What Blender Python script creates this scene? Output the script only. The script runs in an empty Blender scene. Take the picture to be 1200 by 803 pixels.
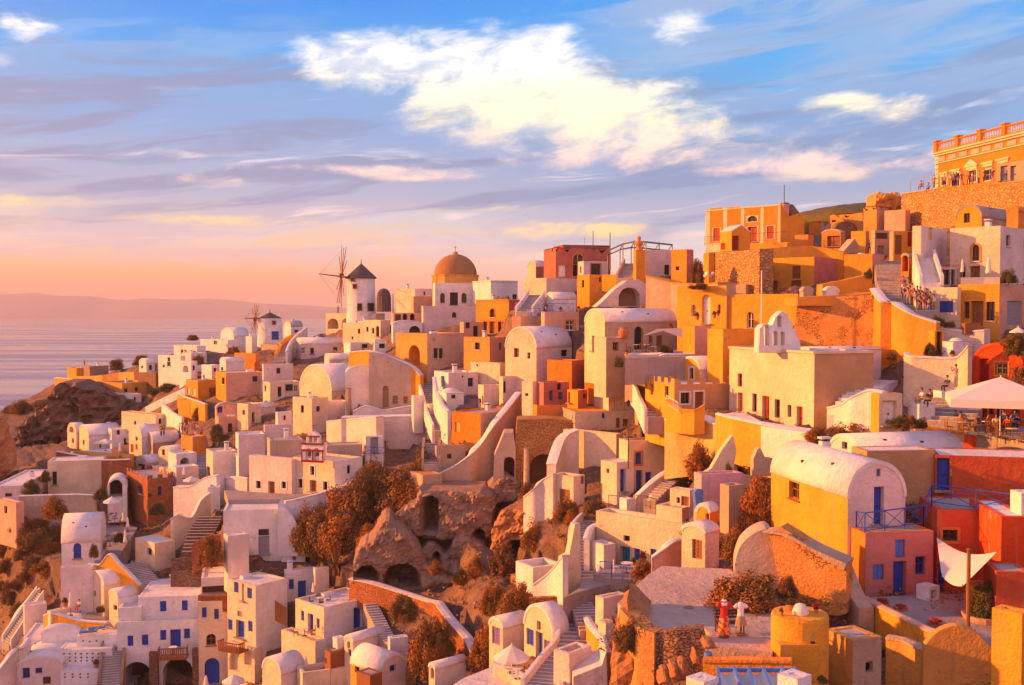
import bpy, bmesh, math, random
import numpy as np
from mathutils import Vector, Matrix
from mathutils.geometry import tessellate_polygon
random.seed(7)
R = math.radians
SC = bpy.context.scene
COL = SC.collection

# ------------------------------------------------------------------ camera
F = 1250.0; PITCH = math.atan(39.5/1250); CAMZ = 100.0
CAM = Vector((0, 0, CAMZ))
cd = bpy.data.cameras.new('camera'); cam = bpy.data.objects.new('camera', cd); COL.objects.link(cam)
cam.location = CAM; cam.rotation_euler = (math.pi/2-PITCH, 0, 0)
cd.sensor_width = 36; cd.lens = 36*F/1200; cd.clip_end = 120000; cd.clip_start = 0.5
SC.camera = cam

# ------------------------------------------------------------------ exposure
SC.view_settings.view_transform = 'Standard'; SC.view_settings.look = 'None'
SC.view_settings.exposure = 1.05; SC.view_settings.gamma = 1.0
SC.cycles.max_bounces = 5; SC.cycles.diffuse_bounces = 3; SC.cycles.glossy_bounces = 2
SC.cycles.volume_bounces = 0; SC.cycles.use_denoising = True
SC.cycles.caustics_reflective = False; SC.cycles.caustics_refractive = False

# ------------------------------------------------------------------ sun
SUN_AZ, SUN_EL = R(-84), R(13)
sd = Vector((math.sin(SUN_AZ)*math.cos(SUN_EL), math.cos(SUN_AZ)*math.cos(SUN_EL), math.sin(SUN_EL)))
sl = bpy.data.lights.new('sun', 'SUN'); so = bpy.data.objects.new('sun', sl); COL.objects.link(so)
sl.energy = 5.0; sl.angle = R(1.0); sl.color = (1.0, 0.33, 0.05)
so.rotation_euler = sd.to_track_quat('Z', 'Y').to_euler(); so.location = (-60, 60, 160)

# ------------------------------------------------------------------ node helper
class NT:
    def __init__(s, tree): s.t = tree; s.n = tree.nodes; s.l = tree.links
    def new(s, typ, **kw):
        n = s.n.new(typ)
        for k, v in kw.items():
            setattr(n, k, v)
        return n
    def link(s, a, b): s.l.new(a, b)
    def put(s, sock, v):
        if hasattr(v, 'is_output') or isinstance(v, bpy.types.NodeSocket): s.l.new(v, sock)
        else: sock.default_value = v
    def math(s, op, a, b=None, c=None, clamp=False):
        n = s.new('ShaderNodeMath', operation=op); n.use_clamp = clamp
        for i, v in enumerate((a, b, c)):
            if v is not None: s.put(n.inputs[i], v)
        return n.outputs[0]
    def mix(s, f, a, b, typ='MIX'):
        n = s.new('ShaderNodeMix', data_type='RGBA', blend_type=typ); n.clamp_factor = True
        s.put(n.inputs[0], f); s.put(n.inputs[6], a if not isinstance(a, tuple) else (*a[:3], 1)); s.put(n.inputs[7], b if not isinstance(b, tuple) else (*b[:3], 1))
        return n.outputs[2]
    def ramp(s, f, stops, interp='LINEAR'):
        n = s.new('ShaderNodeValToRGB'); r = n.color_ramp; r.interpolation = interp
        while len(r.elements) < len(stops): r.elements.new(0.5)
        for e, (p, c) in zip(r.elements, stops):
            e.position = p; e.color = (*c, 1) if isinstance(c, tuple) else (c, c, c, 1)
        s.put(n.inputs[0], f); return n.outputs[0]
    def noise(s, vec, scale, detail=4, rough=0.55, dist=0.0, typ='3D'):
        n = s.new('ShaderNodeTexNoise'); n.noise_dimensions = typ
        n.inputs['Scale'].default_value = scale; n.inputs['Detail'].default_value = detail
        n.inputs['Roughness'].default_value = rough; n.inputs['Distortion'].default_value = dist
        if vec is not None: s.l.new(vec, n.inputs['Vector'])
        return n.outputs[0]
    def smooth(s, v, lo, hi, a=0.0, b=1.0):
        n = s.new('ShaderNodeMapRange'); n.interpolation_type = 'SMOOTHSTEP'
        s.put(n.inputs[0], v); n.inputs[1].default_value = lo; n.inputs[2].default_value = hi
        n.inputs[3].default_value = a; n.inputs[4].default_value = b
        return n.outputs[0]
def lin(r, g, b):
    def f(c):
        c /= 255
        return c/12.92 if c <= .04045 else ((c+.055)/1.055)**2.4
    return (f(r), f(g), f(b))

# ------------------------------------------------------------------ sky
W = bpy.data.worlds.new('World'); SC.world = W; W.use_nodes = True
N = NT(W.node_tree); N.n.clear()
tc = N.new('ShaderNodeTexCoord'); sx = N.new('ShaderNodeSeparateXYZ'); N.link(tc.outputs['Generated'], sx.inputs[0])
el = N.math('ARCSINE', sx.outputs[2]); az = N.math('ARCTAN2', sx.outputs[0], sx.outputs[1])
def pel(y): return math.atan((362-y)/F)
def paz(x): return math.atan((x-600)/F)
EM = 0.62
def stops(lst): return [(max(0.0, (pel(y) if y is not None else 0)/EM), lin(*c)) for y, c in lst]
eln = N.math('DIVIDE', el, EM, clamp=True)
left = N.ramp(eln, stops([(362,(226,136,136)),(345,(250,150,112)),(325,(252,168,120)),(300,(252,196,152)),(255,(226,196,188)),(170,(150,186,214)),(90,(70,166,228)),(0,(20,136,222)),(-90,(72,140,206))]) + [(1.0, lin(120,124,170))])
right = N.ramp(eln, stops([(362,(240,200,190)),(300,(226,214,214)),(255,(170,196,214)),(200,(140,186,220)),(100,(84,170,226)),(0,(70,158,226)),(-90,(80,140,206))]) + [(1.0, lin(120,124,170))])
base = N.mix(N.smooth(az, -0.25, 0.25), left, right)
sky = N.new('ShaderNodeTexSky', sky_type='NISHITA'); sky.sun_disc = False
sky.sun_elevation = SUN_EL; sky.sun_rotation = SUN_AZ; sky.altitude = 100
nish = N.mix(1.0, sky.outputs[0], (0.06, 0.06, 0.06), 'MULTIPLY')
base = N.mix(0.12, base, nish)
base = N.mix(N.math('MULTIPLY', N.smooth(el, pel(310), pel(180)), N.smooth(sx.outputs[1], .3, .7)), base, N.mix(1.0, base, (.72,.98,1.06), 'MULTIPLY'))
# clouds on a flat layer high over the sea: streaks shrink towards the horizon
def vec(x, y, z=0.0):
    n = N.new('ShaderNodeCombineXYZ'); N.put(n.inputs[0], x); N.put(n.inputs[1], y); N.put(n.inputs[2], z); return n.outputs[0]
tilt = N.math('MULTIPLY_ADD', az, -0.10, el)
lay = vec(N.math('MULTIPLY', az, 5.0), N.math('MULTIPLY', tilt, 26.0))
warp = N.noise(lay, 0.9, 3, .5)
lay2 = vec(N.math('MULTIPLY_ADD', warp, 1.6, N.math('MULTIPLY', az, 4.2)), N.math('MULTIPLY_ADD', warp, 2.2, N.math('MULTIPLY', tilt, 24.0)), 3.1)
c1 = N.noise(lay2, 0.85, 9, .56, .4)
lay3 = vec(N.math('MULTIPLY', az, 9.0), N.math('MULTIPLY_ADD', warp, 3.0, N.math('MULTIPLY', tilt, 62.0)), 8.0)
c2 = N.noise(lay3, 1.0, 8, .6, .5)
# where the cloud bank lies: dense between 60 and 300 px above the horizon, thin right at the horizon and at the top
band = N.math('MULTIPLY', N.smooth(el, pel(335), pel(285)), N.math('MAXIMUM', N.smooth(el, pel(10), pel(120), 0.05, 1.0), N.math('MULTIPLY', N.smooth(az, -.02, .16), .7)))
def blob(x, y, rx, ry, warped=0.0):
    dx = N.math('DIVIDE', N.math('SUBTRACT', az, paz(x)), rx/F)
    dy = N.math('DIVIDE', N.math('SUBTRACT', el, pel(y)), ry/F)
    if warped:
        dx = N.math('MULTIPLY_ADD', N.math('SUBTRACT', c2, .5), warped, dx); dy = N.math('MULTIPLY_ADD', N.math('SUBTRACT', c1, .5), warped*1.5, dy)
    d = N.math('ADD', N.math('MULTIPLY', dx, dx), N.math('MULTIPLY', dy, dy))
    return N.math('EXPONENT', N.math('MULTIPLY', d, -1.0))
def add(*a):
    r = a[0]
    for b in a[1:]: r = N.math('ADD', r, b)
    return r
greyb = add(blob(120,130,300,55,1.2), blob(330,150,260,50,1.2), blob(200,215,330,30,1.0), blob(540,210,330,50,1.2), blob(240,300,280,14,.8), blob(760,215,300,36,1.), blob(960,170,220,36,1.2), blob(1040,215,180,30,1.), blob(960,40,230,42,1.2), blob(700,70,170,40,1.2), blob(1180,130,120,40,1.))
cov = N.math('MULTIPLY_ADD', greyb, 0.34, N.math('MULTIPLY', c1, 1.0))
m1 = N.math('MULTIPLY', N.smooth(N.math('MULTIPLY_ADD', c2, .8, N.math('MULTIPLY_ADD', c1, .5, cov)), 1.12, 1.46), band)
m2 = N.math('MULTIPLY', N.smooth(c2, .44, .64), N.math('MULTIPLY', band, .7))
greyl = N.ramp(eln, stops([(362,(226,150,150)),(330,(226,158,150)),(290,(210,184,186)),(230,(162,170,194)),(150,(124,160,206)),(60,(104,160,212)),(-60,(150,165,200))]))
greyr = N.ramp(eln, stops([(362,(214,180,184)),(290,(184,190,204)),(230,(142,162,192)),(150,(116,158,204)),(60,(140,172,208)),(-60,(150,160,190))]))
grey = N.mix(N.smooth(az, -0.2, 0.2), greyl, greyr)
base = N.mix(m2, base, N.mix(.4, grey, lin(206,220,240)))
base = N.mix(m1, base, grey)
darkn = N.noise(vec(N.math('MULTIPLY', az, 4.6), N.math('MULTIPLY_ADD', warp, 1.6, N.math('MULTIPLY', tilt, 44.0)), 9.4), 1.0, 8, .55, .5)
darkm = N.math('MULTIPLY', N.smooth(darkn, .47, .60), N.math('MULTIPLY', N.smooth(el, pel(310), pel(240)), N.smooth(el, pel(20), pel(110))))
base = N.mix(N.math('MULTIPLY', darkm, .72), base, N.mix(N.smooth(az, -.2, .25), lin(128,140,174), lin(108,142,182)))
streak = N.math('MULTIPLY', N.smooth(N.noise(vec(N.math('MULTIPLY', az, 7.0), N.math('MULTIPLY_ADD', warp, 2.0, N.math('MULTIPLY', tilt, 70.0)), 2.2), 1.0, 7, .58, .6), .56, .72), N.math('MULTIPLY', N.smooth(el, pel(340), pel(270)), N.smooth(el, pel(40), pel(200))))
base = N.mix(N.math('MULTIPLY', streak, .7), base, N.ramp(eln, stops([(362,(255,190,150)),(290,(255,214,196)),(220,(240,216,218)),(100,(190,214,236))])))
# sun-touched cloud: broad places where it lies, broken up by puffy noise
puffv = vec(N.math('MULTIPLY', az, 17.0), N.math('MULTIPLY_ADD', warp, 1.2, N.math('MULTIPLY', tilt, 40.0)), 1.7)
c3 = N.noise(puffv, 1.0, 10, .62, .35)
c4 = N.noise(vec(N.math('MULTIPLY', az, 6.0), N.math('MULTIPLY', tilt, 22.0), 5.5), 1.0, 6, .6, .8)
nz3 = N.math('ADD', N.math('MULTIPLY_ADD', c3, 1.5, -.75), N.math('MULTIPLY_ADD', c4, 1.9, -.95))
def sc_(b_, k): return N.math('MULTIPLY', b_, k)
lit = add(sc_(blob(640,128,170,42), .86), sc_(blob(780,150,130,30), .55), sc_(blob(520,72,150,34), .8), sc_(blob(640,45,90,26), .62), sc_(blob(400,80,70,20), .6), sc_(blob(30,64,38,18), .85), sc_(blob(5,100,30,10), .7), sc_(blob(1045,146,62,22), .9), sc_(blob(985,128,40,10), .6), sc_(blob(790,38,40,24), .8), sc_(blob(1000,205,190,16), .75), sc_(blob(800,188,220,16), .65), sc_(blob(40,247,60,8), .95), sc_(blob(205,188,30,5), .9), sc_(blob(230,218,110,9), .6), sc_(blob(470,206,90,8), .75), sc_(blob(340,200,90,6), .5), sc_(blob(290,262,150,7), .55), sc_(blob(560,245,150,9), .5), sc_(blob(680,270,120,12), .6), sc_(blob(110,345,1,1), 0.0))
litm = N.smooth(N.math('ADD', lit, N.math('MULTIPLY', nz3, N.math('MULTIPLY', lit, 2.6, clamp=True))), .26, .98)
litc = N.ramp(eln, stops([(362,(255,206,150)),(250,(255,218,150)),(200,(246,212,204)),(140,(255,240,204)),(70,(252,248,242)),(0,(220,225,235))]))
litc = N.mix(N.smooth(c3, .40, .60, .85, 0.0), litc, N.mix(.6, litc, grey))
base = N.mix(N.math('MULTIPLY', litm, .95), base, litc)
core = N.math('MULTIPLY', N.math('MULTIPLY', add(blob(640,122,90,24), sc_(blob(700,128,60,14), .6)), N.smooth(c3, .3, .55, .35, 1.0)), .9)
base = N.mix(core, base, lin(255,248,208))
# the parts of the sky behind the viewer: rosy fill, added and brightened for the shaded walls; and the glow round the sun itself
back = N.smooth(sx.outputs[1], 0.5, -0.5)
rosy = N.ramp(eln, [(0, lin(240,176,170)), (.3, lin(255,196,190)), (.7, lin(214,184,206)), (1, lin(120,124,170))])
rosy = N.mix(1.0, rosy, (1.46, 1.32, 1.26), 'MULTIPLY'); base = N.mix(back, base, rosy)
glow = N.math('MULTIPLY', N.math('EXPONENT', N.math('MULTIPLY', N.math('ADD', N.math('POWER', N.math('SUBTRACT', az, SUN_AZ), 2.0), N.math('MULTIPLY', N.math('POWER', N.math('SUBTRACT', el, SUN_EL), 2.0), 4.0)), -2.6)), .7)
base = N.mix(glow, base, (1.7, .70, .24))
below = N.smooth(el, -0.002, -0.05)
base = N.mix(below, base, lin(150,112,110))
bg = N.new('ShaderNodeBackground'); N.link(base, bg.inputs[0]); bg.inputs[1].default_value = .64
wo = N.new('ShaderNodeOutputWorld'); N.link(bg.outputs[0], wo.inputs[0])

# ------------------------------------------------------------------ pixel <-> world
CP, SP = math.cos(PITCH), math.sin(PITCH)
def ray(x, y):
    a = (x-600)/F; b = (401.5-y)/F
    return Vector((a, CP + b*SP, -SP + b*CP))
def P(x, y, D):
    r = ray(x, y); return CAM + r*(D/r.y)
def proj(p):
    q = Vector(p)-CAM; zc = q.y*CP - q.z*SP; yc = q.y*SP + q.z*CP
    return (600+F*q.x/zc, 401.5-F*yc/zc)
CTRL = [(-150,480,300),(0,480,285),(60,460,290),(100,445,270),(150,470,235),(150,505,215),(60,520,220),(110,572,180),(0,600,180),(-150,600,190),(80,640,142),(-150,700,160),(0,720,142),(60,690,136),(120,700,127),(190,790,112),(0,800,120),(-150,900,112),(60,790,114),(300,790,106),(400,790,99),
 (200,700,119),(300,700,114),(400,700,108),(500,790,87),(500,700,93),(600,700,80),(600,790,70),(680,690,73),(640,740,73),(680,800,62),(760,690,60),(850,745,44.5),(760,800,46),(850,800,40),(950,790,41),(1050,790,45),(1190,790,41),(1060,705,54),(1200,700,50),(1350,900,36),(600,950,50),(300,950,80),
 (870,680,57),(993,690,57.5),(1100,560,64),(1180,480,66),(1120,440,74),(900,495,84),(950,505,83),(850,480,92),(1070,365,86),(1100,385,85),(1150,385,93),(1140,330,105),(1045,300,118),(1019,292,150),(1000,400,96),(1040,390,92),(960,390,98),(1000,250,160),(1150,215,138),(1080,225,148),(1200,215,130),(1350,250,115),(1350,500,60),
 (780,300,145),(880,285,158),(900,345,138),(870,380,115),(950,350,122),(830,372,113),(760,390,118),(760,415,108),(640,395,128),(690,325,158),(740,345,140),(640,345,150),(500,432,150),(500,390,178),(533,345,205),(423,370,222),(430,395,200),(400,415,192),(340,420,215),(316,402,258),(240,430,228),(200,400,268),(260,450,200),
 (330,460,180),(440,480,150),(300,500,165),(230,505,178),(560,450,135),(560,500,118),(620,470,122),(700,480,107),(720,440,108),(800,470,100),(830,500,90),(760,510,98),(720,575,93),(690,600,92),(720,660,82),(690,660,79),(830,650,66),(820,690,54),(600,560,110),(640,590,98),(520,545,118),(450,560,125),(430,600,118),(370,580,128),(300,640,118),(250,560,150),(200,600,145),(250,660,122),(450,660,105),(560,640,97),(560,720,86),(470,740,94),(560,600,104),(880,600,66),(850,560,76),(520,340,206),(600,330,190)]
_c = np.array(CTRL, float); _xy = _c[:, :2]/100.0; _v = np.log(_c[:, 2])
def _phi(a, b): return np.sqrt(((a[:, None]-b[None])**2).sum(-1)+0.02)
_A = np.block([[_phi(_xy, _xy)+np.eye(len(_xy))*-0.08, np.ones((len(_xy), 1)), _xy], [np.ones((1, len(_xy))), np.zeros((1, 3))], [_xy.T, np.zeros((2, 3))]])
_w = np.linalg.solve(_A, np.concatenate([_v, np.zeros(3)]))
def fieldA(xs, ys):
    q = np.stack([np.ravel(xs), np.ravel(ys)], 1)/100.0
    return np.exp(_phi(q, _xy) @ _w[:len(_xy)] + _w[len(_xy)] + q @ _w[len(_xy)+1:])
def field(x, y): return float(fieldA([x], [y])[0])
TX = TY = 0.0; TS = 4.4625
def T(x, y, s=4.4625):
    global TX, TY, TS
    TX, TY, TS = x, y, s
def ax(x): return TX + x/TS
def ay(y): return TY + y/TS

# ------------------------------------------------------------------ materials
M = {}
def mat(name):
    m = bpy.data.materials.new(name); m.use_nodes = True
    t = NT(m.node_tree); b = t.n['Principled BSDF']; b.inputs['Specular IOR Level'].default_value = 0.25
    M[name] = m; return m, t, b
def coords(t):
    tc = t.new('ShaderNodeTexCoord'); oi = t.new('ShaderNodeObjectInfo')
    a = t.new('ShaderNodeVectorMath', operation='ADD'); t.link(tc.outputs['Object'], a.inputs[0])
    sc = t.new('ShaderNodeVectorMath', operation='SCALE'); sc.inputs[0].default_value = (37, 91, 53); t.link(oi.outputs['Random'], sc.inputs['Scale']); t.link(sc.outputs[0], a.inputs[1])
    return a.outputs[0], oi.outputs['Random']
def scaled(t, v, s):
    n = t.new('ShaderNodeVectorMath', operation='MULTIPLY'); t.link(v, n.inputs[0]); n.inputs[1].default_value = s; return n.outputs[0]
def bump(t, b, h, dist, strength=1.0):
    n = t.new('ShaderNodeBump'); n.inputs['Distance'].default_value = dist; n.inputs['Strength'].default_value = strength
    t.link(h, n.inputs['Height']); t.link(n.outputs[0], b.inputs['Normal'])
def mul(c, k): return tuple(min(1, x*k) for x in c)
def plaster(name, c, stain=(.36,.27,.2), amount=.35, rough=.9):
    m, t, b = mat(name); v, rnd = coords(t)
    big = t.noise(v, .35, 5, .6); mid = t.noise(v, 1.9, 5, .62); fine = t.noise(v, 9, 4, .6)
    streak = t.noise(scaled(t, v, (2.6, 2.6, .22)), 1.0, 5, .6)
    col = t.mix(t.smooth(big, .3, .7), mul(c, .80), mul(c, 1.06))
    col = t.mix(t.smooth(mid, .52, .75, 0, .5), col, mul(c, .68))
    col = t.mix(t.math('MULTIPLY', t.smooth(streak, .54, .78), amount), col, t.mix(.45, stain, c))
    col = t.mix(t.math('MULTIPLY', t.smooth(t.math('ADD', mid, big), 1.14, 1.36), amount*1.3), col, t.mix(.35, stain, c))
    col = t.mix(t.math('MULTIPLY_ADD', rnd, .14, 0.0), col, mul(c, .75))
    t.link(col, b.inputs['Base Color']); b.inputs['Roughness'].default_value = rough
    bump(t, b, t.math('ADD', t.math('MULTIPLY', mid, 1.4), t.math('MULTIPLY', fine, .5)), .09)
    bv = t.new('ShaderNodeBevel'); bv.samples = 3; bv.inputs['Radius'].default_value = .09; t.link(bv.outputs[0], [q for q in t.n if q.type == 'BUMP'][0].inputs['Normal'])
    return m
PL = dict(white=(.80,.765,.73), pinkwhite=(.76,.63,.57), cream=(.78,.62,.42), yellow=(.84,.37,.035), ochre=(.76,.32,.035), orange=(.74,.26,.045), brightorange=(.82,.24,.02),  # cream and yellow also put sunlight into the colour of white walls
          red=(.64,.11,.035), brightred=(.80,.085,.015), terracotta=(.46,.15,.10), rose=(.62,.22,.18), beige=(.52,.37,.25), brown=(.36,.23,.14), grey=(.34,.31,.29), pink=(.76,.42,.44), paleyellow=(.80,.50,.17), salmon=(.72,.40,.27), tan=(.58,.33,.15), roofgrey=(.46,.41,.38))
for k, c in PL.items():
    plaster(k, c, amount=.48 if k in ('white', 'pinkwhite', 'cream') else .95)
plaster('domebrown', (.40,.20,.075), (.2,.1,.05), .8); plaster('oldwall', (.58,.44,.32), (.2,.13,.09), 1.0); plaster('oldochre', (.70,.34,.08), (.28,.16,.08), 1.0)
plaster('sand', (.58,.42,.32), (.3,.2,.14), 1.0); plaster('paving', (.40,.33,.29), (.2,.16,.13), .8); plaster('roofwhite', (.78,.73,.70), (.42,.33,.28), .55)
def rubble(name, c1, c2, gap, scale=2.2, amount=.5, cover=.42):
    m, t, b = mat(name); v, rnd = coords(t)
    w = t.new('ShaderNodeVectorMath', operation='MULTIPLY_ADD'); nz = t.new('ShaderNodeTexNoise'); nz.inputs['Scale'].default_value = 3; t.link(v, nz.inputs['Vector'])
    t.link(nz.outputs['Color'], w.inputs[0]); w.inputs[1].default_value = (.35,.35,.35); t.link(v, w.inputs[2])
    ve = scaled(t, w.outputs[0], (1, 1, 1.5))
    vo = t.new('ShaderNodeTexVoronoi', feature='DISTANCE_TO_EDGE'); vo.inputs['Scale'].default_value = scale*1.9; t.link(ve, vo.inputs['Vector'])
    vc = t.new('ShaderNodeTexVoronoi'); vc.inputs['Scale'].default_value = scale*1.9; t.link(ve, vc.inputs['Vector'])
    sp = t.new('ShaderNodeSeparateColor'); t.link(vc.outputs['Color'], sp.inputs[0])
    col = t.mix(sp.outputs[0], c1, c2); big = t.noise(v, .5, 5, .6)
    col = t.mix(t.smooth(big, .5, .7, 0, amount), col, mul(c2, 1.3))
    e = t.smooth(vo.outputs['Distance'], .0, .13, .35, 1.0)
    e = t.math('MAXIMUM', e, t.smooth(t.noise(v, .8, 5, .6), 1-cover, 1.12-cover, 0, .9)); col = t.mix(e, gap, col); fine = t.noise(v, 8, 4, .6)
    t.link(t.mix(t.smooth(fine, .35, .75, 0, .4), col, mul(c1, .5)), b.inputs['Base Color']); b.inputs['Roughness'].default_value = .95
    bump(t, b, t.math('ADD', e, t.math('MULTIPLY', fine, .5)), .12)
rubble('rubble', (.55,.27,.09), (.68,.38,.15), (.16,.075,.035)); rubble('bigrubble', (.55,.27,.09), (.68,.38,.15), (.08,.035,.015), 1.0); rubble('patchwork', (.62,.28,.07), (.70,.34,.10), (.12,.05,.02), 2.0, .8, .62); rubble('darkrubble', (.26,.14,.09), (.40,.24,.15), (.05,.028,.02), 2.6)
rubble('lavastone', (.20,.10,.06), (.46,.24,.12), (.035,.02,.015), 1.9, .8)
rubble('redrubble', (.46,.15,.06), (.58,.25,.10), (.12,.04,.02), 2.8)
def rock(name, c1, c2, c3, s=.35):
    m, t, b = mat(name); v, rnd = coords(t)
    a = t.noise(v, s, 8, .62, .6); f = t.noise(v, s*9, 6, .65); st = t.noise(scaled(t, v, (1, 1, 3.5)), s*1.6, 6, .6)
    col = t.mix(t.smooth(a, .35, .65), c1, c2); col = t.mix(t.smooth(st, .5, .75, 0, .6), col, c3)
    col = t.mix(t.smooth(f, .5, .72, 0, .65), col, mul(c1, .38))
    t.link(col, b.inputs['Base Color']); b.inputs['Roughness'].default_value = .96
    bump(t, b, t.math('ADD', a, t.math('MULTIPLY', f, .35)), .5)
rock('earth', (.15,.09,.06), (.26,.155,.10), (.22,.12,.06)); rock('tuff', (.30,.19,.13), (.44,.29,.19), (.44,.21,.08), .8); rock('redcliff', (.36,.15,.06), (.50,.24,.10), (.30,.12,.05))
def simple(name, c, rough=.6, metal=0, var=.25):
    m, t, b = mat(name); v, rnd = coords(t); n = t.noise(v, 4, 4)
    t.link(t.mix(n, mul(c, 1-var), mul(c, 1+var)), b.inputs['Base Color']); b.inputs['Roughness'].default_value = rough; b.inputs['Metallic'].default_value = metal
    return m
for n_, c_ in dict(blue=(.03,.07,.42), lightblue=(.10,.22,.60), teal=(.03,.20,.30), dark=(.035,.025,.025), wood=(.26,.10,.04), redpaint=(.30,.015,.012), darkwood=(.10,.045,.025), whitepaint=(.75,.70,.66), greypaint=(.30,.30,.32), violet=(.22,.14,.42), orangepaint=(.62,.22,.05), yellowpaint=(.75,.48,.08)).items():
    simple(n_, c_, .5)
simple('metal', (.12,.10,.10), .5, .6); simple('thatch', (.11,.085,.075), .95); simple('canvas', (.76,.66,.55), .85, var=.1); simple('canvasdark', (.40,.34,.27), .9); simple('terracottapot', (.50,.17,.07), .8)
simple('skin', (.42,.23,.15), .6); simple('hair', (.04,.025,.02), .7); simple('bluefabric', (.05,.16,.42), .8); simple('flowers', (.62,.03,.06), .8); simple('cushion', (.6,.2,.1), .8)
CLOTH = {}
for n_, c_ in dict(red=(.55,.04,.03), black=(.03,.03,.035), navy=(.04,.06,.16), white=(.75,.72,.70), blue=(.06,.15,.42), brown=(.24,.13,.08), green=(.10,.16,.08), pinkc=(.60,.25,.25), khaki=(.38,.28,.16), greyc=(.25,.25,.27), orangec=(.6,.25,.06)).items():
    CLOTH[n_] = simple('cloth_'+n_, c_, .9)
m, t, b = mat('glass'); b.inputs['Base Color'].default_value = (.03,.03,.04,1); b.inputs['Roughness'].default_value = .12; b.inputs['Specular IOR Level'].default_value = .6
m, t, b = mat('pool'); b.inputs['Base Color'].default_value = (.05,.30,.30,1); b.inputs['Roughness'].default_value = .08
def leafmat(name, c1, c2, c3):
    m, t, b = mat(name); g = t.new('ShaderNodeNewGeometry'); v, rnd = coords(t)
    n = t.noise(v, .9, 4, .6); col = t.mix(g.outputs['Random Per Island'], c1, c2); col = t.mix(t.smooth(n, .45, .65), col, c3)
    t.link(col, b.inputs['Base Color']); b.inputs['Roughness'].default_value = .8
    if 'Subsurface Weight' in b.inputs: b.inputs['Transmission Weight'].default_value = 0
leafmat('leafred', (.55,.04,.03), (.30,.10,.03), (.60,.06,.05)); leafmat('leafrust', (.32,.135,.03), (.19,.11,.03), (.43,.15,.03)); leafmat('leafgreen', (.07,.085,.02), (.13,.11,.03), (.16,.09,.025)); leafmat('leafolive', (.15,.095,.03), (.22,.12,.035), (.25,.10,.03))
m, t, b = mat('sea'); tc_ = t.new('ShaderNodeTexCoord'); v = tc_.outputs['Object']
b.inputs['Base Color'].default_value = (.20,.16,.19,1); b.inputs['Roughness'].default_value = .22; b.inputs['Specular IOR Level'].default_value = .6; b.inputs['IOR'].default_value = 1.33
rg = t.noise(scaled(t, v, (.0009, .006, 1)), 1, 6, .6, .6); t.link(t.smooth(rg, .38, .62, .10, .38), b.inputs['Roughness']); t.link(t.mix(t.smooth(rg, .35, .65), (.18,.145,.17), (.25,.20,.21)), b.inputs['Base Color']); wv = t.noise(scaled(t, v, (.006, .02, 1)), 1, 6, .6, .4); wv2 = t.noise(scaled(t, v, (.06, .13, 1)), 1, 6, .65)
bump(t, b, t.math('ADD', t.math('MULTIPLY', wv, 3.0), wv2), 3.0, .09)
m, t, b = mat('farland'); b.inputs['Base Color'].default_value = (.16,.14,.15,1); b.inputs['Roughness'].default_value = 1

# ------------------------------------------------------------------ object helpers
def empty(name, loc, label=None, cat=None, group=None):
    o = bpy.data.objects.new(name, None); COL.objects.link(o); o.location = loc; o.empty_display_size = .2
    return tag(o, label, cat, group)
def tag(o, label=None, cat=None, group=None, kind=None):
    if label: o['label'] = label
    if cat: o['category'] = cat
    if group: o['group'] = group
    if kind: o['kind'] = kind
    return o
def emit(bm, name, mats, parent=None, loc=None, smooth=False):
    """links a bmesh (in world coordinates) as ONE mesh object whose own origin is loc, or the parent's"""
    if name in ('wall', 'wall_body', 'belfry', 'house'): bmesh.ops.remove_doubles(bm, verts=bm.verts, dist=.0008)
    bmesh.ops.recalc_face_normals(bm, faces=bm.faces)
    o0 = Vector(loc) if loc is not None else (parent_world(parent) if parent else Vector((0, 0, 0)))
    bmesh.ops.translate(bm, verts=bm.verts, vec=-o0)
    me = bpy.data.meshes.new(name); bm.to_mesh(me); bm.free()
    for mm in (mats if isinstance(mats, (list, tuple)) else [mats]): me.materials.append(M[mm] if isinstance(mm, str) else mm)
    if smooth:
        me.polygons.foreach_set('use_smooth', [True]*len(me.polygons))
    o = bpy.data.objects.new(name, me); COL.objects.link(o)
    if parent: o.parent = parent; o.location = o0-parent_world(parent)
    else: o.location = o0
    return o
def parent_world(o):
    v = Vector((0, 0, 0))
    while o: v = v+o.location; o = o.parent
    return v
def face(bm, pts, mi=0):
    f = bm.faces.new([bm.verts.new(p) for p in pts]); f.material_index = mi; return f
def box(bm, c, u, v, w, su, sv, sw, mi=0):
    """box centred at c with half-axes along unit vectors u, v, w"""
    u, v, w = u*su/2, v*sv/2, w*sw/2; vs = []
    for k in (-1, 1):
        for j in (-1, 1):
            for i in (-1, 1): vs.append(bm.verts.new(c+u*i+v*j+w*k))
    for idx in ((0,2,3,1),(4,5,7,6),(0,1,5,4),(2,6,7,3),(0,4,6,2),(1,3,7,5)):
        bm.faces.new([vs[i] for i in idx]).material_index = mi
X, Y, Z = Vector((1,0,0)), Vector((0,1,0)), Vector((0,0,1))
def abox(bm, c, s, mi=0): box(bm, Vector(c), X, Y, Z, *s, mi=mi)
def tube(bm, a, b, r, r2=None, seg=6, mi=0, cap=True):
    a, b = Vector(a), Vector(b); r2 = r if r2 is None else r2; d = (b-a)
    if d.length < 1e-6: return
    q = d.normalized().to_track_quat('Z', 'Y'); A = []; B = []
    for i in range(seg):
        t_ = 2*math.pi*i/seg; e = q @ Vector((math.cos(t_), math.sin(t_), 0)); A.append(bm.verts.new(a+e*r)); B.append(bm.verts.new(b+e*r2))
    for i in range(seg):
        j = (i+1) % seg; bm.faces.new((A[i], A[j], B[j], B[i])).material_index = mi
    if cap: bm.faces.new(A[::-1]).material_index = mi; bm.faces.new(B).material_index = mi
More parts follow.
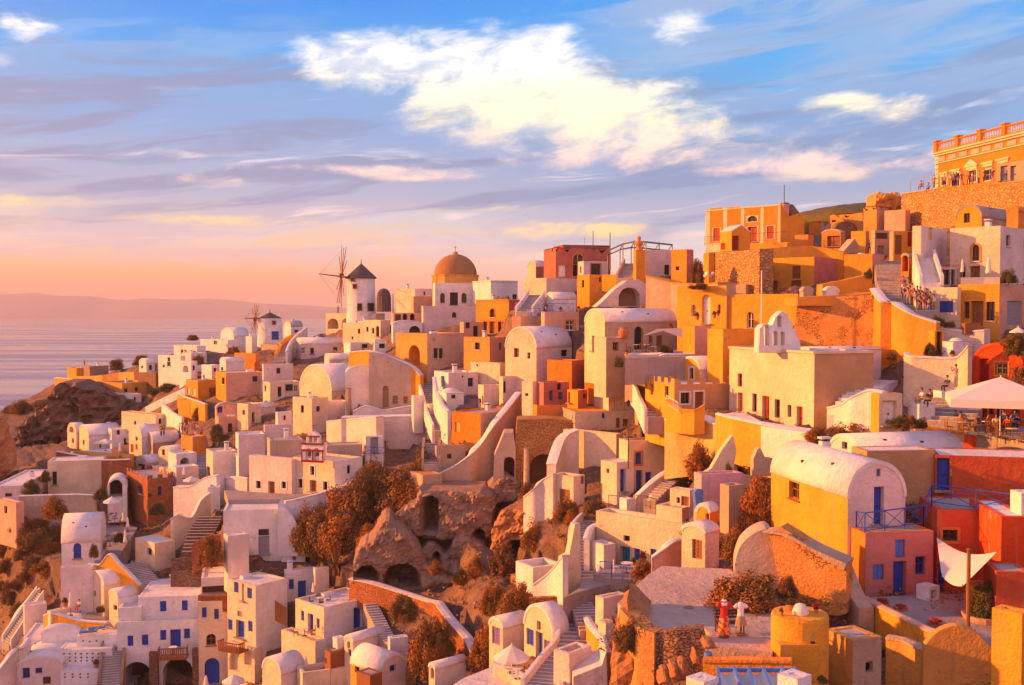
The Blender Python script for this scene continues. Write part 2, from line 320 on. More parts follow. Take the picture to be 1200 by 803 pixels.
def lathe(bm, base, prof, seg=20, mi=0, a0=0, a1=2*math.pi):
    base = Vector(base); rings = []; full = abs(a1-a0-2*math.pi) < 1e-6; n = seg if full else seg+1
    for r, z in prof: rings.append([bm.verts.new(base+Vector((r*math.cos(a0+(a1-a0)*i/seg), r*math.sin(a0+(a1-a0)*i/seg), z))) for i in range(n)])
    for A, B in zip(rings, rings[1:]):
        for i in range(seg):
            j = (i+1) % n; bm.faces.new((A[i], A[j], B[j], B[i])).material_index = mi
    bm.faces.new(rings[-1]).material_index = mi
def holed(bm, O, u, outline, holes, mi=0, reveal=None, inward=None, rmi=None):
    """flat face with openings; outline/holes are (u, v) points on the plane through O along u and Z; reveal goes inward"""
    loops = [[Vector((p[0], p[1], 0)) for p in outline]] + [[Vector((p[0], p[1], 0)) for p in h] for h in holes]
    flat = [p for l in loops for p in l]; vs = [bm.verts.new(O+u*p.x+Z*p.y) for p in flat]
    for tr in tessellate_polygon(loops):
        try: bm.faces.new([vs[i] for i in tr]).material_index = mi
        except ValueError: pass
    k = len(outline)
    for hi, h in enumerate(holes):
        dep = reveal[hi]; ring = vs[k:k+len(h)]; inn = [bm.verts.new(q.co+inward*dep) for q in ring]
        for i in range(len(h)):
            j = (i+1) % len(h); bm.faces.new((ring[i], ring[j], inn[j], inn[i])).material_index = mi if rmi is None else rmi
        k += len(h)
def arc(u0, u1, v0, rise, n=12):
    c, r = (u0+u1)/2, (u1-u0)/2
    return [(c+r*math.cos(math.pi*i/n), v0+rise*math.sin(math.pi*i/n)) for i in range(n+1)]   # from u1 to u0 over the top
CMAP = dict(b='blue', l='lightblue', k='dark', o='wood', r='redpaint', w='whitepaint', g='greypaint', t='teal', v='violet', d='darkwood', O='orangepaint', y='yellowpaint')
PIN = []; PTS = []
FOOT = []     # footprints that flatten the hillside: (corner, u_l, Ll, u_r, Lr, z)
def openings(spec, O, u, n, L, zb, zmax=None):
    out = []
    for tok in (spec or '').split(';'):
        tok = tok.strip()
        if not tok: continue
        code, nums = tok.split(); x0, y0, x1, y1 = [float(q) for q in nums.split(',')]
        xm, ym = (x0+x1)/2, (y0+y1)/2
        def hit(x, y):
            d = ray(ax(x), ay(y)); t_ = (O-CAM).dot(n)/d.dot(n); return CAM+d*t_
        us = sorted([(hit(x0, ym)-O).dot(u), (hit(x1, ym)-O).dot(u)]); v0, v1 = hit(xm, y1).z-zb, hit(xm, y0).z-zb
        m_ = .08
        if us[1] < .15 or us[0] > L-.15: print('SKIP opening', tok, us, L); continue
        u0, u1 = max(us[0], m_), min(us[1], L-m_); v0 = max(v0, .05)
        if zmax is not None: v1 = min(v1, zmax-m_)
        if u1-u0 < (.1 if code[0] == 'v' else .2) or v1-v0 < (.1 if code[0] == 'v' else .2): print('TINY opening', tok, u0, u1, v0, v1); continue
        out.append((code, u0, u1, v0, v1))
    return out
def hole_poly(o):
    code, u0, u1, v0, v1 = o
    if 'a' in code[2:]:
        r = min((u1-u0)/2, (v1-v0)*.6); return [(u0, v0), (u1, v0)] + arc(u0, u1, v1-r, r, 10)
    return [(u0, v0), (u1, v0), (u1, v1), (u0, v1)]
def depth_of(o): return {'d': .34, 'w': .3, 's': .2, 'h': 1.6+1.1*(o[2]-o[1]), 'v': .5}[o[0][0]]
def fit_opening(o, O, u, n, root):
    """door / window parts set into the reveal of an opening; n points outward"""
    code, u0, u1, v0, v1 = o; k, cmat = code[0], CMAP.get(code[1], 'dark'); dep = depth_of(o); w, h = u1-u0, v1-v0
    P3 = lambda a, b, d: O+u*a+Z*b+n*d
    poly = hole_poly(o)
    if 't' in code[2:] or 'T' in code[2:]:
        bm = bmesh.new(); e = .16; outer = []
        cu, cv = (u0+u1)/2, (v0+v1)/2
        for a, b in poly: outer.append((cu+(a-cu)*(1+2*e/w), cv+(b-cv)*(1+2*e/h) if b > v0+.01 else v0-(.0 if k == 'd' else e)))
        nn = len(poly); rows = [[bm.verts.new(P3(*p, d)) for p in q] for q, d in ((poly, .0), (poly, .05), (outer, .05), (outer, -.01))]
        for A, B in zip(rows, rows[1:]):
            for i in range(nn):
                j = (i+1) % nn; bm.faces.new((A[i], A[j], B[j], B[i]))
        emit(bm, 'surround', 'white' if 't' in code[2:] else 'orange', root)
    if k == 'h':
        bm = bmesh.new(); bm.faces.new([bm.verts.new(P3(*p, -dep)) for p in poly]); emit(bm, 'passage_shade', 'darkwood', root); return  # dark sheet paints the inner shade of the open passage
    if k == 'v':
        bm = bmesh.new(); bm.faces.new([bm.verts.new(P3(*p, -dep)) for p in poly]); emit(bm, 'vent', 'dark', root); return
    big = w*h > .9
    c0 = -dep
    if k == 'd':
        bm = bmesh.new(); bm.faces.new([bm.verts.new(P3(*p, c0)) for p in poly])
        nl = 2 if w > .75 else 1; lw = w/nl; hr = h-(min(w/2, h*.6) if 'a' in code[2:] else 0)
        for i in range(nl):
            for (a, b) in ((.08, .42), (.48, .94)):
                box(bm, P3(u0+lw*(i+.5), v0+hr*(a+b)/2, c0+.02), u, n, Z, lw*.68, .05, hr*(b-a))
        d = emit(bm, 'door', cmat, root)
        bm = bmesh.new(); box(bm, P3((u0+u1)/2+.08, v0+h*.45, c0+.07), u, n, Z, .05, .08, .16); emit(bm, 'handle', 'metal', d)
        bm = bmesh.new(); box(bm, P3((u0+u1)/2, v0-.04, .1), u, n, Z, w+.3, .45, .12); emit(bm, 'threshold', 'paving', root)
    elif k == 's':
        bm = bmesh.new()
        for i in (0, 1):
            box(bm, P3(u0+w*(.25+.5*i), v0+h/2, c0+.03), u, n, Z, w*.5-.02, .06, h-.02)
            for q in range(5): box(bm, P3(u0+w*(.25+.5*i), v0+h*(.14+.18*q), c0+.075), u, n, Z, w*.34, .03, h*.09)
        emit(bm, 'window_shutter', cmat, root)
    else:
        bm = bmesh.new(); fr = min(.09, w*.12)
        for a, b, su, sv in ((u0+fr/2, v0+h/2, fr, h), (u1-fr/2, v0+h/2, fr, h), ((u0+u1)/2, v0+fr/2, w, fr), ((u0+u1)/2, v1-fr/2, w, fr), ((u0+u1)/2, v0+h/2, fr*.8, h), ((u0+u1)/2, v0+h*.55, w, fr*.7)):
            box(bm, P3(a, b, c0+.045), u, n, Z, su, .07, sv)
        f = emit(bm, 'window', cmat, root)
        bm = bmesh.new(); bm.faces.new([bm.verts.new(P3(*p, c0)) for p in poly]); emit(bm, 'pane', 'glass', f)
        if code[1] in 'bl' and big:     # painted leaves folded into the reveal
            bm = bmesh.new()
            for s_ in (u0+w*.18, u1-w*.18): box(bm, P3(s_, v0+h/2, c0+.1), u, n, Z, w*.34, .05, h*.96)
            emit(bm, 'shutter', cmat, f)
        if big:
            bm = bmesh.new(); box(bm, P3((u0+u1)/2, v0-.05, .04), u, n, Z, w+.2, .16, .09); emit(bm, 'sill', 'white' if code[1] != 'o' else 'wood', f)

# ------------------------------------------------------------------ houses
HOUSES = {}
def house(label, xl, xc, xr, yt, yb, roof='flat', a=None, D=None, m='white', mr=None, rm=None, L='', Rr='', par=.35, rise=.36, dl=None, dr=None, fnd=3.5, cat='house', name='house', chim=(), trim=None, ragged=0):
    """house standing with its nearest vertical edge at picture column xc, from ground yb to wall top yt; its left face ends at
    column xl and its right face at xr; a = bearing of the right face"""
    xl, xc, xr, yt, yb = ax(xl), ax(xc), ax(xr), ay(yt), ay(yb)
    if a is None: a = min(60, max(16, 18+(600-xc)*.07))
    if a > 45: a = 45+(a-45)*.45
    if isinstance(D, str): D = ray(xc, yb).y*(TZ[D]-CAMZ)/ray(xc, yb).z
    D = D or field(xc, yb); C = P(xc, yb, D); zt = P(xc, yt, D).z
    ca, sa = math.cos(R(a)), math.sin(R(a)); ur, ul = Vector((ca, sa, 0)), Vector((-sa, ca, 0))
    def solve(px, dd, dflt, lo, hi):
        if dflt and abs(px-xc) < 20/TS+.01: return dflt
        k = (px-600)/F; den = k*dd.y-dd.x
        if abs(den) < 1e-4: return dflt or 8
        t_ = (C.x-k*C.y)/den
        if t_ < 0 or t_ > hi: t_ = dflt or (hi if t_ > hi else 5)
        return max(lo, t_)
    Ll, Lr = solve(xl, ul, dl, .8, 24), solve(xr, ur, dr, .8, 26)
    zb = C.z-fnd; B0 = Vector((C.x, C.y, zb)); H_ = zt-zb
    root = empty(name, Vector((C.x, C.y, C.z))+ul*Ll/2+ur*Lr/2, label, cat)
    HOUSES[label] = root
    root['_top'] = zt
    PIN.append((xc, yb, D)); FOOT.append((C.copy(), ul, Ll, ur, Lr, zt))
    nl, nr = -ur, -ul
    rn = random.Random(int(xl*3+yb*5)); quiet = any(w_ in label for w_ in ('blank', 'wall', 'wing', 'hut', 'shed', 'church', 'pier', 'ruin', 'privy', 'seat', 'pool', 'cabinet', 'kiosk', 'mansion', 'walled', 'white cube', 'store', 'tower', 'pillar', 'yard', 'corner', 'crate', 'steps'))
    def extra(Len):
        if quiet or rn.random() > .8 or Len < 3 or H_ < fnd+2.2: return []
        n_ = 1 if Len < 6 else 2; k_ = rn.choice(('wd', 'wk', 'wk', 'sb' if xl < 560 else 'wd'))
        return [(k_, Len*(i_+.5)/n_-.36+rn.uniform(-.3, .3), Len*(i_+.5)/n_+.36, H_-1.75, H_-.75) for i_ in range(n_)]
    faces = [('L', B0, ul, nl, Ll, L), ('R', B0, ur, nr, Lr, Rr), ('x', B0+ur*Lr, ul, ur, Ll, ''), ('y', B0+ul*Ll, ur, ul, Lr, '')]
    bm = bmesh.new(); opens = []
    vl, vr = roof in ('vL', 'gL'), roof in ('vR', 'gR')
    rs = (Ll if vl else Lr)*rise
    for key, O, u, n, Len, spec in faces:
        gable = (vl and key in 'Lx') or (vr and key in 'Ry')
        if gable:
            top = arc(0, Len, H_, rs, 16) if roof[0] == 'v' else [(Len, H_), (Len/2, H_+rs), (0, H_)]
            outline = [(0, 0), (Len, 0)] + top; zmax = None
        elif roof == 'cren':
            k_ = max(2, int(Len/1.4)); w_ = Len/(2*k_+1); outline = [(0, 0), (Len, 0)]
            for i in range(2*k_, -1, -1):
                hh = H_ if i % 2 == 0 else H_-.5
                outline += [(w_*(i+1), hh), (w_*i, hh)]
            zmax = H_-.6
        elif ragged:
            k_ = max(4, int(Len/.6)); outline = [(0, 0), (Len, 0)]
            for i in range(k_, -1, -1): outline.append((Len*i/k_, H_-random.random()**2*ragged))
            zmax = H_-ragged
        else: outline = [(0, 0), (Len, 0), (Len, H_), (0, H_)]; zmax = H_
        ops = openings(spec, O, u, n, Len, zb, zmax if not gable else H_+rs*.9)
        if not spec.strip() and key in 'LR' and not gable and not ragged: ops = extra(Len)
        good = []
        for o in ops:
            if all(not (o[1] < q[2]+.03 and q[1]-.03 < o[2] and o[3] < q[4]+.03 and q[3]-.03 < o[4]) for q in good): good.append(o)
            else: print('OVERLAP opening', label, o)
        mi = 1 if (mr and key in 'Ry') else 0  # many left and right tints paint sunlit and shaded sides of one wall
        holed(bm, O, u, outline, [hole_poly(o) for o in good], mi, [depth_of(o) for o in good], -n)
        opens += [(o, O, u, n) for o in good]
    rmat = rm or ('roofwhite' if m in ('white', 'pinkwhite', 'cream', 'yellow') else 'roofgrey')
    tl = .28
    Ct = Vector((C.x, C.y, zt))
    q = lambda a_, b_, z_: Vector((C.x, C.y, z_))+ul*a_+ur*b_
    if roof in ('flat', 'cren') :
        ph = par if roof == 'flat' else .6; zt2 = zt if roof == 'flat' else zt-.55
        if roof == 'flat':
            oo = [q(0,0,zt), q(0,Lr,zt), q(Ll,Lr,zt), q(Ll,0,zt)]; ii = [q(tl,tl,zt), q(tl,Lr-tl,zt), q(Ll-tl,Lr-tl,zt), q(Ll-tl,tl,zt)]; lo = [p-Z*ph for p in ii]
            for A_, B_ in ((oo, ii), (ii, lo)):
                for i in range(4): face(bm, [A_[i], A_[(i+1) % 4], B_[(i+1) % 4], B_[i]])
        else: ii = [q(0.02,0.02,zt2), q(0.02,Lr-.02,zt2), q(Ll-.02,Lr-.02,zt2), q(Ll-.02,0.02,zt2)]; ph = 0.05
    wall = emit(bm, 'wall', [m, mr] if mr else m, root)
    if roof in ('flat', 'cren'):
        bm = bmesh.new(); c_ = [p-Z*ph for p in ii]; face(bm, c_); face(bm, [p-Z*.15 for p in c_]); emit(bm, 'roof', rmat, root)
    elif roof == 'none' or ragged: pass
    elif roof in ('vL', 'vR', 'gL', 'gR'):
        bm = bmesh.new(); Lg, La = (Ll, Lr) if vl else (Lr, Ll); ov = .06
        prof = arc(-ov, Lg+ov, H_-.02, rs+ov, 18) if roof[0] == 'v' else [(Lg+ov, H_-.02), (Lg/2, H_+rs+ov), (-ov, H_-.02)]
        inner = arc(.1, Lg-.1, H_-.1, rs-.1, 18) if roof[0] == 'v' else [(Lg-.1, H_-.12), (Lg/2, H_+rs-.12), (.1, H_-.12)]
        def pt(a_, b_, v_): return q(a_, b_, zb+v_) if vl else q(b_, a_, zb+v_)
        e0, e1 = -.04, La+.04
        r0 = [bm.verts.new(pt(a_, e0, v_)) for a_, v_ in prof]; r1 = [bm.verts.new(pt(a_, e1, v_)) for a_, v_ in prof]
        i0 = [bm.verts.new(pt(a_, e0, v_)) for a_, v_ in inner]; i1 = [bm.verts.new(pt(a_, e1, v_)) for a_, v_ in inner]
        for i in range(len(prof)-1):
            bm.faces.new((r0[i], r0[i+1], r1[i+1], r1[i])).smooth = roof[0] == 'v'
            bm.faces.new((r0[i], i0[i], i0[i+1], r0[i+1])); bm.faces.new((r1[i], r1[i+1], i1[i+1], i1[i]))
        for k_ in (0, -1): bm.faces.new((r0[k_], r1[k_], i1[k_], i0[k_]))
        emit(bm, 'roof', rmat, root)
        if D < 130 and roof[0] == 'v' and La > 4:
            for fa, th_ in ((.28, 2.3), (.62, 2.5), (.84, 1.2)):
                c_ = Lg/2+Lg/2*math.cos(th_); p = pt(c_, La*fa, H_+rs*math.sin(th_)); bm = bmesh.new(); box(bm, p, ur, ul, Z, .22, .22, .16); emit(bm, 'roof_vent', 'darkwood', root)
    elif roof == 'dome':
        bm = bmesh.new(); c_ = q(Ll/2, Lr/2, zt-.02); rr = min(Ll, Lr)/2*.98
        lathe(bm, c_, [(rr*math.cos(R(t_)), rr*rise*2*math.sin(R(t_))) for t_ in range(0, 90, 8)]+[(.02, rr*rise*2)], 28)
        emit(bm, 'dome', rmat, root, smooth=True)
        bm = bmesh.new(); face(bm, [q(-.1,-.1,zt), q(-.1,Lr+.1,zt), q(Ll+.1,Lr+.1,zt), q(Ll+.1,-.1,zt)]); emit(bm, 'roof', rmat, root)
    for o, O, u, n in opens: fit_opening(o, O, u, n, root)
    if trim:      # cornice line round the two visible faces
        bm = bmesh.new()
        for O, u, n, Len in ((Ct, ul, nl, Ll), (Ct, ur, nr, Lr)): box(bm, O+u*Len/2+n*.05-Z*.1, u, n, Z, Len+.1, .14, .2)
        emit(bm, 'cornice', trim, root)
    zr = zt-(par if roof == 'flat' else 0)
    if not chim and not ragged and cat == 'house' and roof in ('flat', 'vL', 'vR') and Ll > 3 and Lr > 3 and H_ > fnd+1.8:
        rn = random.Random(int(xc*13+yt*7)); k_ = rn.random(); fu, fv = rn.uniform(.55, .85), rn.uniform(.4, .85)
        base_z = zr if roof == 'flat' else zt+rs*(.55 if (fu if vl else fv) < .72 else .35)
        p = q(Ll*fu, Lr*fv, base_z-.15 if roof == 'flat' else base_z)
        if k_ < .5:
            hh = rn.uniform(.7, 1.2); bm = bmesh.new(); box(bm, p+Z*hh/2, ur, ul, Z, .55, .45, hh)
            for dz, w_ in ((.06, .3), (.2, .68)): box(bm, p+Z*(hh+dz), ur, ul, Z, w_, w_*.8, .12, 1 if dz < .1 else 0)
            emit(bm, 'chimney', ['white', 'dark'], root)
        elif k_ < .68 and roof == 'flat':
            bm = bmesh.new(); tube(bm, p+Z*.25-ur*.6, p+Z*.25+ur*.6, .3, seg=12); box(bm, p+Z*.1, ur, ul, Z, 1.0, .5, .2); emit(bm, 'water_tank', 'whitepaint', root)
        elif k_ < .88:
            bm = bmesh.new(); tube(bm, p-Z*.1, p+Z*1.9, .03, seg=5)
            for j_ in range(4): tube(bm, p+Z*(1.2+.18*j_)-ul*(.42-.05*j_), p+Z*(1.2+.18*j_)+ul*(.42-.05*j_), .015, seg=3)
            emit(bm, 'aerial', 'metal', root)
    for (cx, cy, ch) in chim:
        d = ray(ax(cx), ay(cy)); p = CAM+d*((zr+(rs*.6 if vl or vr else 0)-CAMZ)/d.z)
        p = C+ul*min(max((p-C).dot(ul), .5), Ll-.5)+ur*min(max((p-C).dot(ur), .5), Lr-.5); p.z = zr+(rs*.4 if vl or vr else 0)
        hh = ch/TS*p.y/F
        bm = bmesh.new(); box(bm, p+Z*hh/2, ur, ul, Z, .5, .5, hh); box(bm, p+Z*(hh+.12), ur, ul, Z, .62, .62, .08); box(bm, p+Z*(hh+.04), ur, ul, Z, .34, .34, .12, 1)
        emit(bm, 'chimney', [m if m not in ('yellow',) else 'ochre', 'dark'], root)
    root['frame'] = [C.x, C.y, C.z, a, Ll, Lr, zt]
    return root

def catmull(pts, n=5):
    pts = [np.array(p, float) for p in pts]; out = []
    for i in range(len(pts)-1):
        p0, p1, p2, p3 = pts[max(i-1, 0)], pts[i], pts[i+1], pts[min(i+2, len(pts)-1)]
        for k in range(n):
            t_ = k/n; out.append(.5*((2*p1)+(-p0+p2)*t_+(2*p0-5*p1+4*p2-p3)*t_*t_+(-p0+3*p1-3*p2+p3)*t_**3))
    out.append(pts[-1]); return out
def wall(label, pts, m='white', cap=None, th=.45, fnd=3, curve=True, name='wall', cat='wall', D=None, rough=0):
    """free wall through picture points (x, top y, foot y[, distance])"""
    pp = []
    for i, q in enumerate(pts):
        x, y0, y1 = ax(q[0]), ay(q[1]), ay(q[2]); d = q[3] if len(q) > 3 else (D[i] if isinstance(D, (list, tuple)) else D) or field(x, y1)
        c = P(x, y1, d); pp.append((c.x, c.y, c.z, P(x, y0, d).z)); PIN.append((x, y1, d))
    if curve and len(pp) > 2: pp = catmull(pp, 5)
    pp = [np.array(p) for p in pp]; k = len(pp); bm = bmesh.new(); A, B, Cc, Dd = [], [], [], []; caps = []
    mid = pp[k//2]
    for i in range(k):
        d = pp[min(i+1, k-1)][:2]-pp[max(i-1, 0)][:2]; d = d/(np.linalg.norm(d)+1e-9); nrm = Vector((-d[1], d[0], 0))
        if nrm.y < 0: nrm = -nrm
        p = Vector((pp[i][0], pp[i][1], pp[i][2])); jz = random.uniform(-rough, rough)
        PTS.append((p.x, p.y, p.z, 1.6)); A.append(bm.verts.new(p-Z*fnd)); B.append(bm.verts.new(Vector((p.x, p.y, pp[i][3]+jz)))); Cc.append(bm.verts.new(Vector((p.x, p.y, pp[i][3]+jz))+nrm*th)); Dd.append(bm.verts.new(p-Z*fnd+nrm*th))
        caps.append((Vector((p.x, p.y, pp[i][3]+jz)), nrm))
    for i in range(k-1):
        for Q, S in ((A, B), (B, Cc), (Cc, Dd)): bm.faces.new((Q[i], Q[i+1], S[i+1], S[i]))
    bm.faces.new((A[0], B[0], Cc[0], Dd[0])); bm.faces.new((A[-1], Dd[-1], Cc[-1], B[-1]))
    root = empty(name, (mid[0], mid[1], mid[2]), label, cat); emit(bm, 'wall_body', m, root)
    if cap:
        bm = bmesh.new(); rows = []
        for p, n in caps: rows.append([bm.verts.new(p+n*a_+Z*b_) for a_, b_ in ((-.06, -.04), (-.06, .08), (th/2, .14), (th+.06, .08), (th+.06, -.04))])
        for Q, S in zip(rows, rows[1:]):
            for i in range(4): bm.faces.new((Q[i], Q[i+1], S[i+1], S[i]))
            bm.faces.new((Q[4], Q[0], S[0], S[4]))
        bm.faces.new(rows[0]); bm.faces.new(rows[-1][::-1]); emit(bm, 'coping', cap, root)
    return root
def slab(label, pts, ref, a=0, th=.5, m='white', holes=(), name='wall', cat='wall', D=None, through=False, hdep=None, cap=None, curve=False):
    """upright shaped wall: outline given as picture points on a vertical plane through ref (x, y) facing bearing a"""
    x, y = ax(ref[0]), ay(ref[1]); d = D or field(x, y); O = P(x, y, d); u = Vector((math.cos(R(a)), math.sin(R(a)), 0)); n = Vector((math.sin(R(a)), -math.cos(R(a)), 0))
    PIN.append((x, y, d))
    def uv(px, py):
        r = ray(ax(px), ay(py)); t_ = (O-CAM).dot(n)/r.dot(n); p = CAM+r*t_; return ((p-O).dot(u), (p-O).z)
    out = [uv(*p) for p in pts]; hs = [[uv(*p) for p in h] for h in holes]
    if curve: out = [tuple(q) for q in catmull(out, 5)]
    u0_, u1_ = min(p[0] for p in out), max(p[0] for p in out)
    for k_ in range(12): q_ = O+u*(u0_+(u1_-u0_)*k_/11); PTS.append((q_.x, q_.y, O.z, 2.0)); q_ = q_-n*th*.5; PTS.append((q_.x, q_.y, O.z+.2, 2.0))
    bm = bmesh.new(); holed(bm, O, u, out, hs, 0, [hdep or th]*len(hs), -n)
    ring = [O+u*a_+Z*b_ for a_, b_ in out]; r0 = [bm.verts.new(p) for p in ring]; r1 = [bm.verts.new(p-n*th) for p in ring]
    for i in range(len(ring)):
        j = (i+1) % len(ring); bm.faces.new((r0[i], r0[j], r1[j], r1[i]))
    if through: holed(bm, O-n*th, u, out, hs, 0, [0.001]*len(hs), -n)
    else:
        holed(bm, O-n*th, u, out, [], 0, [], -n)
    root = empty(name, O, label, cat); w = emit(bm, 'wall_body', m, root)
    if hs and not through:
        for h in hs:
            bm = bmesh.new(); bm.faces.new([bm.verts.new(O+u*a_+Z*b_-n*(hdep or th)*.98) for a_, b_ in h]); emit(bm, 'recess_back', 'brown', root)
    return root, O, u, n
def archpts(x0, x1, ytop, ybot, n=10):
    c, r = (x0+x1)/2, (x1-x0)/2; rr = min(abs(ybot-ytop)*.7, r)
    return [(x0, ybot), (x1, ybot)] + [(c+r*math.cos(math.pi*i/n), ytop+rr-rr*math.sin(math.pi*i/n)) for i in range(n+1)]
def flat_poly(pts, ref, D=None, z=None):
    if z is None:
        x, y = ax(ref[0]), ay(ref[1]); z = P(x, y, D or field(x, y)).z
    out = []
    for p in pts:
        r = ray(ax(p[0]), ay(p[1])); out.append(CAM+r*((z-CAMZ)/r.z))
    return out
def terrace(label, pts, ref, m='paving', th=2.5, name='terrace', cat='terrace', D=None, kind='structure', lift=.05, key=None):
    ps = flat_poly(pts, ref, D); bm = bmesh.new(); n = len(ps)
    c = sum(ps, Vector())/n; ps = [p+Z*lift for p in ps]
    if key: TZ[key] = ps[0].z
    top = [bm.verts.new(p) for p in ps]; bot = [bm.verts.new(p-Z*th) for p in ps]
    lp = [Vector((p.x, p.y, 0)) for p in ps]
    for tr in tessellate_polygon([lp]): bm.faces.new([top[i] for i in tr])
    for i in range(n): bm.faces.new((top[i], top[(i+1) % n], bot[(i+1) % n], bot[i])); q_ = proj(ps[i]); PIN.append((q_[0], q_[1], ps[i].y))
    o = emit(bm, name, m, loc=c); tag(o, label, cat, kind=kind); CLIP.append(ps); return o
CLIP = []; TZ = {}
def stairs(label, pts, w=1.4, n=14, m='paving', par=None, D=None, name='staircase', fnd=1.6, ph=.7):
    """flight of steps along picture points, lowest first"""
    pp = []
    for i, q in enumerate(pts):
        x, y = ax(q[0]), ay(q[1]); d = q[2] if len(q) > 2 else field(x, y); pp.append(P(x, y, d)); PIN.append((x, y, d))
    pp = [Vector(p) for p in (catmull(pp, 6) if len(pp) > 2 else pp)]
    seg = [0]
    for a_, b_ in zip(pp, pp[1:]): seg.append(seg[-1]+(b_-a_).length)
    def at(s):
        for i in range(len(pp)-1):
            if s <= seg[i+1] or i == len(pp)-2:
                t_ = (s-seg[i])/(seg[i+1]-seg[i]+1e-9); return pp[i].lerp(pp[i+1], t_), (pp[i+1]-pp[i])
    bm = bmesh.new(); L_ = seg[-1]; sides = [[], []]
    for i in range(n):
        p, d = at(L_*(i+.5)/n); dh = Vector((d.x, d.y, 0)).normalized(); s = Vector((-dh.y, dh.x, 0)); run = max(.25, math.hypot(d.x, d.y)/d.length*L_/n)
        top = at(L_*(i+.5)/n)[0].z; PTS.append((p.x, p.y, top-.25, w*.75))
        box(bm, Vector((p.x, p.y, top-fnd/2)), s, dh, Z, w, run*1.02, fnd)
        box(bm, Vector((p.x, p.y, top+.012))-dh*run*.42, s, dh, Z, w*.995, run*.16, .03, 1)
        for k, sg in enumerate((1, -1)): sides[k].append(p+s*sg*(w/2+.12))
    root = empty(name, pp[0], label, 'staircase'); emit(bm, 'steps', [m, 'white'], root)
    if par:
        for k in range(2):
            bm = bmesh.new(); q = sides[k]
            for a_, b_ in zip(q, q[1:]):
                d = b_-a_; dh = Vector((d.x, d.y, 0)); s = Vector((-dh.y, dh.x, 0)).normalized()*.14
                for sg in (1,):
                    v = [bm.verts.new(c) for c in (a_-s-Z*fnd, a_+s-Z*fnd, a_+s+Z*ph, a_-s+Z*ph, b_-s-Z*fnd, b_+s-Z*fnd, b_+s+Z*ph, b_-s+Z*ph)]
                    for f in ((0,3,7,4),(1,5,6,2),(3,2,6,7),(0,1,2,3),(4,7,6,5)): bm.faces.new([v[i] for i in f])
            emit(bm, 'parapet', par, root)
    return root
# ------------------------------------------------------------------ plants
def leaf_mesh(name, seed, n, mats, flat=1.0, spiky=False):
    """uneven crown of unit radius: leaf clumps spread through its volume, gaps left between them"""
    rn = random.Random(seed); V = []; Fc = []; MI = []
    cl = []
    for i in range(40):
        while True:
            p = Vector((rn.uniform(-1, 1), rn.uniform(-1, 1), rn.uniform(-.3, 1)))
            if .25 < p.length < 1: break
        cl.append((p*rn.uniform(.62, .9), rn.uniform(.2, .40)))
    for i in range(n):
        c, r = rn.choice(cl); d = Vector((rn.gauss(0, 1), rn.gauss(0, 1), rn.gauss(0, 1))).normalized()*(rn.random()**.45)*r
        p = c+d; p.z *= flat
        if p.z < -.35: continue
        nrm = (d.normalized()+Vector((rn.gauss(0, .6), rn.gauss(0, .6), rn.gauss(0, .6)+.3))).normalized(); q = nrm.to_track_quat('Z', 'Y') @ Matrix.Rotation(rn.uniform(0, 6.3), 3, 'Z').to_quaternion() if False else nrm.to_track_quat('Z', 'Y')
        s = rn.uniform(.02, .046); w = s*(.35 if spiky else .7); an = rn.uniform(0, 6.28); u = q @ Vector((math.cos(an), math.sin(an), 0)); v = q @ Vector((-math.sin(an), math.cos(an), 0))
        k = len(V); V += [p-u*s, p+v*w, p+u*s*1.3, p-v*w]; Fc.append((k, k+1, k+2, k+3)); MI.append(0)
    me = bpy.data.meshes.new(name); me.from_pydata(V, [], Fc)
    for m_ in mats: me.materials.append(M[m_])
    return me
LEAF = {}
for k_, mm in dict(red='leafred', rust='leafrust', green='leafgreen', olive='leafolive').items():
    LEAF[k_] = [leaf_mesh('crown_'+k_, 10*i+len(k_), 14000, [mm]) for i in range(3)]
def stem_mesh():
    bm = bmesh.new(); rn = random.Random(3)
    for i in range(9):
        a = rn.uniform(0, 6.28); p = Vector((0, 0, -.5)); q = Vector((math.cos(a)*.3, math.sin(a)*.3, .25)); e = Vector((math.cos(a+.3)*.62, math.sin(a+.3)*.62, rn.uniform(.3, .75)))
        tube(bm, p, q, .04, .028, 5); tube(bm, q, e, .028, .01, 5)
    me = bpy.data.meshes.new('stems'); bm.to_mesh(me); bm.free(); me.materials.append(M['darkwood']); return me
STEM = stem_mesh()
PLANTS = []
def bush(label, x, y, w, h, tone='rust', D=None, name='bush', cat='bush', group=None):
    """x, y = foot of the bush in the picture, w/h its size there; set on the ground once the hillside stands"""
    PLANTS.append((label, ax(x), ay(y), w/TS, h/TS, tone, D, name, cat, group))
def plant_all(ground):
    for label, px, py, w, h, tone, D, name, cat, group in PLANTS:
        r = ray(px, py)
        if isinstance(D, str): D = r.y*(TZ[D]-CAMZ)/r.z
        ok, loc, _, _ = ground.ray_cast(CAM-ground.location, r.normalized()); d = D or field(px, py)
        if ok:
            dh = loc.y+ground.location.y
            d = dh+.3 if (D is None and .85 < dh/d < 1.15) or dh < d else d
        p = P(px, py, d); sc = d/F
        o = empty(name, p, label, cat, group); rw, rh = w*sc/2, h*sc
        c = bpy.data.objects.new('foliage', random.choice(LEAF[tone])); COL.objects.link(c); c.parent = o
        c.scale = (rw/.92, rw/.92, rh/1.25); c.rotation_euler = (0, 0, random.uniform(0, 6.28)); c.location = (0, 0, rh*.2)
        s = bpy.data.objects.new('stems', STEM); COL.objects.link(s); s.parent = o; s.scale = (rw, rw, rh*.7); s.location = (0, 0, rh*.2)
